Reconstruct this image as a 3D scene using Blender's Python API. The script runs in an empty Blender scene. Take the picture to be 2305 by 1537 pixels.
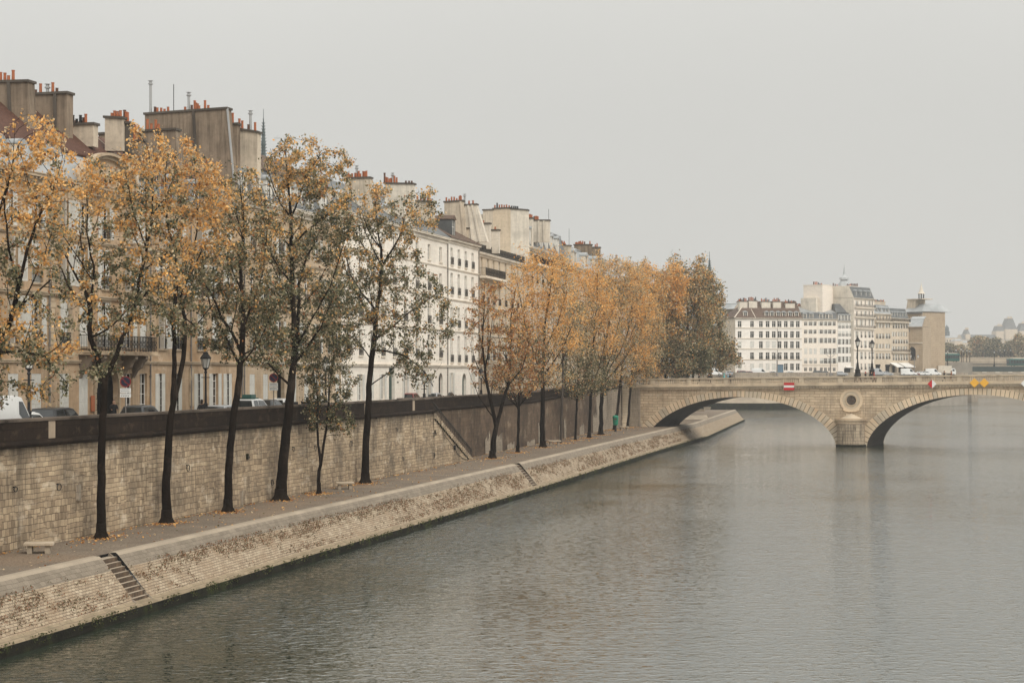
import bpy, bmesh, math, random
import numpy as np
from mathutils import Vector, Matrix
random.seed(7)
rng = np.random.default_rng(7)
SC = bpy.context.scene
COL = SC.collection
H = 11.0; FP = 4300.0; CX = 1152.5; HY = 840.0     # eye height, focal length in photo pixels, principal column, horizon row

def px2(x, Y):                 # world X of photo column x at depth Y
    return (x-CX)/FP*Y
def pz(y, Y):                  # world Z of photo row y at depth Y
    return H-(y-HY)/FP*Y
def ground_pt(x, y, z):        # point at height z seen at photo (x,y)
    Y = (H-z)*FP/(y-HY)
    return Vector((px2(x, Y), Y, z))

# ------------------------------------------------------------------ mesh builder
class MB:
    def __init__(s):
        s.v = []; s.f = []; s.m = []; s.uv = []
    def add(s, vs, fs, m=0, uvs=None):
        b = len(s.v); s.v += [tuple(p) for p in vs]
        for i, f in enumerate(fs):
            s.f.append(tuple(b+k for k in f)); s.m.append(m)
            s.uv.append(uvs[i] if uvs else None)
        return s
    def quad(s, a, b, c, d, m=0, uv=None):
        return s.add([a, b, c, d], [(0, 1, 2, 3)], m, [uv] if uv else None)
    def box(s, x0, x1, y0, y1, z0, z1, m=0, M=None):
        P = [(x0,y0,z0),(x1,y0,z0),(x1,y1,z0),(x0,y1,z0),(x0,y0,z1),(x1,y0,z1),(x1,y1,z1),(x0,y1,z1)]
        if M is not None: P = [tuple(M @ Vector(p)) for p in P]
        return s.add(P, [(0,3,2,1),(4,5,6,7),(0,1,5,4),(1,2,6,5),(2,3,7,6),(3,0,4,7)], m)
    def hexa(s, P, m=0):       # 8 corners: bottom ring then top ring
        return s.add(P, [(0,3,2,1),(4,5,6,7),(0,1,5,4),(1,2,6,5),(2,3,7,6),(3,0,4,7)], m)
    def prism(s, poly, axis, a0, a1, m=0, M=None):   # poly in the two other axes
        n = len(poly)
        def mk(p, a):
            q = {'x': (a, p[0], p[1]), 'y': (p[0], a, p[1]), 'z': (p[0], p[1], a)}[axis]
            return tuple(M @ Vector(q)) if M is not None else q
        vs = [mk(p, a0) for p in poly]+[mk(p, a1) for p in poly]
        fs = [tuple(range(n-1, -1, -1)), tuple(range(n, 2*n))]
        fs += [(i, (i+1) % n, n+(i+1) % n, n+i) for i in range(n)]
        return s.add(vs, fs, m)
    def tube(s, pts, rad, n=6, m=0, cap=True):
        pts = [Vector(p) for p in pts]
        if not hasattr(rad, '__len__'): rad = [rad]*len(pts)
        vs = []; fs = []
        prev = None
        for i, p in enumerate(pts):
            d = (pts[min(i+1, len(pts)-1)]-pts[max(i-1, 0)])
            if d.length < 1e-9: d = Vector((0,0,1))
            d.normalize()
            if prev is None:
                a = d.orthogonal().normalized()
            else:
                a = (prev-d*prev.dot(d))
                a = a.normalized() if a.length > 1e-6 else d.orthogonal().normalized()
            prev = a
            b = d.cross(a)
            for k in range(n):
                t = 2*math.pi*k/n
                vs.append(p+(a*math.cos(t)+b*math.sin(t))*rad[i])
        for i in range(len(pts)-1):
            for k in range(n):
                k2 = (k+1) % n
                fs.append((i*n+k, i*n+k2, (i+1)*n+k2, (i+1)*n+k))
        if cap:
            fs.append(tuple(range(n-1, -1, -1))); L = (len(pts)-1)*n
            fs.append(tuple(range(L, L+n)))
        return s.add(vs, fs, m)
    def lathe(s, prof, n=10, m=0, c=(0,0,0)):        # prof [(r,z)]
        vs = []; fs = []
        for r, z in prof:
            for k in range(n):
                t = 2*math.pi*k/n
                vs.append((c[0]+r*math.cos(t), c[1]+r*math.sin(t), c[2]+z))
        for i in range(len(prof)-1):
            for k in range(n):
                k2 = (k+1) % n
                fs.append((i*n+k, i*n+k2, (i+1)*n+k2, (i+1)*n+k))
        fs.append(tuple(range(n-1, -1, -1))); L = (len(prof)-1)*n
        fs.append(tuple(range(L, L+n)))
        return s.add(vs, fs, m)
    def mesh(s, name, mats, smooth=False, fixn=False):
        me = bpy.data.meshes.new(name)
        me.from_pydata(s.v, [], s.f)
        for mt in (mats if isinstance(mats, (list, tuple)) else [mats]): me.materials.append(mt)
        me.polygons.foreach_set('material_index', s.m)
        if smooth: me.polygons.foreach_set('use_smooth', [True]*len(s.f))
        if fixn:
            bm = bmesh.new(); bm.from_mesh(me); bmesh.ops.recalc_face_normals(bm, faces=bm.faces); bm.to_mesh(me); bm.free()
        uvl = me.uv_layers.new(name='UVMap')
        co = np.array(s.v, dtype=float)
        data = np.zeros((len(me.loops), 2))
        for pi, poly in enumerate(me.polygons):
            ex = s.uv[pi] if not fixn else None
            if ex is not None:
                for j, li in enumerate(poly.loop_indices): data[li] = ex[j]
                continue
            n = poly.normal
            if abs(n.z) > 0.97: t = Vector((1,0,0)); b = Vector((0,1,0))
            else:
                t = Vector((0,0,1)).cross(n).normalized(); b = n.cross(t)
            for li in poly.loop_indices:
                p = me.vertices[me.loops[li].vertex_index].co
                data[li] = (p.dot(t), p.dot(b))
        uvl.data.foreach_set('uv', data.ravel())
        me.update()
        return me
    def build(s, name, mats, parent=None, loc=None, rz=0, smooth=False, fixn=False):
        return link(name, s.mesh(name, mats, smooth, fixn), parent, loc, rz)

def link(name, me, parent=None, loc=None, rz=0):
    o = bpy.data.objects.new(name, me); COL.objects.link(o)
    if parent is not None: o.parent = parent
    if loc is not None: o.location = loc
    if rz: o.rotation_euler = (0, 0, rz)
    return o
def tag(o, label=None, cat=None, group=None, kind=None):
    if label: o['label'] = label
    if cat: o['category'] = cat
    if group: o['group'] = group
    if kind: o['kind'] = kind
    return o
def empty(name, loc, rz=0, label=None, cat=None, group=None):
    o = bpy.data.objects.new(name, None); COL.objects.link(o)
    o.empty_display_size = .3
    o.location = loc; o.rotation_euler = (0, 0, rz)
    return tag(o, label, cat, group)
def copy_tree(o, parent=None):
    c = o.copy(); COL.objects.link(c); c.parent = parent
    for ch in list(o.children): copy_tree(ch, c)
    return c

# ------------------------------------------------------------------ materials
MATS = {}
def nodemat(name):
    m = bpy.data.materials.new(name); m.use_nodes = True
    nt = m.node_tree
    return m, nt, nt.nodes, nt.links, nt.nodes['Principled BSDF']
def rgb(c): return (c[0], c[1], c[2], 1)
def mixc(N, L, a, b, fac, mode='MIX'):
    n = N.new('ShaderNodeMix'); n.data_type = 'RGBA'; n.blend_type = mode; n.clamp_factor = True
    for sock, v in ((n.inputs[0], fac), (n.inputs[6], a), (n.inputs[7], b)):
        if hasattr(v, 'is_output') or isinstance(v, bpy.types.NodeSocket): L.new(v, sock)
        elif isinstance(v, (tuple, list)): sock.default_value = rgb(v)
        else: sock.default_value = v
    return n.outputs[2]
def noise(N, L, vec, scale, detail=4, rough=.55, sc=None, off=None):
    if sc is not None:
        mp = N.new('ShaderNodeMapping'); mp.inputs['Scale'].default_value = sc
        if off: mp.inputs['Location'].default_value = off
        L.new(vec, mp.inputs[0]); vec = mp.outputs[0]
    n = N.new('ShaderNodeTexNoise'); n.inputs['Scale'].default_value = scale
    n.inputs['Detail'].default_value = detail; n.inputs['Roughness'].default_value = rough
    L.new(vec, n.inputs['Vector'])
    return n.outputs['Fac']
def ramp(N, L, src, a, b, va=0., vb=1.):
    n = N.new('ShaderNodeMapRange'); n.inputs['From Min'].default_value = a; n.inputs['From Max'].default_value = b
    n.inputs['To Min'].default_value = va; n.inputs['To Max'].default_value = vb
    L.new(src, n.inputs['Value']); return n.outputs['Result']
def math_(N, L, op, a, b=None):
    n = N.new('ShaderNodeMath'); n.operation = op
    for i, v in enumerate((a, b)):
        if v is None: continue
        if isinstance(v, bpy.types.NodeSocket): L.new(v, n.inputs[i])
        else: n.inputs[i].default_value = v
    return n.outputs[0]
def bump(N, L, b, h, strength, dist):
    n = N.new('ShaderNodeBump'); n.inputs['Strength'].default_value = strength; n.inputs['Distance'].default_value = dist
    L.new(h, n.inputs['Height']); L.new(n.outputs[0], b.inputs['Normal'])

def plain(name, c, rough=.7, var=.18, scale=3., metal=0., bmp=0., spec=.4, c2=None, cscale=None):
    """a single-colour surface with wear: two octaves of noise in object space"""
    m, nt, N, L, b = nodemat(name)
    tc = N.new('ShaderNodeTexCoord'); v = tc.outputs['Object']
    n1 = noise(N, L, v, cscale or scale*.25, 5, .6); n2 = noise(N, L, v, scale*4, 3)
    dark = tuple(x*(1-var*1.6) for x in c); lite = tuple(min(1, x*(1+var)) for x in c)
    base = mixc(N, L, dark, lite, ramp(N, L, n1, .3, .7))
    if c2: base = mixc(N, L, base, c2, ramp(N, L, noise(N, L, v, scale*.4, 6, .65, off=(3,7,1), sc=(1,1,1)), .52, .68))
    base = mixc(N, L, base, tuple(x*.7 for x in c), ramp(N, L, n2, .55, .9, 0, .5))
    L.new(base, b.inputs['Base Color'])
    b.inputs['Roughness'].default_value = rough; b.inputs['Metallic'].default_value = metal
    b.inputs['Specular IOR Level'].default_value = spec
    if bmp: bump(N, L, b, n2, bmp, .05)
    return m

def masonry(name, c1, c2, mortar, bw, bh, msize=.012, stain=None, stain_amt=.5, streak=0., grime_c=(.05,.045,.04),
            patch=None, rough=.85, bmp=.5, big=.35, offset=.5, irregular=False, bands=None, spec=.25):
    """coursed stone in UV metres; stain = colour of large blotches, streak = vertical soot runs"""
    m, nt, N, L, b = nodemat(name)
    uv = N.new('ShaderNodeUVMap'); uv.uv_map = 'UVMap'; u = uv.outputs[0]
    # warp courses a little so that joints are not ruler straight
    wn = N.new('ShaderNodeTexNoise'); wn.inputs['Scale'].default_value = .9; wn.inputs['Detail'].default_value = 3
    L.new(u, wn.inputs['Vector'])
    vm = N.new('ShaderNodeVectorMath'); vm.operation = 'MULTIPLY_ADD'
    L.new(wn.outputs['Color'], vm.inputs[0]); k = min(bw, bh)*.55
    vm.inputs[1].default_value = (k, k, 0); L.new(u, vm.inputs[2])
    br = N.new('ShaderNodeTexBrick'); L.new(vm.outputs[0], br.inputs['Vector'])
    br.inputs['Scale'].default_value = 1; br.inputs['Brick Width'].default_value = bw; br.inputs['Row Height'].default_value = bh
    br.inputs['Mortar Size'].default_value = msize; br.inputs['Mortar Smooth'].default_value = .3
    br.inputs['Color1'].default_value = rgb(c1); br.inputs['Color2'].default_value = rgb(c2); br.inputs['Mortar'].default_value = rgb(mortar)
    br.offset = offset; br.inputs['Bias'].default_value = -.1
    col = br.outputs['Color']; jf = br.outputs['Fac']
    if irregular:                       # stretches of longer and shorter blocks, as in a wall repaired many times
        b2 = N.new('ShaderNodeTexBrick'); L.new(vm.outputs[0], b2.inputs['Vector'])
        b2.inputs['Scale'].default_value = 1; b2.inputs['Brick Width'].default_value = bw*.58; b2.inputs['Row Height'].default_value = bh*1.37
        b2.inputs['Mortar Size'].default_value = msize*1.3; b2.inputs['Mortar Smooth'].default_value = .5; b2.inputs['Bias'].default_value = .1
        b2.inputs['Color1'].default_value = rgb(tuple(x*1.05 for x in c1)); b2.inputs['Color2'].default_value = rgb(tuple(x*.8 for x in c2)); b2.inputs['Mortar'].default_value = rgb(mortar)
        sel = ramp(N, L, noise(N, L, u, .33, 3, .6, sc=(1,1.3,1), off=(11,6,0)), .49, .52)
        col = mixc(N, L, col, b2.outputs['Color'], sel)
        jm = N.new('ShaderNodeMix'); jm.data_type = 'FLOAT'; L.new(sel, jm.inputs[0]); L.new(jf, jm.inputs[2]); L.new(b2.outputs['Fac'], jm.inputs[3]); jf = jm.outputs[0]
    n_big = noise(N, L, u, big, 6, .62)
    n_mid = noise(N, L, u, 3.1, 5, .6, sc=(1,1,1), off=(5,2,0))
    n_fine = noise(N, L, u, 28, 3, .6)
    if patch: col = mixc(N, L, col, patch, ramp(N, L, noise(N, L, u, big*1.7, 5, .65, sc=(1,1.6,1), off=(9,4,0)), .55, .66, 0, .8))
    if stain: col = mixc(N, L, col, stain, ramp(N, L, n_big, .48, .68, 0, stain_amt))
    col = mixc(N, L, col, tuple(x*.62 for x in c1), ramp(N, L, n_mid, .5, .75, 0, .6))
    col = mixc(N, L, col, tuple(min(1, x*1.25) for x in c1), ramp(N, L, n_fine, .5, .8, 0, .5))
    if streak:
        st = noise(N, L, u, 1.0, 5, .7, sc=(3.2, .22, 1), off=(2,1,0))
        st2 = noise(N, L, u, 1.0, 4, .6, sc=(.35, .3, 1), off=(7,3,0))
        fac = math_(N, L, 'MULTIPLY', ramp(N, L, st, .42, .62), ramp(N, L, st2, .38, .6))
        col = mixc(N, L, col, grime_c, math_(N, L, 'MULTIPLY', fac, streak))
    if bands:      # (v0, v1, amount): grime with a ragged edge above / below a height, in UV metres
        sep = N.new('ShaderNodeSeparateXYZ'); L.new(u, sep.inputs[0])
        for (va, vb, amt, bc) in bands:
            h = math_(N, L, 'ADD', sep.outputs[1], math_(N, L, 'MULTIPLY', math_(N, L, 'SUBTRACT', noise(N, L, u, 1., 5, .7, sc=(1.6, .5, 1)), .5), 2.2))
            col = mixc(N, L, col, bc, ramp(N, L, h, va, vb, 0, amt))
    L.new(col, b.inputs['Base Color'])
    b.inputs['Roughness'].default_value = rough; b.inputs['Specular IOR Level'].default_value = spec
    hh = math_(N, L, 'ADD', math_(N, L, 'MULTIPLY', jf, -1.), math_(N, L, 'MULTIPLY', n_fine, .5))
    bump(N, L, b, hh, bmp, .03)
    return m

def leafmat(name, c):
    m, nt, N, L, b = nodemat(name)
    g = N.new('ShaderNodeNewGeometry')
    isl = g.outputs['Random Per Island']
    c2 = (c[0]*.74, c[1]*.70, c[2]*.68); c3 = (min(1, c[0]*1.18), min(1, c[1]*1.2), min(1, c[2]*1.3))
    col = mixc(N, L, c2, c3, isl)
    L.new(col, b.inputs['Base Color'])
    b.inputs['Roughness'].default_value = .7; b.inputs['Specular IOR Level'].default_value = .2
    tr = N.new('ShaderNodeBsdfTranslucent'); L.new(col, tr.inputs['Color'])
    ms = N.new('ShaderNodeMixShader'); ms.inputs[0].default_value = .35
    out = nt.nodes['Material Output']
    L.new(b.outputs[0], ms.inputs[1]); L.new(tr.outputs[0], ms.inputs[2]); L.new(ms.outputs[0], out.inputs['Surface'])
    return m
def glassmat(name, c, rough=.12):
    m, nt, N, L, b = nodemat(name)
    tc = N.new('ShaderNodeTexCoord'); oi = N.new('ShaderNodeObjectInfo')
    v = N.new('ShaderNodeVectorMath'); v.operation = 'ADD'
    L.new(tc.outputs['Object'], v.inputs[0]); L.new(oi.outputs['Location'], v.inputs[1])
    n = noise(N, L, v.outputs[0], .6, 2)
    col = mixc(N, L, tuple(x*.5 for x in c), tuple(x*2.0 for x in c), ramp(N, L, n, .3, .7))
    L.new(col, b.inputs['Base Color']); b.inputs['Roughness'].default_value = rough
    b.inputs['Specular IOR Level'].default_value = .3
    return m

M = {}
# quay masonry
M['wall_pale'] = masonry('quay_stone', (.49,.375,.245), (.29,.21,.135), (.085,.062,.045), .68, .25, .012, stain=(.115,.09,.065), stain_amt=.85,
                         streak=.6, grime_c=(.06,.046,.033), patch=(.68,.57,.43), bmp=1., big=.34, irregular=True, bands=[(6.6, 7.6, .7, (.05,.04,.03))])
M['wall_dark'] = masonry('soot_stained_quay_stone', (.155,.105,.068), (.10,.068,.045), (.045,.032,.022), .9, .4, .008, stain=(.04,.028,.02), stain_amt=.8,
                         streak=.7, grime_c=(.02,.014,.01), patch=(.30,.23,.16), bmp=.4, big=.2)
M['wall_mid'] = masonry('grey_abutment_stone', (.36,.30,.23), (.29,.24,.18), (.11,.09,.07), .8, .36, .01, stain=(.14,.12,.095), stain_amt=.5, streak=.6,
                        grime_c=(.07,.055,.045), bmp=.5, big=.3)
M['parapet'] = masonry('sooty_parapet_stone', (.032,.021,.014), (.014,.0095,.0065), (.005,.004,.003), 1.3, .6, .01, stain=(.015,.010,.008), stain_amt=.8, patch=(.075,.05,.034),
                       streak=.6, grime_c=(.011,.008,.006), spec=.1, bmp=.4, big=.6)
M['parapet_pale'] = plain('replaced_parapet_stone', (.36,.28,.20), .85, .25, 2, bmp=.3)
M['coping'] = plain('weathered_coping_stone', (.115,.09,.07), .9, .35, 1.2, bmp=.4, c2=(.03,.023,.018), spec=.15)
M['bank'] = masonry('sloped_bank_setts', (.42,.335,.235), (.25,.185,.125), (.10,.072,.05), .34, .145, .014, stain=(.27,.19,.12), stain_amt=.85,
                    patch=(.47,.39,.285), bmp=1., big=.5)
M['bank_top'] = masonry('grey_bank_coping_setts', (.225,.185,.14), (.165,.135,.10), (.075,.06,.045), .5, .22, .008, stain=(.30,.25,.19), stain_amt=.5, bmp=.5, big=.6)
M['bank_edge'] = plain('pale_bank_edge_stone', (.33,.27,.20), .85, .15, 1.5, bmp=.3)
M['ledge'] = masonry('bank_footing_stone', (.30,.235,.155), (.22,.17,.11), (.12,.09,.06), 1.1, .6, .02, stain=(.16,.13,.08), stain_amt=.8, bmp=.5, big=1.2)
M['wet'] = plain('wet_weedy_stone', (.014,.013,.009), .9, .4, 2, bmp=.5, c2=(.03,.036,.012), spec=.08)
M['walk'] = None
def walkmat():
    m, nt, N, L, b = nodemat('trodden_quay_paving')
    tc = N.new('ShaderNodeTexCoord'); v = tc.outputs['Object']
    vo = N.new('ShaderNodeTexVoronoi'); vo.feature = 'DISTANCE_TO_EDGE'; vo.inputs['Scale'].default_value = 5.5; L.new(v, vo.inputs['Vector'])
    n1 = noise(N, L, v, .35, 6, .65); n2 = noise(N, L, v, 6, 5, .65); n3 = noise(N, L, v, .15, 4)
    col = mixc(N, L, (.15,.118,.088), (.225,.178,.13), ramp(N, L, n1, .35, .65))
    col = mixc(N, L, col, (.105,.078,.056), ramp(N, L, n2, .48, .72, 0, .75))
    col = mixc(N, L, col, (.27,.18,.11), ramp(N, L, n3, .52, .62, 0, .4))
    col = mixc(N, L, (.07,.055,.042), col, ramp(N, L, vo.outputs['Distance'], 0., .06))
    L.new(col, b.inputs['Base Color']); b.inputs['Roughness'].default_value = .9; b.inputs['Specular IOR Level'].default_value = .25
    bump(N, L, b, ramp(N, L, vo.outputs['Distance'], 0, .12), .5, .03)
    return m
M['walk'] = walkmat()
M['asphalt'] = plain('asphalt', (.075,.07,.065), .9, .2, 1.5, bmp=.2)
M['pavement'] = plain('pavement_slabs', (.27,.24,.20), .9, .15, 1, bmp=.2)
M['bridge'] = masonry('bridge_ashlar', (.62,.485,.335), (.46,.35,.235), (.12,.085,.055), 1.55, .42, .028, stain=(.27,.205,.14), stain_amt=.65,
                      streak=.5, grime_c=(.16,.12,.085), bmp=.6, big=.35, patch=(.54,.45,.335))
M['voussoir'] = plain('bridge_voussoir_stone', (.64,.50,.345), .8, .14, .8, bmp=.2, c2=(.54,.38,.24))
M['voussoir2'] = plain('bridge_voussoir_stone_grey', (.55,.455,.335), .8, .14, .8, bmp=.2, c2=(.38,.31,.23))
M['joint'] = plain('bridge_joint', (.05,.035,.025), .9, .1)
M['bridge_trim'] = plain('bridge_trim_stone', (.54,.445,.325), .8, .2, 1.2, bmp=.2, c2=(.34,.27,.195))
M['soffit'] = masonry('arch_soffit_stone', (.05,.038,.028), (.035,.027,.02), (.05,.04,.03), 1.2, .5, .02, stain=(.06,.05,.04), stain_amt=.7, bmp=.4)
M['pierstone'] = masonry('stained_pier_stone', (.42,.34,.245), (.36,.29,.205), (.10,.075,.055), 1.8, .5, .03, stain=(.22,.17,.12), stain_amt=.5, streak=.95,
                         grime_c=(.07,.055,.04), bmp=.5, big=.9)
M['iron'] = plain('black_iron', (.022,.020,.019), .5, .3, 4, metal=.3)
M['lampglass'] = plain('frosted_lamp_glass', (.62,.60,.55), .25, .05, 4)
# facade materials
def fac(name, c, **k):
    c2 = tuple(x*.9 for x in c)
    return masonry(name, c, c2, tuple(x*k.pop('mj', .72) for x in c), k.pop('bw', 1.1), k.pop('bh', .42), k.pop('ms', .008), stain=k.pop('stain', tuple(x*.62 for x in c)),
                   stain_amt=k.pop('sa', .5), streak=k.pop('streak', .3), grime_c=tuple(x*.35 for x in c), bmp=.25, big=k.pop('big', .16), **k)
M['f_hotel'] = fac('honey_limestone', (.50,.36,.235), patch=(.63,.51,.38), stain=(.34,.195,.09), sa=.75, big=.3, streak=.55)
M['f_beige'] = fac('beige_limestone', (.54,.415,.285), patch=(.64,.53,.40), stain=(.34,.21,.11), sa=.7, big=.3, streak=.5)
M['f_white'] = fac('cream_plaster', (.82,.755,.66), mj=.93, sa=.3, streak=.18, stain=(.60,.52,.42))
M['f_white2'] = fac('pale_plaster', (.85,.79,.70), mj=.95, sa=.25, streak=.15, stain=(.62,.55,.46))
M['f_tan'] = fac('warm_beige_plaster', (.60,.49,.36), mj=.85, sa=.35)
M['f_far'] = fac('far_white_plaster', (.82,.77,.70), mj=.96, sa=.2, streak=.1, stain=(.66,.60,.53))
M['f_far2'] = fac('far_cream_plaster', (.80,.72,.62), mj=.96, sa=.2, streak=.1, stain=(.64,.56,.48))
M['f_far3'] = fac('far_carved_limestone', (.62,.52,.40), mj=.8, sa=.4)
M['f_far4'] = fac('far_tower_limestone', (.43,.335,.235), mj=.75, sa=.4, bw=1.6, bh=.7, ms=.04)
M['trim'] = plain('moulding_stone', (.47,.365,.25), .85, .25, 1, c2=(.20,.14,.09))
M['trim_pale'] = plain('pale_moulding_plaster', (.72,.64,.53), .85, .12, 1, c2=(.50,.43,.34))
M['trim_dark'] = plain('sooty_moulding_stone', (.20,.155,.115), .9, .3, 1.5, c2=(.10,.08,.06))
M['frame'] = plain('white_window_paint', (.74,.71,.65), .6, .1, 3)
M['shutter'] = plain('grey_white_shutter_paint', (.64,.62,.565), .65, .12, 3)
M['glass'] = glassmat('window_glass', (.014,.013,.012))
M['dark'] = plain('dark_doorway_wood', (.010,.009,.008), .8, .3, spec=.1)
M['door_green'] = plain('green_door_paint', (.018,.055,.045), .4, .2)
M['door_blue'] = plain('blue_door_paint', (.12,.20,.27), .5, .2)
M['zinc'] = plain('zinc_roof', (.36,.37,.37), .45, .18, .8, metal=.2, c2=(.26,.28,.28))
M['slate'] = plain('slate_roof', (.11,.115,.115), .55, .25, 1.5, bmp=.2)
def tilemat(name, c):
    m = masonry(name, c, tuple(x*.65 for x in c), tuple(x*.35 for x in c), .2, .13, .012, stain=tuple(x*.5 for x in c), stain_amt=.6, bmp=.8, big=.5)
    return m
M['tile'] = tilemat('brown_roof_tiles', (.13,.062,.042))
M['tile2'] = tilemat('brown_flat_tiles', (.17,.115,.085))
def flue(n, c, s=.55): return masonry(n, c, tuple(x*.93 for x in c), tuple(x*.86 for x in c), 2.2, 1.3, .01, stain=tuple(x*.62 for x in c), stain_amt=.7, streak=s, grime_c=tuple(x*.33 for x in c), patch=tuple(min(1,x*1.15) for x in c), bmp=.2, big=.45)
M['flue'] = flue('rendered_chimney_wall', (.26,.20,.145), .8)
M['flue_pale'] = flue('pale_chimney_wall', (.58,.49,.38), .5)
M['flue_white'] = flue('whitish_chimney_wall', (.68,.61,.51), .35)
M['cap'] = plain('dark_chimney_coping', (.09,.075,.06), .9, .2, 2)
M['pot'] = plain('terracotta_pot', (.40,.13,.055), .75, .25, 3)
M['pot_dark'] = plain('sooty_terracotta_pot', (.12,.06,.04), .8, .3, 3)
M['steel'] = plain('grey_steel_flue', (.42,.42,.41), .4, .1, 2, metal=.5)
M['pipe'] = plain('downpipe_metal', (.20,.18,.16), .6, .2, 2)
M['awning'] = plain('white_awning_cloth', (.75,.73,.69), .8, .08, 2)
M['lead'] = plain('green_grey_lead', (.06,.08,.08), .6, .2, 2)
# trees
M['bark'] = plain('dark_bark', (.014,.0095,.0065), .95, .4, 1.5, bmp=.8, c2=(.042,.03,.022), spec=.05)
M['bark_pale'] = plain('grey_bark', (.06,.047,.036), .95, .35, 1.5, bmp=.6)
LV = [leafmat('leaf_gold', (.80,.48,.17)), leafmat('leaf_orange', (.74,.375,.10)), leafmat('leaf_tan', (.58,.44,.26)),
      leafmat('leaf_olive', (.215,.195,.10)), leafmat('leaf_green', (.075,.082,.043)), leafmat('leaf_russet', (.36,.16,.065)), leafmat('leaf_pale', (.42,.37,.24))]
# ------------------------------------------------------------------ plan curves
def lerp_path(P):
    ys = [p[1] for p in P]; xs = [p[0] for p in P]
    return lambda Y: float(np.interp(Y, ys, xs)) if ys[0] <= Y <= ys[-1] else (xs[0]+(Y-ys[0])*(xs[1]-xs[0])/(ys[1]-ys[0]) if Y < ys[0] else xs[-1]+(Y-ys[-1])*(xs[-1]-xs[-2])/(ys[-1]-ys[-2]))
wallA = lambda Y: -23.9+.207*(Y-89.2)
BP = [(wallA(166)-1.5, 166), (wallA(200)-1.5, 200), (17.3, 300.4)]
wallB = lerp_path(BP)
FPTS = [(-29.8+.2553*(60-110), 60), (-29.8, 110), (-20.28, 147.3), (-3.9, 217), (18.0, 319)]
facX = lerp_path(FPTS)
BANK = [(-30.2, 36), (-24.9, 60), (-20.9, 78.2), (-18.65, 88.6), (-14.1, 110.5), (-9.5, 131), (.4, 177), (15.5, 250.8), (25.2, 297), (30.8, 322), (51.4, 440)]
bankX = lerp_path(BANK)
def park_z(Y): return float(np.interp(Y, [0, 224, 245, 300], [8.82, 8.84, 9.25, 10.1]))      # top of the quay parapet
def street_z(Y): return float(np.interp(Y, [0, 150, 224, 245, 300, 330], [7.5, 7.5, 7.6, 8.0, 9.0, 9.2]))
def fac_Y(px, lo=60, hi=400):          # depth at which the facade line crosses photo column px
    for _ in range(60):
        mid = (lo+hi)/2
        if CX+FP*facX(mid)/mid < px: lo = mid
        else: hi = mid
    return mid
def samp(P, a, b, step=4.):
    """points of a polyline (list of (x,Y)) between depths a and b, with its corners kept"""
    f = lerp_path(P); ys = sorted(set([a, b]+[p[1] for p in P if a < p[1] < b]+list(np.arange(a+step, b-1e-3, step))))
    return [(f(y), y) for y in ys]
def sweep(mb, path, prof, mats=None, zf=None, u0=0., side=1):
    """prof: [(offset to the river, z)]; zf(Y) added to z; explicit UVs in metres"""
    n = len(path); off = []
    for i, p in enumerate(path):
        a = path[max(i-1, 0)]; b = path[min(i+1, n-1)]
        dx, dy = b[0]-a[0], b[1]-a[1]; l = math.hypot(dx, dy)
        off.append((dy/l*side, -dx/l*side))
    u = [u0]
    for i in range(1, n): u.append(u[-1]+math.hypot(path[i][0]-path[i-1][0], path[i][1]-path[i-1][1]))
    w = [prof[0][1]]
    for j in range(1, len(prof)): w.append(w[-1]-math.hypot(prof[j][0]-prof[j-1][0], prof[j][1]-prof[j-1][1]))
    def P(i, j):
        o, z = prof[j]; return (path[i][0]+off[i][0]*o, path[i][1]+off[i][1]*o, z+(zf(path[i][1]) if zf else 0))
    for i in range(n-1):
        for j in range(len(prof)-1):
            a, b, c, d = P(i, j), P(i+1, j), P(i+1, j+1), P(i, j+1)
            mt = mats[j] if mats else 0
            uv = [(u[i], w[j]), (u[i+1], w[j]), (u[i+1], w[j+1]), (u[i], w[j+1])]
            mb.quad(d, c, b, a, mt, [uv[3], uv[2], uv[1], uv[0]])
    return mb
def zbase(p, k): return p[k]

# ------------------------------------------------------------------ water
WC0, WC1, WC2, WST, WDI = 1.3, 1.25, .5, .65, .05
def watermat():
    m, nt, N, L, b = nodemat('river_water')
    tc = N.new('ShaderNodeTexCoord'); v = tc.outputs['Object']
    def wave(scale, det, sc, strength_in, off=(0,0,0)):
        return noise(N, L, v, scale, det, .6, sc=sc, off=off)
    n0 = wave(.55, 3, (.8, 1.3, 1), 0, (2, 3, 0))  # low swell
    n1 = wave(1.7, 2, (.9, 1.3, 1), 0)             # ripples of about half a metre
    n2 = wave(4.2, 2, (1, 1.4, 1), 0, (4, 9, 0))   # small ripples
    n3 = wave(.10, 3, (1, .55, 1), 0, (1, 5, 0))   # gust patches
    n4 = wave(.022, 4, (1, .45, 1), 0, (8, 2, 0))
    gust = math_(N, L, 'ADD', ramp(N, L, n3, .35, .65, .4, 1.2), ramp(N, L, n4, .4, .62, -.3, .7))
    cr = ramp(N, L, n1, .5, .72); c2 = ramp(N, L, n2, .5, .8)          # short steep crests on a calmer swell
    h = math_(N, L, 'ADD', math_(N, L, 'MULTIPLY', n0, WC0), math_(N, L, 'MULTIPLY', cr, WC1))
    h = math_(N, L, 'ADD', h, math_(N, L, 'MULTIPLY', c2, WC2))
    h = math_(N, L, 'MULTIPLY', h, gust)
    b.inputs['Base Color'].default_value = (.022, .030, .020, 1)
    b.inputs['Roughness'].default_value = .04
    b.inputs['IOR'].default_value = 2.4
    b.inputs['Specular IOR Level'].default_value = .95
    bump(N, L, b, h, WST, WDI)
    return m
M['water'] = watermat()
mb = MB()
xs = np.linspace(-150, 900, 36); ysw = list(np.linspace(10, 400, 14))+[520, 700, 1000, 1500, 2700]
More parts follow.
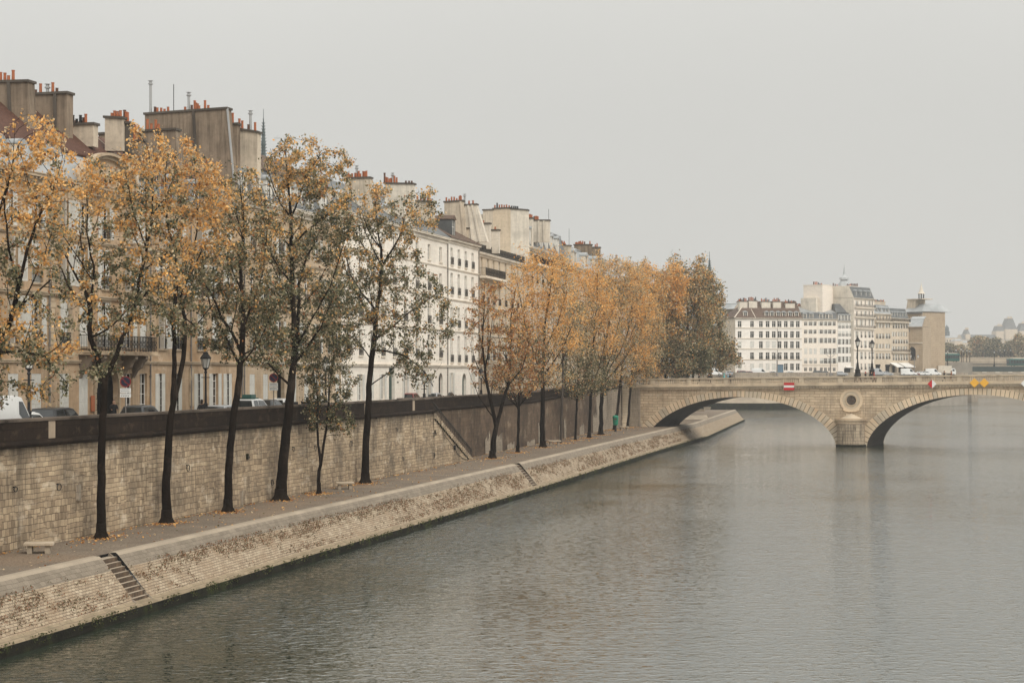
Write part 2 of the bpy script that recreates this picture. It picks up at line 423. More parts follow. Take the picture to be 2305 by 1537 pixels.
for i in range(len(xs)-1):
    for j in range(len(ysw)-1):
        mb.quad((xs[i], ysw[j], 0), (xs[i+1], ysw[j], 0), (xs[i+1], ysw[j+1], 0), (xs[i], ysw[j+1], 0))
tag(mb.build('river_water', M['water']), kind='structure')
mb = MB(); mb.quad((-160, 0, -2.2), (905, 0, -2.2), (905, 2705, -2.2), (-160, 2705, -2.2))
tag(mb.build('river_bed', plain('river_mud', (.05,.045,.035), .95)), kind='structure')

# ------------------------------------------------------------------ lower quay walk and upper street
mb = MB()
st = sorted(set([36., 60, 78.2, 88.6, 110.5, 131, 150, 177, 200, 225, 250.8, 275, 297, 322, 360, 400, 440]))
for a, b in zip(st[:-1], st[1:]):
    def inner(Y): return (wallA(Y)-3.2 if Y < 170 else (wallB(Y)-.4 if Y < 300 else 20.5+(Y-300)*.1))
    mb.quad((inner(a), a, 2.6), (bankX(a)-.34, a, 2.6), (bankX(b)-.34, b, 2.6), (inner(b), b, 2.6))
tag(mb.build('quay_walk', M['walk']), kind='structure')
mb = MB()
ss = [60., 85, 110, 130, 147.3, 165, 175, 195, 217, 224, 245, 270, 300, 330, 420]
def wl(Y): return (wallA(Y)-.6 if Y < 166 else (wallB(Y)-.45 if Y < 300.4 else float(np.interp(Y, [300.4, 312, 330, 420], [19.0, 23.0, 27.4, 36.5]))))
def fl(Y): return facX(Y)-.5 if Y < 319 else facX(319)-.5-(Y-319)*.6
for a, b in zip(ss[:-1], ss[1:]):
    mb.quad((fl(a), a, street_z(a)), (wl(a), a, street_z(a)), (wl(b), b, street_z(b)), (fl(b), b, street_z(b)))
tag(mb.build('street', M['asphalt']), kind='structure')
mb = MB()                                  # raised pavement along the houses, with a kerb
fpath = samp(FPTS, 60, 319, 6)
sweep(mb, fpath, [(-.4, .13), (1.6, .13), (1.62, -.05)], zf=street_z)
tag(mb.build('pavement', M['pavement']), kind='structure')
mb = MB(); mb.quad((-160, 36, 1.2), (-38, 36, 1.2), (11, 300, 1.2), (-160, 300, 1.2))
tag(mb.build('island_ground', M['asphalt']), kind='structure')

# ------------------------------------------------------------------ quay wall (front stretch, stair, set-back stretch)
def wall_thing(name, label, zlow=2.3):
    return empty(name, (0, 0, 0), 0, label, 'wall')
wA = wall_thing('quay_wall', 'tall pale coursed stone quay wall with sooty black parapet, in front of the left houses')
pA = [(wallA(y), y) for y in np.arange(40, 170.8, 5)]+[(wallA(170.7), 170.7)]
mb = MB(); sweep(mb, pA, [(-.02, 7.5), (.12, 2.4)]); 
mb.quad((wallA(170.7)-.02, 170.7, 7.5), (wallA(170.7)-1.7, 170.7, 7.5), (wallA(170.7)-1.7, 170.7, 2.4), (wallA(170.7)+.12, 170.7, 2.4))
mb.build('wall_face', M['wall_pale'], wA)
mb = MB(); sweep(mb, pA, [(-.05, 7.79), (.10, 7.76), (.24, 7.70), (.26, 7.60), (.2, 7.5), (.06, 7.44), (-.04, 7.44)])
mb.build('cornice', M['parapet'], wA)
mb = MB()
def parapet(mb, path, w=.5):
    sweep(mb, path, [(-w, -1.25), (-w, -.16), (0, -.16), (0, -1.05)], zf=park_z)
parapet(mb, pA); mb.build('parapet', M['parapet'], wA)
mb = MB(); sweep(mb, pA, [(-.55, -.17), (-.55, -.02), (-.45, .0), (-.05, .0), (.06, -.04), (.06, -.15), (-.0, -.17)], zf=park_z)
mb.quad((wallA(170.7)-.55, 170.7, 8.66), (wallA(170.7)+.06, 170.7, 8.66), (wallA(170.7)+.06, 170.7, 8.83), (wallA(170.7)-.55, 170.7, 8.83))
mb.quad((wallA(170.7)-.5, 170.7, 7.6), (wallA(170.7), 170.7, 7.6), (wallA(170.7), 170.7, 8.66), (wallA(170.7)-.5, 170.7, 8.66))
mb.build('coping', M['coping'], wA)
for y in (94.2, 149.0, 163.5):               # replaced pale blocks in the parapet
    mb = MB(); sweep(mb, [(wallA(y), y), (wallA(y+.75), y+.75)], [(.004, -.18), (.012, -.2), (.012, -1.03), (0, -1.04)], zf=park_z); mb.build('parapet_block', M['parapet_pale'], wA)
    bpy.data.objects[-1] if False else None
# mooring rings
def wall_pt(px, py, out=.0):
    lo, hi = 60., 171.
    for _ in range(50):
        mid = (lo+hi)/2
        if CX+FP*(wallA(mid)+out)/mid < px: lo = mid
        else: hi = mid
    return Vector((wallA(mid)+out, mid, pz(py, mid)))
ringme = None
for (px, py, r) in [(33, 1096, .10), (131, 1089, .15), (422, 1047, .16), (612, 1081, .15), (558, 1026, .09), (660, 1006, .14), (709, 1003, .16), (791, 993, .16),
                    (893, 964, .11), (976, 975, .16), (907, 1029, .13), (977, 1020, .17), (981, 974, .10)]:
    q = wall_pt(px, py, .12)
    mb = MB(); c = q+Vector((.05, 0, -r))
    pts = [c+Vector((.03*math.sin(t), r*2.0*math.sin(t), r*1.15*math.cos(t))) for t in np.linspace(0, 2*math.pi, 15)]
    mb.tube(pts, .024, 5, cap=False); mb.box(q.x-.08, q.x+.05, q.y-.035, q.y+.035, q.z-.03, q.z+.03)
    mb.build('mooring_ring', M['iron'], wA)
# dark drain slots and odd blocks
for (px, py, w, h) in [(558, 1027, .3, .35), (980, 972, .3, .3), (848, 938, .25, .25), (545, 1122, .7, 1.0), (178, 1108, .55, .8)]:
    q = wall_pt(px, py, .1); mb = MB(); mb.box(q.x-.1, q.x+.045, q.y-w/2, q.y+w/2, q.z-h/2, q.z+h/2); mb.build('drain_cover', M['wet'] if h < .6 else M['wall_mid'], wA)

# stair down to the quay walk
wS = empty('quay_stair', (0, 0, 0), 0, 'stone stair descending along the quay wall with black iron handrail', 'staircase')
NS = 28; Y0s, Y1s = 170.72, 186.2
z0s, z1s = 7.55, 2.6
dir_ = Vector((.2027, .9792, 0)); nrm = Vector((.9792, -.2027, 0))
base0 = Vector((wallA(170.72)+.02, 170.72, 0))
def sp(dy, o, z):     # point at run dy along stair, offset o to river
    p = base0+dir_*dy+nrm*o; return (p.x, p.y, z)
run = (Y1s-Y0s)/.9792; tr = run/NS; rs = (z0s-z1s)/NS
mbs = MB(); mbf = MB(); mbn = MB()
for i in range(NS):
    zt = z0s-rs*(i+1)+rs; a = tr*i; b = a+tr
    P = [sp(a, -1.6, 2.4), sp(a, .10, 2.4), sp(b, .10, 2.4), sp(b, -1.6, 2.4), sp(a, -1.6, zt), sp(a, .0, zt), sp(b, .0, zt), sp(b, -1.6, zt)]
    u = a
    mbf.quad(P[1], P[2], P[6], P[5], 0, [(110+a, 2.4), (110+b, 2.4), (110+b, zt), (110+a, zt)])
    mbs.quad(P[4], P[5], P[6], P[7])
    mbs.quad(sp(b, -1.6, zt-rs), sp(b, .0, zt-rs), P[6], P[7])
    q_ = zt-.62; k_ = .125  # thin dark boxes put in for the stepped joint and its string-course shadow
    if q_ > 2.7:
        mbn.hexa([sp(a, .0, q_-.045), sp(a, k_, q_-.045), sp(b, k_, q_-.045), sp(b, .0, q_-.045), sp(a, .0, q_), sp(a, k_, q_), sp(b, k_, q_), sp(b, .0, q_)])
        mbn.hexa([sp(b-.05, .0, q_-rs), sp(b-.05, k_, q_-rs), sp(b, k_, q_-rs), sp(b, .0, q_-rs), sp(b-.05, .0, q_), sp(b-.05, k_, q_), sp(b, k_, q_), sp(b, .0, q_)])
mbf.build('stair_wall', M['wall_pale'], wS); mbs.build('tread', M['bank_edge'], wS); mbn.build('stair_joint_shadow', M['wet'], wS)
mb = MB()
for i in range(0, NS*2+1):
    a = run*i/(NS*2); zt = z0s-(z0s-z1s)*a/run
    thick = .026 if i % 6 == 0 else .012
    mb.tube([sp(a, -.10, zt-.05), sp(a, -.10, zt+.93)], thick, 4)
for dz, r in ((.95, .035), (.15, .02), (.62, .015)):
    mb.tube([sp(0, -.10, z0s+dz), sp(run, -.10, z1s+dz)], r, 5)
for i in range(0, NS*3, 2):
    a = run*(i+.5)/(NS*3); zt = z0s-(z0s-z1s)*a/run
    pts = [Vector(sp(a+.14*math.sin(t), -.10, zt+.78+.12*math.cos(t)-.2*math.sin(t)*.28)) for t in np.linspace(0, 2*math.pi, 7)]
    mb.tube(pts, .012, 3, cap=False)
mb.build('handrail', M['iron'], wS)
pts = [sp(a, .13, z) for a, z in ((1.8, 6.9), (3., 5.6), (5.5, 4.7), (7.6, 4.0), (8.6, 3.5), (11, 2.9), (13.2, 2.72))]
mb = MB(); mb.tube(pts, .028, 4); q = sp(7.6, .14, 4.05); mb.box(q[0]-.1, q[0]+.1, q[1]-.2, q[1]+.2, q[2]-.2, q[2]+.25); mb.build('cable', M['iron'], wS)

wB = wall_thing('quay_wall', 'soot-darkened set-back quay wall running from the stair to the bridge')
pB = samp(BP, 166, 300.4, 6)
k = [i for i, p in enumerate(pB) if p[1] > 262][0]
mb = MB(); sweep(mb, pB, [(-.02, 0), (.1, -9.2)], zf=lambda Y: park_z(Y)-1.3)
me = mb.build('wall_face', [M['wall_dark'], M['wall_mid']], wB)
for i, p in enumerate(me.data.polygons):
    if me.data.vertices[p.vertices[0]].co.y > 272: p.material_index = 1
mb = MB(); sweep(mb, pB, [(-.05, -1.02), (.18, -1.05), (.24, -1.12), (.22, -1.25), (.04, -1.36), (-.04, -1.36)], zf=park_z); mb.build('cornice', M['parapet'], wB)
mb = MB(); parapet(mb, pB); mb.build('parapet', M['parapet'], wB)
mb = MB(); sweep(mb, pB, [(-.55, -.17), (-.55, -.02), (-.45, .0), (-.05, .0), (.06, -.04), (.06, -.15), (-.0, -.17)], zf=park_z); mb.build('coping', M['coping'], wB)
mb = MB()                                   # pale plaster repairs low on the dark wall, with ragged tops
random.seed(3)
for (px, w, h) in [(1098, 2.4, 2.6), (1124, 3.2, 2.3), (1215, 1.8, 3.0), (1262, 2.2, 2.5), (1272, 1.6, 2.9), (1310, 4, 1.8), (1340, 4.5, 3.6), (1150, 4, 1.0), (1195, 5, .9)]:
    lo, hi = 166., 300.
    for _ in range(50):
        y = (lo+hi)/2
        if CX+FP*(wallB(y)+.1)/y < px: lo = y
        else: hi = y
    n = 7
    for j in range(n):
        a = y+w*(j/n-.5); b = y+w*((j+1)/n-.5); hh = h*(.6+.4*random.random())
        q = [(wallB(a)+.108, a), (wallB(b)+.108, b)]
        mb.quad((q[0][0]+.01, a, 2.45), (q[1][0]+.01, b, 2.45), (q[1][0]-.012*hh+.006, b, 2.45+hh), (q[0][0]-.012*hh+.006, a, 2.45+hh*(.8+.2*random.random())))
mb.build('plaster_repair', M['wall_mid'], wB)
# pilaster with rusticated quoins at the bridge end
mb = MB()
for i in range(16):
    ins = .0 if i % 2 == 0 else .06
    z = 2.4+i*.42
    mb.box(17.25+ins, 18.35-ins, 299.4+ins, 301., z, z+.39)
mb.build('quoin', M['bridge_trim'], wB)
mb = MB(); mb.box(17.32, 18.28, 299.5, 301, 2.4, 9.1); mb.build('pilaster', M['wall_mid'], wB)

# retaining wall of the island tip beyond the bridge
wC = empty('quay_wall', (0,0,0), 0, 'dark retaining wall of the island tip seen past the left arch', 'wall')
pc = [(27.8, 332), (36.6, 420), (30, 424), (0, 424)]
mb = MB(); sweep(mb, [(28.0, 331), (32.3, 375), (36.8, 420)], [(-.4, 9.9), (0, 9.9), (.1, 2.4)]); 
mb.quad((36.8,420,2.4),(0,424,2.4),(0,424,9.9),(36.8,420,9.9)); mb.build('wall_face', M['wall_mid'], wC)

# ------------------------------------------------------------------ sloped bank
bank = empty('sloped_embankment', (0, 0, 0), 0, 'long sloping river embankment of pale stone setts with weeds and cut-in steps', 'embankment')
prof = [(-.35, 2.55), (-.35, 2.64), (.02, 2.64), (.10, 2.58), (.16, 2.52), (.62, 1.98), (1.72, .62), (1.80, .55), (2.12, .50), (2.16, .42), (2.22, .05), (2.3, -2.1)]
pm = [0, 0, 0, 0, 1, 2, 3, 3, 3, 4, 4]
gaps = [(87.4, 89.2), (176.2, 178.2)]
segs = [(36, gaps[0][0]), (gaps[0][1], gaps[1][0]), (gaps[1][1], 312), (312.25, 330), (330.2, 440)]
mb = MB(); u0 = 0
for a, b in segs:
    pth = samp(BANK, a, b, 3.); sweep(mb, pth, prof, pm, u0=u0); u0 += (b-a)*1.022
def bk(Y, o, z):
    e = .5; dx = bankX(Y+e)-bankX(Y-e); l = math.hypot(dx, 2*e); return (bankX(Y)+2*e/l*o, Y-dx/l*o, z)
# quay end face at the tip
endp = [bk(440, o, z) for o, z in prof]
mb.add(endp+[(30, 446, -2.1), (30, 446, 2.64)], [tuple(range(len(endp)+2))], 1)
mb.build('bank_paving', [M['bank_edge'], M['bank_top'], M['bank'], M['ledge'], M['wet']], bank)
for (a, b), n in zip(gaps, (10, 10)):
    mb = MB(); mbk = MB()
    for i in range(n):
        t0 = i/n; t1 = (i+1)/n
        o0 = (-.1+1.95*t0) if i else -.36; o1 = -.1+1.95*t1+.02; zt = 2.6-2.15*(t0)-.14
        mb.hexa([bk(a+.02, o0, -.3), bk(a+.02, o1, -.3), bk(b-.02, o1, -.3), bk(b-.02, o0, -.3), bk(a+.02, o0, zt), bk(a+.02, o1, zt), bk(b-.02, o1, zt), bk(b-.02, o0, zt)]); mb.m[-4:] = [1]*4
    mbk2 = MB(); sweep(mbk2, samp(BANK, a, b, 3.), prof[6:], [3,3,3,4,4], u0=a); mbk2.build('bank_paving', [M['bank_edge'], M['bank_top'], M['bank'], M['ledge'], M['wet']], bank)
    for y in (a, b):
        mbk = MB(); s = .09
        P = [bk(y-s, -.35, 1.9), bk(y-s, 2.14, -.3), bk(y+s, 2.14, -.3), bk(y+s, -.35, 1.9), bk(y-s, -.35, 2.665), bk(y-s, 2.12, .56), bk(y+s, 2.12, .56), bk(y+s, -.35, 2.665)]
        P = [bk(y-s, -.35, 1.9), bk(y+s, -.35, 1.9), bk(y+s, 1.78, .2), bk(y-s, 1.78, .2), bk(y-s, -.3, 2.655), bk(y+s, -.3, 2.655), bk(y+s, 1.80, .565), bk(y-s, 1.80, .565)]
        mbk.hexa(P); mbk.build('step_kerb', M['bank_top'], bank, fixn=True)
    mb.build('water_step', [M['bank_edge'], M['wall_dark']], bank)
# ------------------------------------------------------------------ leaf scatter helper (real little quads)
def leaves_mesh(name, C, size, matidx, mats, flat=0., elong=1.3):
    """C (n,3) centres; size (n,) half sizes; flat: 0 random, 1 lying"""
    n = len(C)
    a = rng.normal(size=(n,3)); a /= np.linalg.norm(a, axis=1)[:,None]
    b = rng.normal(size=(n,3)); 
    if flat:
        a[:,2] *= (1-flat); b[:,2] *= (1-flat); a /= np.linalg.norm(a, axis=1)[:,None]
    b -= a*(a*b).sum(1)[:,None]; b /= np.linalg.norm(b, axis=1)[:,None]
    s = size[:,None]
    V = np.empty((n,4,3)); V[:,0] = C-a*s*elong; V[:,1] = C-b*s*.8; V[:,2] = C+a*s*elong; V[:,3] = C+b*s*.8
    me = bpy.data.meshes.new(name)
    me.vertices.add(n*4); me.vertices.foreach_set('co', V.ravel())
    me.loops.add(n*4); me.loops.foreach_set('vertex_index', np.arange(n*4, dtype=np.int32))
    me.polygons.add(n); me.polygons.foreach_set('loop_start', np.arange(0, n*4, 4, dtype=np.int32)); me.polygons.foreach_set('loop_total', np.full(n, 4, dtype=np.int32))
    for m_ in mats: me.materials.append(m_)
    me.polygons.foreach_set('material_index', np.asarray(matidx, dtype=np.int32))
    me.update(calc_edges=True); me.validate()
    return me
from mathutils import noise as mnoise
def fnoise(x, y, z=0): return mnoise.fractal(Vector((x, y, z)), 1., 2., 4)
# weeds growing out of the sloped bank
wm = [leafmat('weed_russet', (.27,.13,.065)), leafmat('weed_brown', (.16,.11,.06)), leafmat('weed_olive', (.12,.105,.05)), leafmat('weed_green', (.075,.085,.03))]
C = []; S = []; I = []
random.seed(11)
while len(C) < 34000:
    Y = 60+250*random.random()**1.6; o = .5+1.2*random.random()
    d = fnoise(Y*.11, o*1.1)*1.0+fnoise(Y*.9, o*3.5, 5)*.9
    band = math.exp(-((o-.85)/.32)**2)*.42
    if o > 1.3: band = .22*math.exp(-((o-1.55)/.15)**2)
    if Y < 86: band *= .6
    if any(a-.1 < Y < b+.1 for a, b in gaps): continue
    if random.random() < (band*(1+.5*min(1, (Y-60)/90))+d*1.15)*.9:
        zz = np.interp(o, [.16, .62, 1.72], [2.52, 1.98, .62])
        p = bk(Y, o+.02, zz+.02+.05*random.random())
        C.append(p); S.append(random.uniform(.014, .042)); I.append(random.choices([0,1,2,3], [4,4,2,.4])[0] if d > .1 else random.choices([0,1,2,3], [2,4,3,1])[0])
me = leaves_mesh('bank_weeds', np.array(C), np.array(S), I, wm); tag(link('bank_weeds', me), 'russet and brown weeds growing between the setts of the sloped bank', 'weeds', kind='stuff')
C = []; S = []; I = []
for _ in range(15000):
    Y = 50+270*random.random()**1.5
    d = fnoise(Y*.6, 3)+.4*fnoise(Y*2.5, 8)
    if d < -.12+.25*random.random(): continue
    o = 2.14+random.uniform(-.04, .08); z = .42+random.uniform(-.26, .10+.1*max(d, 0))
    C.append(bk(Y, o, z)); S.append(random.uniform(.025, .055)); I.append(random.choices([2,3], [1,3])[0])
me = leaves_mesh('waterline_weeds', np.array(C), np.array(S), I, wm); tag(link('waterline_weeds', me), 'green weed fringe hanging along the foot of the embankment at the waterline', 'weeds', kind='stuff')
# ------------------------------------------------------------------ stone arch bridge
BA = math.radians(-20.73)
P0 = Vector((20.0, 300.0, 0)); Bd = Vector((math.cos(BA), math.sin(BA), 0)); Bn = Vector((-math.sin(BA), math.cos(BA), 0))
def s_at(px, d=0.):           # distance along the bridge for photo column px, d metres behind its face
    q = P0+Bn*d; k = (px-CX)/FP
    return (k*q.y-q.x)/(Bd.x-k*Bd.y)
def bw(s, d=0, z=0): 
    p = P0+Bd*s+Bn*d; return Vector((p.x, p.y, z))
def capz(s): return 10.15+.0118*min(s, 62)
BR = empty('stone_bridge', P0, BA, 'pale stone arch bridge with balustrade, medallion over its pier and navigation boards', 'bridge')
ARCH = [(1., 31., 7.35), (35.7, 67.7, 7.85), (72.4, 102.4, 7.6)]
WID = 14.6
def az(t, b): return b*max(0, 1-t*t)**.58
def arch_pts(a, n=64):
    s0, s1, b = a; c = (s0+s1)/2; h = (s1-s0)/2
    return [(c+h*math.sin(p), az(math.sin(p), b)) for p in np.linspace(-math.pi/2, math.pi/2, n+1)]
face = MB(); face2 = MB(); sof = MB()
def topz(s): return capz(s)-1.72
def fq(s0, z0, s1, z1):
    face.quad((s0, 0, z0), (s1, 0, z1), (s1, 0, topz(s1)), (s0, 0, topz(s0)))
    face2.quad((s1, WID, z1), (s0, WID, z0), (s0, WID, topz(s0)), (s1, WID, topz(s1)))
edges = [-2.2]+[x for a in ARCH for x in a[:2]]+[112.]
for i in range(0, len(edges), 2):
    n = max(1, int((edges[i+1]-edges[i])/2))
    for j in range(n):
        a = edges[i]+(edges[i+1]-edges[i])*j/n; b = edges[i]+(edges[i+1]-edges[i])*(j+1)/n
        fq(a, -2.1, b, -2.1)
for a in ARCH:
    P = [(a[0], -2.1)]+arch_pts(a)+[(a[1], -2.1)]
    for p, q in zip(P[:-1], P[1:]):
        if q[0] > p[0]+1e-6: fq(p[0], p[1], q[0], q[1])
        sof.quad((p[0], 0, p[1]), (p[0], WID, p[1]), (q[0], WID, q[1]), (q[0], 0, q[1]))
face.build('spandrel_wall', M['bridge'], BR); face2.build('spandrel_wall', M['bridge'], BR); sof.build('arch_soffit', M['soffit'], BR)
# voussoir rings, front and back
for a in ARCH:
    P = [Vector((p[0], 0, p[1])) for p in arch_pts(a, 240)]
    L = [0]
    for p, q in zip(P[:-1], P[1:]): L.append(L[-1]+(q-p).length)
    n = 57 if a[1] < 40 else 59
    def at(l):
        x = np.interp(l, L, [p.x for p in P]); z = np.interp(l, L, [p.z for p in P])
        e = .12; x2 = np.interp(min(l+e, L[-1]), L, [p.x for p in P]); z2 = np.interp(min(l+e, L[-1]), L, [p.z for p in P])
        x1 = np.interp(max(l-e, 0), L, [p.x for p in P]); z1 = np.interp(max(l-e, 0), L, [p.z for p in P])
        t = Vector((x2-x1, 0, z2-z1)).normalized(); return Vector((x, 0, z)), Vector((-t.z, 0, t.x))
    rings = [MB(), MB()]; jn = MB()
    random.seed(int(a[0]))
    for k in range(n):
        l0 = L[-1]*k/n+.04; l1 = L[-1]*(k+1)/n-.04
        frac = abs((k+.5)/n-.5)*2
        th = .95+.75*frac**1.6*(1 if k % 2 else .86)
        A, na = at(l0); B, nb = at(l1)
        for ring, (y0, y1) in zip(rings, ((-.07, .05), (WID-.05, WID+.07))):
            q = [A, B, B+nb*th, A+na*th]
            lo = [(v.x, y0, v.z) for v in q]; hi = [(v.x, y1, v.z) for v in q]
            ring.hexa(lo+hi, random.choice([0, 0, 1]))
        A, na = at(L[-1]*k/n); B, nb = at(L[-1]*(k+1)/n)
        q = [A-na*.0, B, B+nb*(th-.04), A+na*(th-.04)]
        jn.hexa([(v.x, -.03, v.z) for v in q]+[(v.x, .03, v.z) for v in q], 0)
    [ring.build('arch_ring', [M['voussoir'], M['voussoir2']], BR, fixn=True) for ring in rings]; jn.build('arch_joint', M['joint'], BR, fixn=True)
# cornice with dentils, balustrade
def run_box(mb, s0, s1, y0, y1, dz0, dz1, m=0, step=12):
    s = s0
    while s < s1-1e-6:
        e = min(s+step, s1)
        if s < 62 < e: e = 62
        c0, c1 = capz(s), capz(e)
        mb.hexa([(s,y0,c0+dz0),(e,y0,c1+dz0),(e,y1,c1+dz0),(s,y1,c0+dz0),(s,y0,c0+dz1),(e,y0,c1+dz1),(e,y1,c1+dz1),(s,y1,c0+dz1)], m)
        s = e
for (ys0, ys1, sg) in ((-.42, .3, 1), (WID-.3, WID+.42, -1)):
    corn = MB()
    if sg > 0:
        run_box(corn, -2.2, 112, -.50, .3, -1.36, -1.22); run_box(corn, -2.2, 112, -.38, .3, -1.50, -1.362); run_box(corn, -2.2, 112, -.06, .3, -1.74, -1.502)
    else:
        run_box(corn, -2.2, 112, WID-.3, WID+.50, -1.36, -1.22); run_box(corn, -2.2, 112, WID-.3, WID+.38, -1.50, -1.362); run_box(corn, -2.2, 112, WID-.3, WID+.06, -1.74, -1.502)
    corn.build('cornice', M['bridge_trim'], BR)
den = MB()
s = -2.
while s < 110:
    z = capz(s); den.box(s, s+.25, -.34, -.055, z-1.74, z-1.505); s += .462
den.build('dentil_course', M['bridge_trim'], BR)
for (y0, y1) in ((-.22, .20), (WID-.2, WID+.22)):
    bal = MB()
    run_box(bal, -2.2, 112, y0-.05, y1+.05, -.17, 0); run_box(bal, -2.2, 112, y0+.02, y1-.02, -.24, -.172)
    run_box(bal, -2.2, 112, y0, y1, -1.218, -.92)
    bal.build('balustrade_rail', M['bridge_trim'], BR)
# pedestals between bays
posts = [-1.9, 2.2]+[2.2+5.9*k for k in range(1, 19)]
for s in posts:
    for y in (0., WID):
        pd = MB(); z = capz(s); pd.box(s-.38, s+.38, y-.19, y+.17, z-.92, z-.245); pd.build('balustrade_pedestal', M['bridge_trim'], BR)
bprof = [(.075,0),(.075,.05),(.05,.08),(.105,.2),(.10,.27),(.05,.44),(.045,.52),(.075,.56),(.075,.64)]
def bal_mesh(slist, y, name):
    mb = MB()
    for s in slist: mb.lathe([(r, z) for r, z in bprof], 6, 0, (s, y, capz(s)-.92+.02))
    return mb
spots = []
for p, q in zip(posts[:-1], posts[1:]):
    n = int((q-p-.76)/.29); spots += [p+.38+(q-p-.76)*(k+.5)/n for k in range(n)]
vis = [s for s in spots if 1 < s < 60]
near = set(sorted(vis, key=lambda s: -s)[:100])
bme = None
for s in spots:
    if s in near:
        if bme is None:
            mb = MB(); mb.lathe(bprof, 8); bme = mb.mesh('baluster', M['bridge_trim'], True)
        link('baluster', bme, BR, (s, 0, capz(s)-.90))
o = bal_mesh([s for s in spots if s not in near], 0., 'x').build('balusters', M['bridge_trim'], BR); o['kind'] = 'stuff'
o = bal_mesh(spots, WID, 'x').build('balusters', M['bridge_trim'], BR); o['kind'] = 'stuff'
# deck
dk = MB(); run_box(dk, -2.2, 112, .3, WID-.3, -1.75, -1.10); dk.build('deck', M['pavement'], BR)
# piers: half-round cutwater, moulded cap, medallion
for c, vis in ((33.35, 1), (70.05, 0)):
    mb = MB(); mp = MB(); r = 2.06
    half = [(c-r, .05), (c-r, -.35)]+[(c+r*math.cos(t), -.35-1.55*math.sin(t)) for t in np.linspace(math.pi, 0, 13)][1:-1]+[(c+r, -.35), (c+r, .05)]
    mb.prism(half, 'z', .28, 3.75); mb.build('cutwater', M['pierstone'], BR)
    big = [((x-c)*1.1+c, y*1.08 if y < 0 else y) for x, y in half]
    mp.prism(big, 'z', -2.1, .28); mp.build('pier_footing', M['wet'], BR)
    mc = MB()
    for k, z0, z1 in ((1.03, 3.4, 3.752), (1.10, 3.754, 3.9), (1.15, 3.902, 4.08), (1.07, 4.082, 4.2)):
        mc.prism([((x-c)*k+c, y*k if y < 0 else y) for x, y in half], 'z', z0, z1)
    mc.build('cutwater_cap', M['trim'], BR)
    ap = MB(); base = [((x-c)*.8+c, y*.8 if y < 0 else y) for x, y in half]
    n = len(base); ap.add([(x, y, 4.2) for x, y in base]+[(c, 0.02, 4.95)], [(i, (i+1) % n, n) for i in range(n)]); ap.build('cutwater_roof', M['bridge_trim'], BR)
    cz = 6.92
    def ringd(r0, r1, y, m, name, yb=.05):
        q = MB(); n = 40
        for i in range(n):
            t0, t1 = 2*math.pi*i/n, 2*math.pi*(i+1)/n
            P = [(c+r0*math.cos(t0), cz+r0*math.sin(t0)), (c+r1*math.cos(t0), cz+r1*math.sin(t0)), (c+r1*math.cos(t1), cz+r1*math.sin(t1)), (c+r0*math.cos(t1), cz+r0*math.sin(t1))]
            q.hexa([(x, y, z) for x, z in P]+[(x, yb, z) for x, z in P])
        return q.build(name, m, BR, fixn=True)
    ringd(1.32, 1.72, -.13, M['voussoir'], 'medallion_moulding'); ringd(.72, 1.3, -.08, M['bridge_trim'], 'medallion_ring')
    q = MB(); n = 40                     # leafy wreath round the porthole
    for i in range(46):
        t = 2*math.pi*i/46; r = .80+.03*(i % 2)
        q.lathe([(.0, -.07), (.06, -.03), (.075, 0), (.05, .05), (.0, .08)], 5, 0, (c+r*math.cos(t), -.13, cz+r*math.sin(t)))
    q.build('medallion_wreath', M['trim'], BR)
    q = MB(); q.prism([(c+.70*math.cos(t), cz+.70*math.sin(t)) for t in np.linspace(0, 2*math.pi, 33)[:-1]], 'y', -.03, .05); q.build('medallion_disc', M['pierstone'] if False else M['cap'], BR, fixn=True)
    q = MB()                             # relief inside the disc and swag below
    random.seed(5)
    for i in range(26):
        a = random.random()*6.28; r = random.random()**.5*.5
        q.lathe([(.0, -.06), (.07, 0), (.0, .06)], 5, 0, (c+r*math.cos(a), -.06, cz+r*math.sin(a)))
    q.build('medallion_relief', M['pot_dark'], BR)
    q = MB()
    for i in range(17):
        t = math.pi*(1+i/16); q.lathe([(.0, -.14), (.12, 0), (.0, .14)], 6, 0, (c+1.15*math.cos(t)*1.0, -.1, cz-1.5+.5*math.sin(t)*.6+.1))
    q.build('carved_swag', M['voussoir'], BR)
# end block at the quay side: heavy pilaster
mb = MB(); mb.box(-2.3, .2, -.35, .3, 2.3, capz(0)-1.76); mb.box(-2.4, .35, -.5, .3, 2.2, 3.1); mb.build('abutment', M['wall_mid'], BR)
mb = MB(); mb.box(-2.35, -1.35, -.5, .3, capz(0)-1.2, capz(0)+.12); mb.box(-2.45, -1.25, -.6, .4, capz(0)+.122, capz(0)+.3); mb.build('end_pedestal', M['bridge_trim'], BR)
mb = MB(); mb.box(-2.3, .9, .0, WID, -2, 2.6); mb.build('abutment_base', M['wall_mid'], BR)

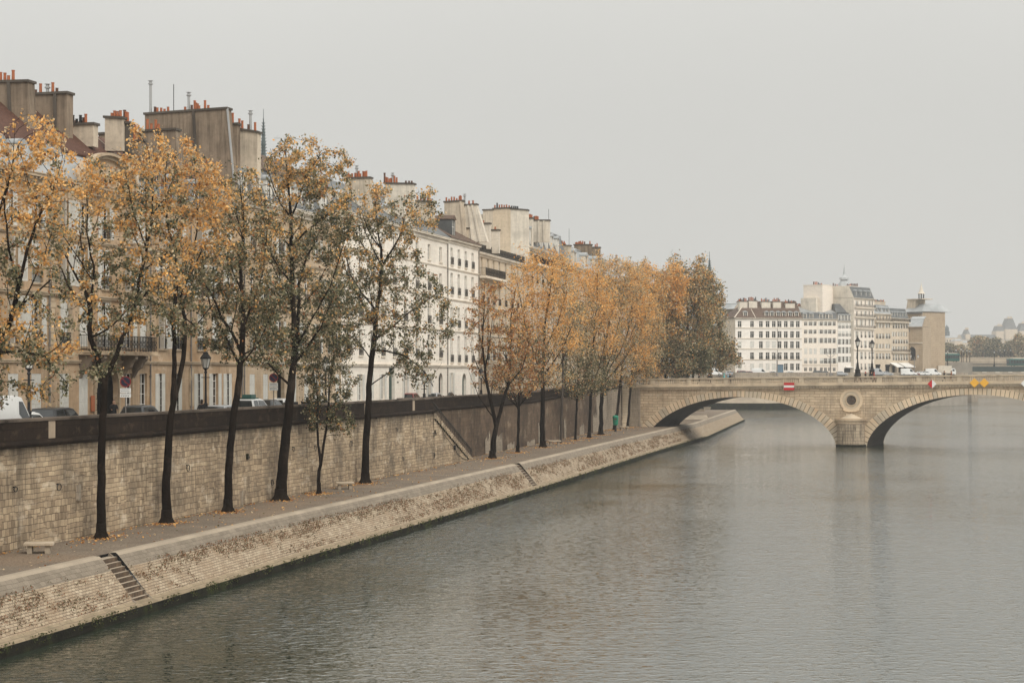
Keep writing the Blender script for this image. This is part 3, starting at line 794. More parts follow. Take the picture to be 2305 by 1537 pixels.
# ------------------------------------------------------------------ navigation boards on the bridge
red = plain('red_signal_enamel', (.50,.012,.018), .45, .08, 2); whi = plain('white_signal_enamel', (.74,.73,.70), .45, .06, 2); yel = plain('yellow_signal_enamel', (.80,.42,.05), .45, .08, 2)
def board_empty(px, z, lab, name, group=None):
    s = s_at(px, -.62); p = bw(s, -.62, z)
    return empty(name, p, BA, lab, 'sign', group), s
e, s = board_empty(1776, pz(869.5, bw(24).y), 'rectangular red board with white middle stripe hung on the bridge, left of the pier', 'navigation_sign')
mb = MB(); mb.box(-.80, .80, .0, .05, -.57, .57); mb.build('board', red, e)
mb = MB(); mb.box(-.80, .80, -.012, -.001, -.17, .17); mb.build('stripe', whi, e)
mb = MB(); mb.box(-.6, -.54, .05, .62, -.3, -.24); mb.box(.54, .6, .05, .62, -.3, -.24); mb.box(-.6, -.54, .05, .3, .36, .42); mb.box(.54, .6, .05, .3, .36, .42); mb.build('bracket', M['iron'], e)
def diamond(px, py, h, mats, lab, split=False):
    s = s_at(px, -.62); p = bw(s, -.62); z = pz(py, p.y)
    e = empty('navigation_sign', (p.x, p.y, z), BA, lab, 'sign', 'diamond boards over the right arch')
    if split:
        mb = MB(); mb.prism([(-h, 0), (-.004, -h), (-.004, h)], 'y', 0, .05); mb.build('board', mats[0], e, fixn=True)
        mb = MB(); mb.prism([(.004, -h), (h, 0), (.004, h)], 'y', 0, .05); mb.build('board', mats[1], e, fixn=True)
    else:
        mb = MB(); mb.prism([(-h, 0), (0, -h), (h, 0), (0, h)], 'y', 0, .05); mb.build('board', mats[0], e, fixn=True)
    mb = MB(); mb.box(-.03, .03, .05, .62, -.25, -.19); mb.box(-.03, .03, .05, .3, .3, .36); mb.build('bracket', M['iron'], e)
diamond(2098, 864, .66, (red, whi), 'diamond board, left half red and right half white', True)
diamond(2193.5, 861.5, .70, (yel,), 'left one of the two yellow diamond boards over the right arch')
diamond(2215.5, 861.5, .70, (yel,), 'right one of the two yellow diamond boards over the right arch')
diamond(2308, 863, .66, (whi, red), 'diamond board cut by the right edge of the photo, its left half white', True)

# ------------------------------------------------------------------ lamps
def lantern_lamp(loc, h, lab, group, s=1., arms=False, foot=None):
    e = empty('street_lamp', loc, 0, lab, 'street lamp', group)
    L0 = .95*s
    mb = MB(); hp = h-L0
    mb.lathe([(.34*s,0),(.34*s,.14*s),(.27*s,.2*s),(.25*s,.55*s),(.30*s,.62*s),(.17*s,.72*s),(.13*s,1.0*s),(.10*s,1.2*s),(.12*s,1.26*s),(.065*s,1.34*s),(.055*s,hp*.6),(.05*s,hp-.25*s),(.09*s,hp-.2*s),(.05*s,hp-.12*s),(.11*s,hp)], 12)
    mb.tube([(-.22*s,0,hp-.45*s),(.22*s,0,hp-.45*s)], .02*s, 5)
    mb.build('post', M['iron'], e, smooth=False)
    g = MB(); g.lathe([(.125*s,hp+.02),(.235*s,hp+.48*s)], 6); g.build('lantern_glass', M['lampglass'], e)
    t = MB()
    for k in range(6):
        a = 2*math.pi*k/6; t.tube([(.13*s*math.cos(a), .13*s*math.sin(a), hp), (.245*s*math.cos(a), .245*s*math.sin(a), hp+.5*s)], .014*s, 4)
    t.lathe([(.13*s,hp-.03*s),(.14*s,hp+.03*s)], 6)
    t.build('lantern_frame', M['iron'], e)
    c = MB(); c.lathe([(.27*s,hp+.47*s),(.28*s,hp+.52*s),(.17*s,hp+.68*s),(.13*s,hp+.72*s),(.13*s,hp+.78*s),(.05*s,hp+.84*s),(.02*s,hp+.88*s),(.045*s,hp+.92*s),(.0,h)], 12)
    c.build('lamp_cap', M['iron'], e)
    return e
# bridge lamps: one on each parapet
s = s_at(1930.5, 0); p = bw(s, 0, capz(s)); lantern_lamp(p, (840-757)/FP*p.y+(H-p.z), 'left lamp of the two tall lanterns on the bridge, nearer parapet', 'bridge lanterns', 1.55)
s = s_at(1963, WID); p = bw(s, WID, capz(s)); lantern_lamp(p, (840-763)/FP*p.y+(H-p.z), 'right lamp of the two tall lanterns on the bridge, farther parapet', 'bridge lanterns', 1.55)
def wallpath_Y(px, f, off=-.9):
    lo, hi = 60., 300.
    for _ in range(60):
        m_ = (lo+hi)/2
        if CX+FP*(f(m_)+off)/m_ < px: lo = m_
        else: hi = m_
    return m_
def quay_lamp(px, ytop, lab, f=wallA, off=-1.25):
    Y = wallpath_Y(px, f, off); x = f(Y)+off; z = street_z(Y)
    return lantern_lamp((x, Y, z), pz(ytop, Y)-z, lab, 'lamps along the quay parapet', 1.25)
quay_lamp(65, 776, 'iron lantern lamp at far left between the white van and the black car')
quay_lamp(463, 786, 'iron lantern lamp beside the dark figure behind the parapet')
quay_lamp(733, 799, 'iron lantern lamp half hidden in green leaves behind the small twin-stemmed tree')
quay_lamp(955, 832, 'iron lantern lamp just left of the stair top, before the white house')
quay_lamp(1083, 826, 'iron lantern lamp right of the green arched door', wallB)
quay_lamp(1272, 790, 'iron lantern lamp among the orange trees near the bridge', wallB)
# ------------------------------------------------------------------ buildings
MC = {}
def cached(key, fn):
    if key not in MC: MC[key] = fn()
    return MC[key]
def win_frame(w, h, bars=3, d=.22, arch=False, t=.055):
    def f():
        mb = MB()
        x = w/2
        mb.box(-x+.002, -x+t, d-.05, d, 0, h-.002); mb.box(x-t, x-.002, d-.05, d, 0, h-.002)
        mb.box(-x+t, x-t, d-.05, d, h-t, h-.002); mb.box(-x+t, x-t, d-.05, d, 0, t)
        mb.box(-.045, .045, d-.055, d-.001, t, h-t)
        for i in range(1, bars+1):
            z = h*i/(bars+1); tt = .03 if i < bars else .045
            mb.box(-x+t, -.045, d-.045, d-.01, z-tt/2, z+tt/2); mb.box(.045, x-t, d-.045, d-.01, z-tt/2, z+tt/2)
        return mb.mesh('window', M['frame'])
    return cached(('wf', round(w,2), round(h,2), bars, round(d,2)), f)
def win_pane(w, h, d=.22):
    def f():
        mb = MB(); mb.box(-w/2+.03, w/2-.03, d-.008, d+.03, .03, h-.03); return mb.mesh('pane', M['glass'])
    return cached(('wp', round(w,2), round(h,2), round(d,2)), f)
def shut_leaf(w, h):
    def f():
        mb = MB(); t = .06; x = w
        mb.box(0, t, -.035, 0, 0, h); mb.box(x-t, x, -.035, 0, 0, h); mb.box(t, x-t, -.035, 0, 0, .09); mb.box(t, x-t, -.035, 0, h-.08, h)
        for zc in (h*.36, h*.7): mb.box(t, x-t, -.035, 0, zc-.035, zc+.035)
        z = .09
        while z < h-.1:
            mb.add([(t, -.03, z), (x-t, -.03, z), (x-t, -.006, z+.05), (t, -.006, z+.05)], [(0,1,2,3)]); z += .055
        mb.box(t, x-t, -.004, 0, .09, h-.08)
        return mb.mesh('shutter', M['shutter'])
    return cached(('sh', round(w,2), round(h,2)), f)
def rail_mesh(w, h=.9, dep=.12, fancy=False, name='railing'):
    def f():
        mb = MB(); x = w/2
        mb.box(-x, x, -dep-.02, -dep+.02, h-.04, h); mb.box(-x, x, -dep-.012, -dep+.012, .06, .09)
        n = max(3, int(w/.11))
        for i in range(n+1):
            u = -x+w*i/n; mb.box(u-.009, u+.009, -dep-.009, -dep+.009, 0.06, h-.04)
        if dep > .2:
            for sx in (-x, x):
                mb.box(sx-.015, sx+.015, -dep, 0, h-.04, h); mb.box(sx-.012, sx+.012, -dep, 0, .06, .09)
                for i in range(1, int(dep/.11)+1): mb.box(sx-.009, sx+.009, -i*.11-.009, -i*.11+.009, .06, h-.04)
        if fancy:
            k = max(1, int(w/.42))
            for i in range(k):
                u = -x+w*(i+.5)/k
                for (du, dz, r) in ((-.08, .62, .075), (.08, .62, .075), (-.08, .32, .09), (.08, .32, .09), (0, .47, .06)):
                    mb.tube([(u+du+r*math.cos(t), -dep, dz+r*math.sin(t)) for t in np.linspace(0, 2*math.pi, 9)], .014, 3, cap=False)
                mb.box(u-.21-.018, u-.21+.018, -dep-.018, -dep+.018, 0, h)
        else:
            k = max(1, int(w/.33))
            for i in range(k):
                u = -x+w*(i+.5)/k
                mb.tube([(u+.1*math.cos(t), -dep, h*.5+.14*math.sin(t)) for t in np.linspace(0, 2*math.pi, 7)], .014, 3, cap=False)
        return mb.mesh(name, M['iron'])
    return cached(('rl', round(w,2), round(h,2), round(dep,2), fancy), f)
def sill_mesh(w, m):
    return cached(('sl', round(w,2), m.name), lambda: (lambda mb: (mb.box(-w/2-.12, w/2+.12, -.12, .03, -.1, -.002), mb.mesh('sill', m))[1])(MB()))
def surround_mesh(w, h, m, t=.16):
    def f():
        mb = MB(); x = w/2
        mb.box(-x-t, -x-.002, -.035, -.001, 0, h+t); mb.box(x+.002, x+t, -.035, -.001, 0, h+t); mb.box(-x, x, -.035, -.001, h+.002, h+t)
        return mb.mesh('window_surround', m)
    return cached(('su', round(w,2), round(h,2), m.name, t), f)

class Bld:
    def __init__(s, name, label, O, ang, L, D, wallm, cat='building', group=None, trim=None, lod=0):
        s.e = empty(name, O, ang, label, cat, group); s.O = Vector(O); s.ang = ang; s.L = L; s.D = D; s.wm = wallm; s.trim = trim or M['trim']; s.lod = lod
        s.U = Vector((math.cos(ang), math.sin(ang), 0)); s.N = Vector((-math.sin(ang), math.cos(ang), 0)); s.z0 = O[2]
        s.op = []
    def u_at(s, px, d=0.):          # local u of photo column px on the plane d metres behind the facade
        q = s.O+s.N*d; k = (px-CX)/FP
        return (k*q.y-q.x)/(s.U.x-k*s.U.y)
    def d_at(s, px, u):             # local depth at which the wall plane u is seen at photo column px
        q = s.O+s.U*u; k = (px-CX)/FP
        return (k*q.y-q.x)/(s.N.x-k*s.N.y)
    def Yw(s, u, d=0.): return (s.O+s.U*u+s.N*d).y
    def z_at(s, py, u, d=0.): return pz(py, s.Yw(u, d))-s.z0
    def hole(s, u, w, z, h, arch=0): s.op.append((u, w, z, h, arch))
    def window(s, u, z, w, h, shut=None, rail=False, sill=True, bars=3, surround=False, fancy=False, small=False):
        s.hole(u, w, z, h)
        o = link('window', win_frame(w, h, bars), s.e, (u, 0, z))
        link('pane', win_pane(w, h), o)
        if shut == 'closed':
            for k in (0, 1): 
                c = link('shutter', shut_leaf(w/2-.015, h-.03), o, (-w/2+.01 if k == 0 else .005, .05, .015))
        elif shut == 'open':
            link('shutter', shut_leaf(w/2, h-.02), o, (-w-.03, -.012, .01)); link('shutter', shut_leaf(w/2, h-.02), o, (w/2+.03, -.012, .01))
        elif shut == 'half':
            link('shutter', shut_leaf(w/2, h-.02), o, (-w-.03, -.012, .01))
            link('shutter', shut_leaf(w/2-.02, h-.03), o, (.01, .05, .015))
        elif shut == 'ajar':
            for k in (0, 1):
                c = link('shutter', shut_leaf(w/2, h-.02), o, (-w/2, -.02, .01) if k == 0 else (w/2, -.02, .01)); c.rotation_euler = (0, 0, math.radians(-112 if k == 0 else -68))
        if rail: link('railing', rail_mesh(w+.16, .85 if h > 1.7 else .5, .10, fancy), o)
        if sill: link('sill', sill_mesh(w, s.trim), o)
        if surround: link('window_surround', surround_mesh(w, h, s.trim), o)
        return o
    def farwin(s, u, z, w, h, shut=None, rail=False, pm=None):
        """small far window: frame and pane in one, shutters a sub-part"""
        s.hole(u, w, z, h)
        def f():
            mb = MB(); x = w/2
            mb.box(-x+.002, x-.002, .24, .3, .002, h-.002, 1)
            t = .09
            mb.box(-x+.002, -x+t, .19, .239, 0, h); mb.box(x-t, x-.002, .19, .239, 0, h); mb.box(-x+t, x-t, .19, .239, h-t, h); mb.box(-.05, .05, .19, .239, 0, h-t); mb.box(-x+t, -.05, .2, .239, h*.66, h*.66+.07)
            mb.box(.05, x-t, .2, .239, h*.66, h*.66+.07)
            return mb.mesh('window', [M['frame'], M['glass']])
        o = link('window', cached(('fw', round(w,2), round(h,2)), f), s.e, (u, 0, z))
        if shut == 'open':
            link('shutter', shut_leaf(w/2, h-.02), o, (-w-.03, -.012, .01)); link('shutter', shut_leaf(w/2, h-.02), o, (w/2+.03, -.012, .01))
        if shut == 'closed': link('shutter', shut_leaf(w-.04, h-.03), o, (-w/2+.02, .05, .015))
        if rail: link('railing', rail_mesh(w+.1, .8, .10), o)
        return o
    def door(s, u, w, h, mat, arch=0, z=.1, leaf=True):
        s.hole(u, w, z, h, arch)
        mb = MB(); r = w/2
        if arch: poly = [(-r+.01, 0), (r-.01, 0), (r-.01, h-r*arch)]+[(r*.99*math.cos(t), h-r*arch+r*arch*.99*math.sin(t)) for t in np.linspace(0, math.pi, 13)][1:-1]+[(-r+.01, h-r*arch)]
        else: poly = [(-r+.01, 0), (r-.01, 0), (r-.01, h-.01), (-r+.01, h-.01)]
        mb.prism(poly, 'y', .30, .36)
        o = mb.build('door', mat, s.e, (u, 0, z), fixn=True)
        mb = MB()
        for sx in (-1, 1):
            for (a, b) in ((.08, .3), (.34, .62), (.66, .86)):
                zz0, zz1 = h*a*(1 if not arch else .8), h*b*(1 if not arch else .8)
                x0, x1 = sorted((sx*.06*w, sx*.44*w)); mb.box(x0, x1, .27, .299, zz0, zz1)
        mb.build('door_panel', mat, o)
        mb = MB(); mb.lathe([(.0,-.05),(.05,0),(.0,.05)], 6, 0, (.1, .24, 1.1)); mb.build('handle', M['iron'], o)
        return o
    def walls(s, ht, gable=None, name='wall', side_mat=None):
        """facade with real openings and reveals; side and back walls; gable = ridge height"""
        mb = MB(); L = s.L
        us = sorted({0., L}|{o[0]-o[1]/2 for o in s.op}|{o[0]+o[1]/2 for o in s.op})
        us = [u for u in us if 0 <= u <= L]
        # columns -> spans of z covered by openings
        for a, b in zip(us[:-1], us[1:]):
            if b-a < 1e-5: continue
            mid = (a+b)/2
            spans = sorted((o[2], o[2]+o[3]) for o in s.op if o[0]-o[1]/2 < mid < o[0]+o[1]/2)
            z = 0.
            for z0, z1 in spans:
                if z0 > z+1e-6: mb.quad((a,0,z), (b,0,z), (b,0,z0), (a,0,z0))
                z = max(z, z1)
            if z < ht: mb.quad((a,0,z), (b,0,z), (b,0,ht), (a,0,ht))
        for (u, w, z, h, arch) in s.op:
            a, b, c, d = u-w/2, u+w/2, z, z+h; R = .36
            mb.quad((a,0,c), (a,0,d), (a,R,d), (a,R,c)); mb.quad((b,0,d), (b,0,c), (b,R,c), (b,R,d))
            mb.quad((a,0,c), (a,R,c), (b,R,c), (b,0,c)); mb.quad((a,R,d), (a,0,d), (b,0,d), (b,R,d))
            mb.quad((a-.02,R,c), (a-.02,R,d), (b+.02,R,d), (b+.02,R,c))
            if arch:
                r = w/2; cz = d-r*arch; T = [(u+r*math.cos(t), cz+r*arch*math.sin(t)) for t in np.linspace(0, math.pi, 17)]
                for p, q in zip(T[:-1], T[1:]):
                    mb.quad((p[0],0,p[1]), (p[0],0,d), (q[0],0,d), (q[0],0,q[1])); mb.quad((p[0],0,p[1]), (q[0],0,q[1]), (q[0],R,q[1]), (p[0],R,p[1]))
        D = s.D
        g = gable or ht
        mb.add([(0,0,0), (0,0,ht), (0,D*.45,g), (0,D,ht), (0,D,0)], [(0,1,2,3,4)], 1); mb.add([(L,0,0), (L,0,ht), (L,D*.45,g), (L,D,ht), (L,D,0)], [(4,3,2,1,0)], 1)
        mb.quad((L,D,0), (0,D,0), (0,D,ht), (L,D,ht), 1)
        return mb.build(name, [s.wm, side_mat or M['flue_pale']], s.e)
    def band(s, z, h=.16, out=.12, m=None, u0=0, u1=None, name='string_course'):
        mb = MB(); u1 = s.L if u1 is None else u1
        mb.box(u0, u1, -out, -.002, z, z+h*.55); mb.box(u0, u1, -out*1.35, -.002, z+h*.55+.002, z+h)
        return mb.build(name, m or s.trim, s.e)
    def cornice(s, z, m=None, out=.4, h=.5, modill=True):
        mb = MB(); L = s.L
        mb.box(0, L, -out*.35, 0-.002, z-h, z-h*.55); mb.box(0, L, -out, -.002, z-h*.3, z-.002); mb.box(0, L, -out*1.12, .3, z+.0, z+.07)
        if modill:
            u = .15
            while u < L: mb.box(u, u+.14, -out*.85, -.004, z-h*.54, z-h*.304); u += .42
        return mb.build('cornice', m or s.trim, s.e)
    def gable_roof(s, z, ridge, m, over=.35, dfrac=.45):
        mb = MB(); L, D = s.L, s.D; r = D*dfrac; sl = (ridge-z)/r
        mb.quad((0,-over,z-over*sl*.0+.08), (L,-over,z+.08), (L,r,ridge), (0,r,ridge)); mb.quad((0,r,ridge), (L,r,ridge), (L,D,z), (0,D,z))
        mb.quad((0,-over,z+.0), (L,-over,z+.0), (L,-over,z+.08), (0,-over,z+.08))
        return mb.build('roof', m, s.e)
    def mansard(s, z, hl, back, hr, m1, m2, side_m=None, u0=0, u1=None):
        """steep lower slope hl high set back by `back`, shallow upper slope rising hr"""
        u1 = s.L if u1 is None else u1; D = s.D; mb = MB(); mid = D*.48
        pr = [(.0, z), (back, z+hl), (mid, z+hl+hr), (D-back, z+hl), (D, z)]
        mm = [0, 1, 1, 0]
        for (p, q, k) in zip(pr[:-1], pr[1:], mm): mb.quad((u0,p[0],p[1]), (u1,p[0],p[1]), (u1,q[0],q[1]), (u0,q[0],q[1]), k)
        mb.box(u0, u1, back-.12, back+.02, z+hl-.05, z+hl+.09, 1)
        o = mb.build('roof', [m1, m2], s.e)
        for u in (u0, u1):
            mb = MB(); mb.prism([(y, zz+.0) for y, zz in pr], 'x', u-.0 if u == u0 else u-.2, u+.2 if u == u0 else u+.0)
            mb.build('gable_wall', side_m or M['flue_pale'], s.e, fixn=True)
        return o
    def dormer(s, u, z, w, h, y0=.25, depth=1.6, m=None, arch=True, face=None):
        o = MB(); face = face or M['zinc']; m = m or M['zinc']
        x = w/2; t = .13
        o.box(-x-t, -x, 0, depth, 0, h+.05); o.box(x, x+t, 0, depth, 0, h+.05); o.box(-x, x, 0, .14, h, h+.14); o.box(-x, x, 0, .14, -.08, 0)
        d = o.build('dormer', face, s.e, (u, y0, z))
        r = MB(); X = x+t+.1
        if arch: pol = [(-X, h+.05)]+[(X*math.cos(a), h+.1+.38*w*math.sin(a)) for a in np.linspace(math.pi, 0, 9)]+[(X, h+.05)]
        else: pol = [(-X, h+.05), (-X, h+.14), (0, h+.14+.35*w), (X, h+.14), (X, h+.05)]
        r.prism(pol, 'y', -.12, depth+.2); r.build('dormer_roof', m, d, fixn=True)
        q = MB(); q.box(-x+.01, x-.01, .10, .12, .01, h-.01, 1); q.box(-.04, .04, .06, .099, .0, h); q.box(-x, -x+.07, .06, .099, 0, h); q.box(x-.07, x, .06, .099, 0, h); q.box(-x+.07, -.04, .07, .099, h*.6, h*.6+.05); q.box(.04, x-.07, .07, .099, h*.6, h*.6+.05)
        q.build('window', [M['frame'], M['glass']], d)
        return d
    def chimney(s, u, px0, px1, pyt0, pyt1, pyb, m, th=.7, pots=(), flare=0., cap=True, ridges=0, pot_m=None):
        """slab standing across the roof in the plane u: seen from column px0 to px1, top rows pyt0..pyt1, foot row pyb.
           pots: (column, height_m, kind)"""
        d0 = s.d_at(px1, u); d1 = s.d_at(px0, u)
        zt1 = s.z_at(pyt1, u, d0); zt0 = s.z_at(pyt0, u, d1)
        zb0 = s.z_at(pyb, u, d0); zb1 = s.z_at(pyb, u, d1)
        fl = flare
        mb = MB()
        P = [(u, d0-fl, zb0), (u+th, d0-fl, zb0), (u+th, d1, zb1), (u, d1, zb1), (u, d0, zt1), (u+th, d0, zt1), (u+th, d1, zt0), (u, d1, zt0)]
        mb.hexa(P)
        o = mb.build('chimney', m, s.e, fixn=True)
        if ridges:      # flues showing as shallow ribs on the broad side
            rb = MB()
            for k in ridges:
                a = d0+(d1-d0)*k; w_ = .10; zt = zt1+(zt0-zt1)*k; lean = fl*(1-k)
                rb.hexa([(u-.12, a-w_-lean, zb0), (u-.001, a-w_-lean, zb0), (u-.001, a+w_-lean, zb0), (u-.12, a+w_-lean, zb0), (u-.12, a-w_, zt-.05), (u-.001, a-w_, zt-.05), (u-.001, a+w_, zt-.05), (u-.12, a+w_, zt-.05)])
            rb.build('flue_rib', M['cap'] if th > .6 and m is M['flue'] else m, o, fixn=True)
        if cap:
            c = MB(); e = .1
            c.hexa([(u-e, d0-e, zt1-.06), (u+th+e, d0-e, zt1-.06), (u+th+e, d1+e, zt0-.06), (u-e, d1+e, zt0-.06), (u-e, d0-e, zt1+.1), (u+th+e, d0-e, zt1+.1), (u+th+e, d1+e, zt0+.1), (u-e, d1+e, zt0+.1)])
            c.build('chimney_coping', M['cap'], o, fixn=True)
        for pp in pots:
            px, hh = pp[0], pp[1]; kind = pp[2] if len(pp) > 2 else 'o'
            d = s.d_at(px, u+th/2); k = (d-d0)/(d1-d0) if abs(d1-d0) > 1e-6 else 0
            zt = zt1+(zt0-zt1)*min(max(k, 0), 1)+.1
            if kind == 'f':
                me = cached(('flue', round(hh,2)), lambda: (lambda q: (q.lathe([(.11,0),(.11,hh-.35),(.2,hh-.33),(.2,hh-.25),(.12,hh-.22),(.12,hh-.08),(.22,hh-.06),(.05,hh)], 8), q.mesh('metal_flue', M['steel']))[1])(MB()))
                link('metal_flue', me, o, (u+th/2, d, zt-.05))
            elif kind == 'a':
                q = MB(); q.tube([(0,0,0), (0,0,hh)], .03, 4); q.build('antenna', M['iron'], o, (u+th/2, d, zt-.1))
            else:
                mt = {'o': M['pot'], 'd': M['pot_dark'], 's': M['iron']}[kind]; r = .12; hh = hh*.85
                me = cached(('pot', round(hh,2), kind), lambda: (lambda q: (q.lathe([(r,0),(r*.9,.05),(r*.78,hh*.9),(r*.95,hh*.92),(r*.95,hh)], 8), q.mesh('chimney_pot', mt))[1])(MB()))
                link('chimney_pot', me, o, (u+th/2+random.uniform(-.08,.08), d, zt-.03))
        return o
    def downpipe(s, u, z0, z1):
        mb = MB(); mb.tube([(u, -.09, z0), (u, -.09, z1)], .055, 6)
        for z in np.arange(z0+1, z1, 2.2): mb.box(u-.07, u+.07, -.15, -.002, z, z+.05)
        return mb.build('downpipe', M['pipe'], s.e)
    def balcony(s, u0, u1, z, dep=.8, h=1.0, fancy=True, brackets=2, m=None):
        mb = MB(); mb.box(u0, u1, -dep, -.002, z-.16, z-.002); mb.box(u0-.05, u1+.05, -dep-.06, -.002, z-.26, z-.162)
        o = mb.build('balcony', m or s.trim, s.e)
        link('railing', rail_mesh(u1-u0-.06, h, dep-.06, fancy), o, ((u0+u1)/2, 0, z))
        if brackets:
            for k in range(brackets):
                u = u0+(u1-u0)*(k+.5)/brackets; q = MB()
                q.prism([(-.01, z-.27), (-dep*.9, z-.27), (-dep*.75, z-.55), (-.3, z-.75), (-.01, z-1.15)], 'x', u-.16, u+.16); q.build('bracket', m or s.trim, o, fixn=True)
        return o
def pots(a, b, n, h=.55, kinds='o', jit=.0):
    r = []
    for i in range(n):
        r.append((a+(b-a)*(i/(n-1) if n > 1 else .5)+random.uniform(-jit, jit), h*random.uniform(.65, 1.25), random.choice(kinds)))
    return r

def seg_building(name, label, pxa, pxb, D, wm, trim=None, group='houses along the quay', sink=0.):
    Ya, Yb = fac_Y(pxa), fac_Y(pxb)
    A = Vector((facX(Ya), Ya, 0)); B = Vector((facX(Yb), Yb, 0)); d = B-A
    zg = min(street_z(Ya), street_z(Yb))-.02
    return Bld(name, label, (A.x, A.y, zg), math.atan2(d.y, d.x), d.length, D, wm, trim=trim, group=group)
random.seed(21)
# ============ A1: honey stone hotel with arched pediment
b = seg_building('town_house', 'honey stone mansion with carved arched pediment, long iron balcony and great dark doorway', -150, 338, 11, M['f_hotel'])
A1 = b; u = b.u_at
HT = 15.45
cols = [-115, -75, -30, 30, 82, 145, 188, 290, 323]
ccol = [-115, -75, -30, 30, 82, 145, 188, 238, 290, 323]
for i, c in enumerate(ccol):
    uc = u(c)
    if c != 238:
        if c in (290, 323): b.window(uc, .75, 1.15, 2.75, None, False, bars=3)
        else: b.window(uc, .75, 1.22, 2.75, 'closed', surround=False, sill=True)
    dd = {238: 1.0}.get(c, 1.0)
    sh = ['closed', 'ajar', 'closed', 'ajar', 'open', 'closed', 'closed', 'half', 'open', 'closed'][i]
    b.window(uc, 5.2, 1.15*dd, 2.9, sh, rail=not (165 < c < 325), fancy=True, surround=True, bars=4)
    b.window(uc, 8.95, 1.1, 2.55, ['open', 'closed', 'closed', 'ajar', 'closed', 'ajar', 'open', 'half', 'ajar', 'open'][i], rail=True, bars=3)
    b.window(uc, 12.2, 1.05, 2.05, ['open', 'closed', 'ajar', 'half', 'open', 'ajar', 'open', 'open', 'ajar', 'closed'][i], rail=(i % 3 == 1), bars=3)
b.door(u(240), 3.1, 4.0, M['dark'], arch=1.0, z=.12)
b.walls(HT, gable=HT+5.2)
b.band(4.15, .2, .13); b.band(8.25, .22, .16); b.band(11.75, .16, .12); b.band(.0, .45, .06, name='plinth')
b.cornice(HT, out=.5, h=.6)
# arched pediment with carved oval
up0, up1 = u(176), u(294); uc = (up0+up1)/2; R = (up1-up0)/2
hz = 2.05
def arcp(r, k, n=20): return [(uc+r*math.cos(t), HT+.08+k*math.sin(t)) for t in np.linspace(0, math.pi, n)]
mb = MB(); mb.prism([(uc+R, HT+.08)]+arcp(R*.97, hz*.95)[1:-1]+[(uc-R, HT+.08)], 'y', -.12, .5); ped = mb.build('pediment', M['f_hotel'], b.e, fixn=True)
mb = MB()
for (r0, k0, r1, k1, y) in ((R*.9, hz*.88, R*.98, hz*.98, -.32), (R*.985, hz*.985, R*1.05, hz*1.07, -.55)):
    A_ = arcp(r0, k0, 26); B_ = arcp(r1, k1, 26)
    for i in range(25):
        q = [A_[i], B_[i], B_[i+1], A_[i+1]]; mb.hexa([(x, y, z) for x, z in q]+[(x, -.1, z) for x, z in q])
mb.build('pediment_moulding', M['trim'], ped, fixn=True)
mb = MB()
for i in range(12):
    t = 2*math.pi*i/12; mb.lathe([(0,-.13),(.12,0),(0,.13)], 6, 0, (uc+.42*math.cos(t), -.16, HT+.95+.55*math.sin(t)))
mb.prism([(uc+.34*math.cos(t), HT+.95+.47*math.sin(t)) for t in np.linspace(0, 2*math.pi, 17)[:-1]], 'y', -.2, -.1)
for i in range(34):
    sx = random.choice((-1, 1)); x = random.uniform(.6, R*.72); mb.lathe([(0,-.16),(.15,0),(0,.16)], 5, 0, (uc+sx*x, -.15, HT+.3+random.random()*max(.1, (hz*.8*math.sqrt(1-(x/R)**2)-.4))))
mb.build('carved_relief', M['trim'], ped, fixn=True)
# long balcony over the doorway
b.balcony(u(176), u(323), 4.95, 1.05, 1.0, True, 0)
for px in (181, 205, 276, 300):
    mb = MB(); uu = u(px); mb.prism([(-.01, 4.66), (-1.0, 4.66), (-1.02, 4.45), (-.75, 4.2), (-.62, 3.9), (-.3, 3.7), (-.01, 3.2)], 'x', uu-.18, uu+.18); mb.build('console_bracket', M['trim_dark'], b.e, fixn=True)
mb = MB()                            # rusticated door case
for k in range(9):
    for ua in (u(240)-1.90, u(240)+1.58): mb.box(ua+(.03 if k % 2 else 0), ua+.31-(.03 if k % 2 else 0), -.12, -.002, .1+k*.36, .1+k*.36+.33)
A_ = [(u(240)+1.57*math.cos(t), 2.57+1.57*math.sin(t)) for t in np.linspace(0, math.pi, 15)]; B_ = [(u(240)+1.85*math.cos(t), 2.57+1.66*math.sin(t)) for t in np.linspace(0, math.pi, 15)]
for i in range(14):
    q = [A_[i], B_[i], B_[i+1], A_[i+1]]; mb.hexa([(x, -.14, z) for x, z in q]+[(x, -.002, z) for x, z in q])
mb.build('door_case', M['trim'], b.e, fixn=True)
mb = MB()                            # quoins
for px in (118, 338, 158):
    uu = u(px) if px < 330 else b.L-.35
    for k in range(28): mb.box(uu-(.22 if k % 2 else .34), uu+(.22 if k % 2 else .34), -.05, -.003, 4.5+k*.38, 4.5+k*.38+.34)
mb.build('quoin', M['trim'], b.e)
b.downpipe(u(118)-.5, .1, 15); b.downpipe(b.L-.1, .1, 15.2)
mb = MB(); uu = u(206); mb.box(uu-.22, uu+.22, -.13, -.06, 1.1, 2.1); mb.build('wall_poster', M['pot'], b.e)
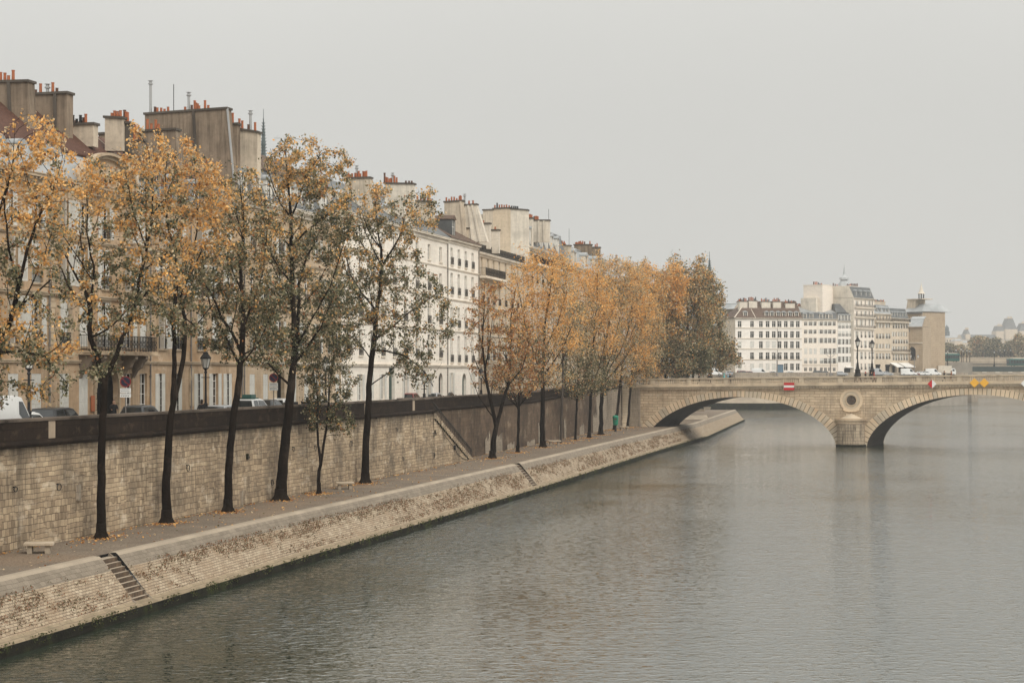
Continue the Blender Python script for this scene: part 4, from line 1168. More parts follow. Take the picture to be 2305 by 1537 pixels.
# zinc lower slope and brown tiled roof
b.mansard(HT+.08, 2.0, 1.3, 3.3, M['zinc'], M['tile'])
for px in (12, 62, 112, 140, 318): b.dormer(u(px), HT+.5, .8, 1.15, .45, 1.2, face=M['trim_pale'])
L_ = b.L
b.chimney(u(165), -60, 62, 186, 183, 330, M['flue'], .9, pots(2, 20, 3, .6)+[(29, .85)]+pots(-40, -10, 3, .7), ridges=(.34,), flare=.25)
b.chimney(u(245), 66, 150, 213, 209, 330, M['flue'], .9, [(72,.85),(80,.35,'d'),(91,.8),(107,.7,'f'),(118,.85),(128,.4,'d')], ridges=(.3,))
b.chimney(u(275), 153, 210, 281, 279, 330, M['flue_pale'], .7, [(165,.7,'s'),(173,.4,'s'),(180,.7,'s'),(187,.5,'d'),(194,.75,'o')])
b.chimney(b.L-1.5, 236, 276, 264, 266, 340, M['flue_pale'], .7, pots(252, 272, 4, .45))
b.chimney(b.L-1.2, 276, 291, 277, 277, 345, M['cap'], .6, [(284,.85),(280,1.0,'d'),(287,.8)])
b.chimney(u(425), 222, 394, 302, 291, 430, M['flue'], .9, [(296,.6),(304,.6)]+[(331,1.0),(340,.6),(350,.9),(358,.5)], ridges=(.2,.45,.75), flare=.4)
b.chimney(b.L-.3, 291, 318, 320, 316, 400, M['flue'], .6, [(298,.5),(303,.8),(307,.5)])
# ============ A2
b = seg_building('town_house', 'honey stone house with white open shutters beside the mansion, under a huge grey chimney wall', 338, 545, 11, M['f_hotel']); u = b.u_at
ccol = [365, 403, 451, 484, 516]
for i, c in enumerate(ccol):
    uc = u(c); s_ = i >= 2
    b.window(uc, .75, 1.1, 2.75, 'half' if i != 3 else 'open', bars=4)
    b.window(uc, 5.2, 1.1, 2.6, ['ajar', 'open', 'closed', 'closed', 'closed'][i], rail=True, fancy=True, bars=4, surround=True)
    b.window(uc, 8.95, 1.1, 2.45, ['open', 'ajar', 'open', 'half', 'open'][i], rail=True)
    b.window(uc, 12.2, 1.05, 2.05, ['ajar', 'open', 'ajar', 'open', 'closed'][i])
b.walls(HT, gable=HT+4.5)
b.band(4.15, .2, .13); b.band(8.25, .2, .14); b.band(11.75, .16, .12); b.band(.0, .45, .06, name='plinth'); b.cornice(HT, out=.45, h=.55)
mb = MB(); uu = u(430); mb.box(uu-.36, uu+.36, -.07, -.002, 1.2, 3.9); mb.prism([(uu+.28*math.cos(t), 3.2+.28*math.sin(t)) for t in np.linspace(0, 2*math.pi, 13)[:-1]], 'y', -.12, -.07); mb.build('stone_niche', M['trim'], b.e, fixn=True)
for px in (365, 400, 450, 484, 516): b.dormer(u(px), HT+.5, .85, 1.2, .35, 1.2)
b.mansard(HT+.08, 2.2, 1.2, 2.4, M['slate'], M['tile']); b.downpipe(b.L-.15, .1, 15); b.downpipe(u(428), .1, 15)
b.chimney(b.L-.9, 326, 510, 257, 244, 410, M['flue'], .9, [(339,2.6,'f'),(348,.6,'d')]+pots(355, 378, 4, .45)+[(391,2.2,'a')]+[(416,.4),(425,1.5,'f'),(432,.5,'d')]+[(438,.9),(441,.7),(445,.6),(449,.4),(461,.85),(468,.4)], ridges=(.4,), flare=.55)
mb = MB(); d0 = b.d_at(510, b.L-.9); mb.tube([(b.L-.9, d0-.05, b.z_at(244, b.L-.9, d0)), (b.L-.9, d0-.6, b.z_at(410, b.L-.9, d0))], .09, 5); mb.build('lead_flashing', M['steel'], b.e)
# ============ B2
b = seg_building('town_house', 'beige stone house with dormered slate roof behind the tall middle trees', 545, 768, 12, M['f_beige']); u = b.u_at
HT = b.z_at(449, u(560))
for i, c in enumerate([568, 598, 632, 662, 690, 716, 742, 760]):
    uc = u(c)
    if c != 632: b.window(uc, .85, 1.1, 2.6, ['closed', 'closed', None, 'half', 'closed', 'open', None, 'closed'][i])
    b.window(uc, 5.2, 1.1, 2.5, ['ajar', None, 'open', 'ajar', None, 'open', 'closed', None][i], rail=True, surround=True)
    b.window(uc, 9.3, 1.05, 2.3, [None, 'open', None, 'open', None, 'ajar', None, 'open'][i], rail=True)
    b.window(uc, 13.1, 1.05, 2.1, [None, None, 'open', None, None, 'open', None, None][i], rail=(i % 2 == 0))
b.door(u(632), 1.7, 3.6, M['dark'], arch=0, z=.12)
b.walls(HT, gable=HT+6); b.band(4.2, .22, .16, M['trim_pale']); b.band(8.5, .2, .14); b.band(12.4, .16, .12); b.band(0, .5, .07, name='plinth'); b.cornice(HT, M['trim_pale'], out=.5, h=.55)
b.mansard(HT+.08, 2.9, 1.3, 2.6, M['slate'], M['tile2'])
for i, px in enumerate((556, 586, 612, 634, 655, 680, 705, 735)): b.dormer(u(px), HT+.45, .95, 1.5, .2, 1.6, face=M['frame'])
b.downpipe(.3, .1, HT-.3)
b.chimney(.2, 515, 533, 281, 279, 400, M['flue'], .7, [(518,.5,'d'),(524,1.)]); b.chimney(1.2, 533, 579, 290, 298, 400, M['flue_pale'], .8, [(538,.9),(546,.75),(560,.5,'d'),(564,1.6,'f'),(575,.8)])
b.chimney(b.L-1.4, 700, 742, 424, 424, 470, M['flue_pale'], .7, [(712,.5),(726,.5),(736,.5)])
# ============ B3
b = seg_building('town_house', 'long cream plastered house with tall narrow dark green door', 768, 1007, 12, M['f_white'], trim=M['trim_pale']); u = b.u_at
HT = b.z_at(538, b.L-.1)
for i, c in enumerate([785, 812, 838, 862, 888, 913, 939, 966, 992]):
    uc = u(c)
    if c not in (888, 992): b.window(uc, 1.0, 1.05, 2.4, 'open' if i % 2 else 'closed')
    b.window(uc, 5.1, 1.05, 2.4, None, rail=True); b.window(uc, 8.6, 1.05, 2.2, None, rail=True)
    b.window(uc, 12., 1.0, 2.0, None, rail=True); b.window(uc, 15.2, 1.0, 1.6, None, rail=False)
b.door(u(882), 1.9, 3.9, M['door_green'], arch=0, z=.12); b.door(u(992), 1.6, 3.4, M['dark'], arch=1., z=.12)
b.walls(HT, gable=HT+4); b.band(4.15, .22, .16); b.band(8.0, .14, .08); b.band(11.5, .14, .08); b.band(14.7, .12, .07); b.band(0, .5, .05, name='plinth'); b.cornice(HT, out=.4, h=.5, modill=False)
b.gable_roof(HT+.08, HT+4.2, M['slate'])
for px in (800, 842, 872, 905, 935, 965): b.dormer(u(px), HT+.6, .9, 1.3, 1.0, 1.5, arch=False, face=M['flue_white'])
b.downpipe(b.L-.1, .1, HT-.3)
b.chimney(u(842), 778, 832, 402, 400, 520, M['flue_pale'], .8, pots(780, 826, 11, .6, jit=1.5)+[(803,1.2,'f')]); b.chimney(u(925), 866, 930, 413, 414, 530, M['flue_white'], .8, pots(868, 892, 7, .7, jit=1)+[(866,1.2,'d'),(884,1.1,'f'),(914,.3,'d'),(921,.3,'d'),(927,.3,'d')])
b.chimney(b.L-.9, 936, 975, 452, 455, 530, M['flue_pale'], .8, pots(940, 970, 5, .5))
# ============ B4
b = seg_building('town_house', 'white plastered house with four window bays, black dormer and arched green door', 1007, 1077, 12, M['f_white2'], trim=M['trim_pale']); u = b.u_at
HT = b.z_at(555, b.L-.1)
for i, c in enumerate([1017, 1033, 1048.5, 1064]):
    uc = u(c)
    if i in (0, 3): b.window(uc, 1.0, .95, 2.5, 'open', bars=3)
    b.window(uc, 4.6, .98, 2.9, None, rail=True); b.window(uc, 8.35, .98, 2.2, None, rail=True); b.window(uc, 11.9, .98, 2.35, None, rail=True); b.window(uc, 15.1, .95, 1.85, None, rail=True)
b.door(u(1045), 1.75, 3.3, M['door_green'], arch=1., z=.12)
b.walls(HT, gable=HT+3.6); b.band(4.1, .22, .16); b.band(7.9, .14, .1); b.band(11.3, .14, .1); b.band(14.6, .14, .1); b.cornice(HT, out=.35, h=.4, modill=False)
b.gable_roof(HT+.08, HT+3.3, M['tile2'], over=.45); b.downpipe(b.L-.05, .1, HT+.1)
# big black-sided dormer
b.dormer(u(1028), HT+.35, 1.2, 1.9, .35, 3.2, arch=False, face=M['slate'], m=M['tile2'])
b.chimney(b.L-.8, 1000, 1041, 455, 452, 540, M['flue_pale'], .8, pots(1005, 1034, 6, .5)+[(1036,.7),(1038,.6)], flare=.5, ridges=(.1,)); b.chimney(b.L-.3, 1042, 1072, 462, 460, 545, M['flue_white'], .8, [(1046,1.3,'f'),(1056,.5),(1065,.5)], flare=1.3, ridges=(.3,.6))
b.chimney(b.L-.35, 1041, 1056, 515, 514, 560, M['flue_pale'], .5, ())
# ============ B5 lower beige house with terrace
b = seg_building('town_house', 'beige house with long iron balcony, between the white house and the big blank gable', 1077, 1188, 12, M['f_tan'], trim=M['trim_pale']); u = b.u_at
HT = b.z_at(572, u(1090))
for i, c in enumerate([1084, 1098, 1111, 1124, 1138, 1152, 1165, 1178]):
    uc = u(c)
    b.window(uc, 1.0, 1.0, 2.5, None); b.window(uc, 4.9, 1.0, 2.3, 'open' if i % 3 else None, rail=True); b.window(uc, 8.2, 1.0, 2.2, None, rail=True); b.window(uc, 11.4, 1.0, 2.3, None, rail=True); b.window(uc, 14.7, 1.0, 2.0, None)
b.walls(HT); b.band(4.2, .2, .14); b.band(7.7, .14, .1); b.band(11, .14, .1); b.cornice(HT, out=.35, h=.4)
b.balcony(.4, b.L*.4, 14.55, .8, .95, False, 0)
mb = MB(); mb.box(0, b.L, .4, b.D, HT+.08, HT+.2); mb.build('terrace', M['zinc'], b.e)
mb = MB(); mb.box(.3, 6.5, 2.2, b.D-.5, HT+.2, HT+2.6); mb.box(7, 10.5, 1.6, b.D-.5, HT+.2, HT+3.4); pen = mb.build('roof_house', M['flue_pale'], b.e)
mb = MB(); mb.box(.1, 6.7, 1.9, b.D-.5, HT+2.6, HT+2.75); mb.box(6.8, 10.7, 1.4, b.D-.4, HT+3.4, HT+3.52); mb.build('roof_house_cover', M['slate'], pen)
mb = MB(); mb.box(.8, 2.2, 2.12, 2.19, HT+.8, HT+2.1); mb.box(3, 4.4, 2.12, 2.19, HT+.8, HT+2.1); mb.build('window', M['glass'], pen)
link('railing', rail_mesh(b.L-.5, .9, .05), pen, (b.L/2, .3, HT+.2))
b.chimney(5., 1078, 1102, 504, 503, 560, M['flue_white'], .7, [(1088,.4)]); b.chimney(8., 1103, 1123, 518, 518, 570, M['flue_white'], .6, [(1115,.4)])
# ============ B6 tall house with blank gable
b = seg_building('town_house', 'tall house with big blank pale gable and row of arched dormers above the orange trees', 1188, 1281, 12, M['f_tan'], trim=M['trim_pale']); u = b.u_at
HT = b.z_at(556, u(1192))
for i, c in enumerate([1197, 1209, 1221, 1233, 1245, 1257, 1269]):
    uc = u(c)
    for z, h in ((1.0, 2.6), (5.0, 2.4), (8.3, 2.3), (11.5, 2.2), (14.7, 2.1), (17.6, 1.6)):
        b.window(uc, z, 1.05, min(h, HT-z-.5), 'open' if (i+int(z)) % 4 == 0 else None, rail=z > 4)
b.walls(HT, gable=None); b.band(4.3, .2, .14); b.band(11.1, .14, .1); b.band(17.2, .14, .1); b.cornice(HT, out=.45, h=.45)
b.balcony(.2, b.L-.2, 17.3, .7, .95, False, 0)
b.mansard(HT+.08, 3.2, 1.3, 1.0, M['slate'], M['zinc'], side_m=M['flue_white'])
for px in (1199, 1211, 1222, 1234, 1246, 1259): b.dormer(u(px), HT+.4, .95, 2.0, .15, 1.7, face=M['frame'])
b.chimney(-.8, 1087, 1110, 473, 472, 640, M['flue_pale'], .9, (), flare=0)
b.chimney(-.75, 1110, 1149, 470, 468, 640, M['f_tan'], .9, [(1114,.5),(1119,.8,'s')]+pots(1124, 1146, 5, .5))
b.chimney(-.7, 1149, 1187, 470, 473, 700, M['flue_white'], .9, [(1152,.4,'s'),(1157,.4,'s'),(1161,.4,'s'),(1165,.4,'s')], flare=.3)
b.chimney(2.8, 1186, 1198, 492, 491, 560, M['flue_white'], .8, pots(1187, 1197, 5, .5)); b.chimney(5.5, 1197, 1236, 496, 496, 545, M['flue_white'], .8, pots(1202, 1211, 4, .5, 'do')+[(1235,1.5,'a')], ridges=(.3,.6))
b.chimney(b.L-.9, 1249, 1272, 548, 552, 585, M['flue_pale'], .8, pots(1252, 1270, 5, .6))
# ============ B7
b = seg_building('town_house', 'last quay house with pale zinc mansard, nearest to the bridge trees', 1286, 1398, 12, M['f_beige'], trim=M['trim_pale']); u = b.u_at
HT = b.z_at(598, .5)
for i, c in enumerate([1294, 1307, 1320, 1333, 1346, 1359, 1372, 1385]):
    uc = u(c)
    for z, h in ((.9, 2.6), (4.8, 2.4), (8.1, 2.3), (11.2, 2.1)):
        b.window(uc, z, 1.1, min(h, HT-z-.5), 'open' if (i+int(z)) % 3 == 0 else None, rail=z > 4)
b.walls(HT); b.band(4.1, .2, .14); b.band(10.8, .14, .1); b.cornice(HT, out=.45, h=.5)
b.mansard(HT+.08, 3.0, 1.6, .8, M['zinc'], M['zinc'])
for px in (1298, 1323, 1345, 1362, 1380): b.dormer(u(px), HT+.4, 1.4, 1.7, .2, 1.9, face=M['trim_pale'])
b.chimney(u(1330), 1292, 1331, 551, 551, 572, M['flue'], .8, pots(1296, 1312, 8, .5)+[(1316,.5,'d'),(1328,.6)]); b.chimney(u(1348), 1332, 1350, 557, 557, 585, M['flue'], .8, [(1340,.5),(1344,.7)])
b.chimney(2., 1255, 1284, 553, 553, 575, M['flue_pale'], .7, pots(1262, 1272, 4, .5)+[(1281,2.5,'a')])
# ------------------------------------------------------------------ the other island, 600 m away
ZC = 10.2
mb = MB()
front = [(px2(1560, 610), 610), (px2(1600, 604), 604), (px2(1655, 590), 590), (px2(1800, 592), 592), (px2(1960, 612), 612), (px2(2080, 640), 640), (px2(2178, 668), 668)]
poly = front+[(px2(2178, 668)+4, 760), (px2(2150, 900), 900), (40, 900), (40, 640)]
mb.prism(poly, 'z', -2, ZC); tag(mb.build('far_island_ground', M['pavement']), kind='structure')
qw = empty('far_quay_wall', (0,0,0), 0, 'grey parapet and quay wall of the far island behind the bridge', 'wall')
mb = MB(); sweep(mb, front, [(-.4, ZC-.1), (-.4, ZC+1.05), (.1, ZC+1.05), (.1, ZC-.1), (.25, ZC-.4), (.3, 3.4)], side=1); mb.build('wall_face', M['wall_mid'], qw, fixn=False)
# low pale landing quay at its foot
lq = [(px2(1565, 600), 600), (px2(1580, 596), 596), (px2(1640, 584), 584), (px2(1720, 582), 582), (px2(1775, 587), 587), (px2(1830, 590), 590), (px2(1990, 606), 606)]
mb = MB(); sweep(mb, lq, [(-12, 3.5), (0, 3.5), (1.5, 2.0), (1.6, 1.9)]); sweep(mb, lq, [(1.6, 1.9), (1.7, -2.1)], [1])
lo = tag(mb.build('far_landing_quay', [M['bank_edge'], M['wet']]), 'pale low landing quay seen through the left arch beyond the river', 'quay')
# benches, stones and a ramp on the island tip beyond the arch
for i, (px, py, w) in enumerate([(1570, 916, 1.6), (1575, 922, 2.0), (1592, 917, 1.4), (1582, 911, 1.1)]):
    p = ground_pt(px, py+4, 2.6); mb = MB(); mb.box(p.x-w/2, p.x+w/2, p.y-.4, p.y+.4, 2.6, 2.9); mb.box(p.x-w/2-.15, p.x+w/2+.15, p.y-.5, p.y+.5, 2.9, 3.1)
    if i == 3: mb.lathe([(.35,0),(.3,.8),(.45,1.0),(.2,1.6),(.0,1.8)], 8, 0, (p.x, p.y, 3.1))
    tag(mb.build('stone_block', M['bank_edge']), ['small pale stone block farthest left under the bridge arch', 'largest pale stone slab under the left arch', 'pale stone slab nearest the water beyond the arch', 'pale upright stone post beyond the arch'][i], 'stone')
p = ground_pt(1540, 945, 2.6); mb = MB(); mb.add([(p.x-3, p.y-1, 2.61), (p.x+5, p.y+6, 2.61), (p.x+5, p.y+9, 3.3), (p.x-3, p.y+2, 3.3), (p.x-3, p.y+2, 2.6), (p.x+5, p.y+9, 2.6)], [(0,1,2,3), (3,2,5,4), (1,5,2), (0,3,4)]); tag(mb.build('stone_ramp', M['bank_edge']), 'low pale stone ramp just beyond the arch', 'ramp')

class FB(Bld):
    def chim_box(s, u0, u1, d0, d1, z0, z1, n=5, m=None, hh=.7):
        mb = MB(); mb.box(u0, u1, d0, d1, z0, z1); o = mb.build('chimney', m or M['flue_white'], s.e)
        mb = MB(); mb.box(u0-.12, u1+.12, d0-.12, d1+.12, z1, z1+.16); mb.build('chimney_coping', M['cap'] if m is None else m, o)
        for i in range(n):
            h = hh*random.uniform(.7, 1.4); k = random.choice(('pot', 'pot', 'pot_dark', 'iron'))
            me = cached(('fpot', round(h,1), k), lambda: (lambda q: (q.lathe([(.2,0),(.17,h*.9),(.22,h)], 6), q.mesh('chimney_pot', M[k]))[1])(MB()))
            link('chimney_pot', me, o, (u0+(u1-u0)*(i+.5)/n, (d0+d1)/2, z1+.1))
        return o
def fbld(name, label, pxa, Ya, pxb, Yb, D, wm, trim=None):
    A = Vector((px2(pxa, Ya), Ya, 0)); B = Vector((px2(pxb, Yb), Yb, 0)); d = B-A
    return FB(name, label, (A.x, A.y, ZC-.02), math.atan2(d.y, d.x), d.length, D, wm, trim=trim or M['trim_pale'], group='houses across the river')
random.seed(5)
def rows_cols(b, rows, cols, w, shut=None, rail=None):
    for j, (ya, yb) in enumerate(rows):
        for i, c in enumerate(cols):
            u = b.u_at(c); z0 = b.z_at(yb, u); z1 = b.z_at(ya, u)
            sh = shut(i, j) if shut else None
            if sh == 'skip': continue
            b.farwin(u, max(z0, .3), w, z1-z0, sh, rail=(rail(i, j) if rail else False))
# F1
b = fbld('far_house', 'white corner house with brown hipped tile roof and nine window bays', 1655, 602, 1805, 606, 16, M['f_far']); u = b.u_at
rows_cols(b, [(722.5, 736), (745.5, 760), (768, 783.5), (793, 809), (818, 833)], [1665, 1693, 1713, 1728, 1742, 1755, 1769, 1783, 1796], 1.25,
          lambda i, j: 'closed' if (j == 2 and i in (0, 1, 3, 4)) or (j == 4 and i < 5) else ('skip' if j == 4 and i == 5 else None), lambda i, j: j == 3)
b.door(u(1757), 2.0, b.z_at(820, 1)-.1, M['door_blue'])
HT = b.z_at(716, 1)
b.walls(HT); 
for y in (739, 762.5, 786, 810): b.band(b.z_at(y, 1), .25, .16)
b.cornice(HT, out=.5, h=.4, modill=False); b.downpipe(u(1750), .1, HT)
L = b.L; rz = 5.6; mb = MB()
mb.add([(-.4,-.4,HT+.1), (L+.2,-.4,HT+.1), (L+.2,16,HT+.1), (-.4,16,HT+.1), (5.6,6,HT+rz), (L+.1,6,HT+rz)], [(0,1,5,4), (0,4,3), (2,3,4,5), (1,2,5)]); mb.build('roof', M['tile2'], b.e)
mb = MB(); mb.tube([(-.4,-.4,HT+.15), (5.6,6,HT+rz+.05)], .14, 4); mb.tube([(u(1700),-.4,HT+.15), (u(1697),3,HT+3.)], .1, 4); mb.build('roof_flashing', M['trim_pale'], b.e)
for px in (1679, 1727, 1739, 1753, 1766, 1780, 1794): 
    b.dormer(u(px), HT+.25, 1.1, 1.6, .3, 2.2, arch=False, face=M['flue_white'], m=M['zinc'])
for (a, c, t) in ((1693, 1712, 676), (1722, 1742, 678), (1748, 1766, 678), (1776, 1797, 681), (1672, 1690, 678)):
    b.chim_box(u(a), u(c), 3.4, 5.2, HT+1.5, b.z_at(t, 1), 6, hh=.9)
# F0 behind, to the left
b = fbld('far_house', 'tan house with dark window bands, half hidden by the big tree at the bridge end', 1612, 618, 1653, 614, 14, M['f_far3']); u = b.u_at
rows_cols(b, [(729, 741), (757, 773), (786, 802), (815, 830)], [1618, 1624, 1631, 1638, 1645], 1.0)
HT = b.z_at(722, 1); b.walls(HT); b.band(b.z_at(744, 1), .6, .5, M['zinc']); b.band(b.z_at(776, 1), .5, .5, M['zinc'])
mb = MB(); mb.box(0, b.L, 1.4, 12, HT, b.z_at(709, 1)); mb.build('attic', M['flue_white'], b.e)
mb = MB(); mb.box(.2, b.L-.2, 3.5, 12, HT+1.9, b.z_at(695, 1)); q = mb.build('attic', M['f_far3'], b.e); b.mansard(b.z_at(696, 1), 1.8, 2.5, .5, M['zinc'], M['zinc'])
b.chim_box(u(1640), u(1648), 5, 6, HT, b.z_at(680, 1), 3)
# F2
b = fbld('far_house', 'cream house with grey zinc roof between the brown-roofed house and the slate-roofed house', 1805, 606, 1885.5, 610, 14, M['f_far2']); u = b.u_at
rows_cols(b, [(724, 733), (742, 751), (760.5, 772), (784, 797), (806, 818), (827, 835)], [1813.5, 1825, 1835, 1849, 1858.5, 1868, 1878], 1.05,
          lambda i, j: 'closed' if j in (3, 4) and i < 4 else ('open' if (j > 2 or i % 2) and j < 5 else None), lambda i, j: j == 4)
HT = b.z_at(718, 1); b.walls(HT); b.band(b.z_at(822, 1), .2, .14); b.cornice(HT, out=.4, h=.35, modill=False); b.mansard(HT+.08, 2.0, .8, 2.0, M['slate'], M['zinc'])
for px in (1812, 1827, 1849, 1862, 1870): b.dormer(u(px), HT+.25, 1.0, 1.3, .1, 1.5, face=M['flue_white'])
b.chim_box(u(1812), u(1838), 6, 7, HT+2, b.z_at(688, 1), 10, hh=.8); b.chim_box(u(1845), u(1873), 5, 6, HT+2, b.z_at(688, 1), 10, hh=.9)
b.chim_box(u(1806), u(1812), 5, 7, HT+2, b.z_at(683, 1), 5)
# F3
b = fbld('far_house', 'narrow white house with tall grey slate double roof', 1886, 610, 1922, 612, 14, M['f_far']); u = b.u_at
rows_cols(b, [(727, 739), (745, 757), (763, 775), (781, 795), (802, 815)], [1890, 1898, 1906.5, 1915], .95, lambda i, j: 'open' if j > 1 else 'closed', lambda i, j: j < 2)
b.hole(u(1911), 3.6, .3, 2.2); mb = MB(); mb.box(u(1911)-1.8, u(1911)+1.8, .2, .3, .3, 2.5); mb.build('shop_window', M['glass'], b.e)
mb = MB(); mb.prism([(-.02, 3.0), (-.9, 2.7), (-.9, 2.6), (-.02, 2.85)], 'x', u(1903), u(1919)); mb.build('awning', M['awning'], b.e, fixn=True)
HT = b.z_at(722.5, 1); b.walls(HT); b.cornice(HT, out=.4, h=.35, modill=False); b.mansard(HT+.08, 2.5, .7, .3, M['slate'], M['slate'], side_m=M['slate'])
for px in (1890, 1897.5, 1905, 1912, 1919): b.dormer(u(px), HT+.25, .75, 1.6, .05, 1.4, face=M['frame'])
mb = MB(); z = HT+2.8; mb.add([(0, 1.2, z), (b.L-.8, 1.2, z), (b.L-.8, 12, z), (0, 12, z), (.5, 3.4, z+2.8), (b.L-2.2, 3.4, z+2.8), (b.L-2.2, 10, z+2.8), (.5, 10, z+2.8)], [(0,1,5,4), (1,2,6,5), (2,3,7,6), (3,0,4,7), (4,5,6,7)])
mb.build('upper_roof', M['slate'], b.e)
# F4 tall one with blank gable and lantern
b = fbld('far_house', 'tallest far house, pinkish blank gable with rooftop lantern spire and balconied front', 1922, 611, 1968, 622, 12, M['f_far2']); u = b.u_at
rows_cols(b, [(677, 687), (700, 710), (719, 733), (746, 760), (767, 783), (792, 808), (818, 832)], [1929, 1939, 1948, 1957, 1964], 1.05, lambda i, j: 'open' if (i+j) % 3 == 0 else None, lambda i, j: j > 2)
HT = b.z_at(671, 1); b.walls(HT, side_mat=M['flue_white'])
for y in (691, 713, 738): b.balcony(.2, b.L-.2, b.z_at(y, 1), .7, .9, False, 0)
b.band(b.z_at(788, 1), .3, .3); b.cornice(HT, out=.5, h=.4, modill=False); b.mansard(HT+.08, 3.6, 1.6, .4, M['slate'], M['zinc'], side_m=M['flue_white'])
for px in (1929, 1940, 1951, 1960): b.dormer(u(px), HT+.4, .9, 1.9, .3, 1.8)
def blk(u0, u1, d0, d1, ytop, n, m=None, zb=0.): b.chim_box(u0, u1, d0, d1, zb, b.z_at(ytop, 1), n, m or M['f_far2'], .8)
du = lambda px: b.u_at(px, 7.)
blk(du(1852), du(1873), 7.1, 14, 642, 6); blk(du(1873.2), du(1895), 7.5, 14, 647, 3); blk(du(1895.2), du(1924.5), 7.0, 14, 642, 7)
mb = MB(); mb.box(du(1846), du(1851.9), 8.5, 14, 0, b.z_at(671, 1)); mb.build('side_wing', M['flue_white'], b.e)
mb = MB()
for (px, y) in ((1878, 655), (1878, 677)): uu = b.u_at(px, 7.4); mb.box(uu-.25, uu+.25, 7.44, 7.498, b.z_at(y, uu)-.3, b.z_at(y, uu)+.3)
mb.build('vent_opening', M['cap'], b.e)
b.chim_box(u(1931), u(1956), 3.5, 4.5, HT+3, b.z_at(643, 1), 8, M['f_far2'], .7)
uc = du(1912.5); zt = b.z_at(641, 1); mb = MB()
mb.lathe([(2.2, 0), (1.9, .9), (1.3, 1.8), (1.1, 2.2)], 8, 0, (uc, 9, zt)); mb.lathe([(1.6, 2.2), (1.6, 2.5), (1.5, 3.0), (1.0, 3.2), (.5, 3.8), (.2, 5.0), (.06, 6.6), (.02, 7.2)], 8, 0, (uc, 9, zt)); mb.build('roof_lantern', M['zinc'], b.e)
# F5a / F5b
b = fbld('far_house', 'cream stone house with long balcony and zinc attic, left of the awninged cafe', 1968, 622, 2006, 630, 12, M['f_far3']); u = b.u_at
rows_cols(b, [(711, 719), (728, 738), (751, 762), (774, 784), (795, 808)], [1974, 1981, 1988, 1996, 2002], 1.0, lambda i, j: 'open' if i % 2 and j else None, lambda i, j: j in (2, 4))
for px in (1976, 1998):
    b.hole(u(px), 2.8, .3, 3.4); mb = MB(); mb.box(u(px)-1.4, u(px)+1.4, .2, .3, .3, 3.7); mb.box(u(px)-1.5, u(px)+1.5, -.1, -.01, 3.1, 3.7); mb.build('shop_window', M['dark'], b.e)
HT = b.z_at(706, 1); b.walls(HT); b.cornice(HT, out=.5, h=.4, modill=False); b.balcony(.2, b.L-.2, b.z_at(723, 1), .8, .9, False, 0); b.band(b.z_at(789, 1), .3, .2)
b.mansard(HT+.08, 2.8, 1.2, .6, M['zinc'], M['zinc']); 
for px in (1975, 1983, 1992, 2000): b.dormer(u(px), HT+.3, .9, 1.5, .2, 1.6)
b.chim_box(u(1962.5), u(1977), 2.6, 3.8, HT, b.z_at(670, 1), 5, M['flue_pale'], .7); b.chim_box(u(1979), u(2018), 4.2, 5.2, HT+1, b.z_at(677, 1), 14, M['flue_pale'], .6)
b = fbld('far_house', 'cream stone house with white cafe awnings beside the stone tower', 2006, 630, 2046, 640, 12, M['f_far3']); u = b.u_at
rows_cols(b, [(728, 739), (747, 757), (764, 773), (779, 789), (797, 811)], [2011, 2017, 2023, 2029, 2035, 2041], .95, lambda i, j: 'open' if (i+j) % 2 else None, lambda i, j: j in (0, 2, 4))
for px in (2012, 2026, 2038):
    b.hole(u(px), 2.2, .3, 3.0); mb = MB(); mb.box(u(px)-1.1, u(px)+1.1, .2, .3, .3, 3.3); mb.build('shop_window', M['dark'], b.e)
HT = b.z_at(716, 1); b.walls(HT); b.cornice(HT, out=.5, h=.4, modill=False); b.balcony(.1, b.L-.1, b.z_at(724, 1), .8, .95, False, 0); b.balcony(.1, b.L-.1, b.z_at(792, 1), .7, .95, False, 0)
b.mansard(HT+.08, 3.2, 1.4, .9, M['slate'], M['zinc'])
for px in (2009, 2015, 2021, 2027, 2033, 2040): b.dormer(u(px), HT+.3, .75, 1.6, .2, 1.6)
for (a, c) in ((2003, 2018), (2022, 2045)):
    mb = MB(); mb.prism([(-.02, 4.3), (-2.6, 3.0), (-2.6, 2.8), (-.02, 4.15)], 'x', u(a), u(c)); mb.build('awning', M['awning'], b.e, fixn=True)
# F6 tower building
b = fbld('far_tower_building', 'brown stone tower building with pointed white lantern on its roof', 2036, 662, 2077, 655, 11, M['f_far4']); u = b.u_at
HT = b.z_at(703, 1)
b.farwin(u(2067), b.z_at(722, 1), .7, 1.6)
for yy in (745, 790, 815): b.farwin(u(2073), b.z_at(yy, 1), 1.2, 2.8)
for yy in (760, 800): b.farwin(u(2070), b.z_at(yy, 1), .6, 1.2)
q_ = MB()
for k in range(int(HT/.62)-1): q_.box(-.05, .9-(.3 if k % 2 else 0), -.14, -.01, .1+k*.62, .1+k*.62+.56); q_.box(b.L-.9+(.3 if k % 2 else 0), b.L+.05, -.14, -.01, .1+k*.62, .1+k*.62+.56)
q_.build('quoin', M['f_far3'], b.e)
b.walls(HT, side_mat=M['f_far4']); b.band(b.z_at(773, 1), .35, .3); b.band(b.z_at(735, 1), .2, .2); b.band(.0, 2.2, .3, M['f_far4'], name='plinth'); b.cornice(HT, M['zinc'], out=1.1, h=.6, modill=False)
b.band(b.z_at(716, 1), .25, .12, u0=u(2048), u1=u(2062))
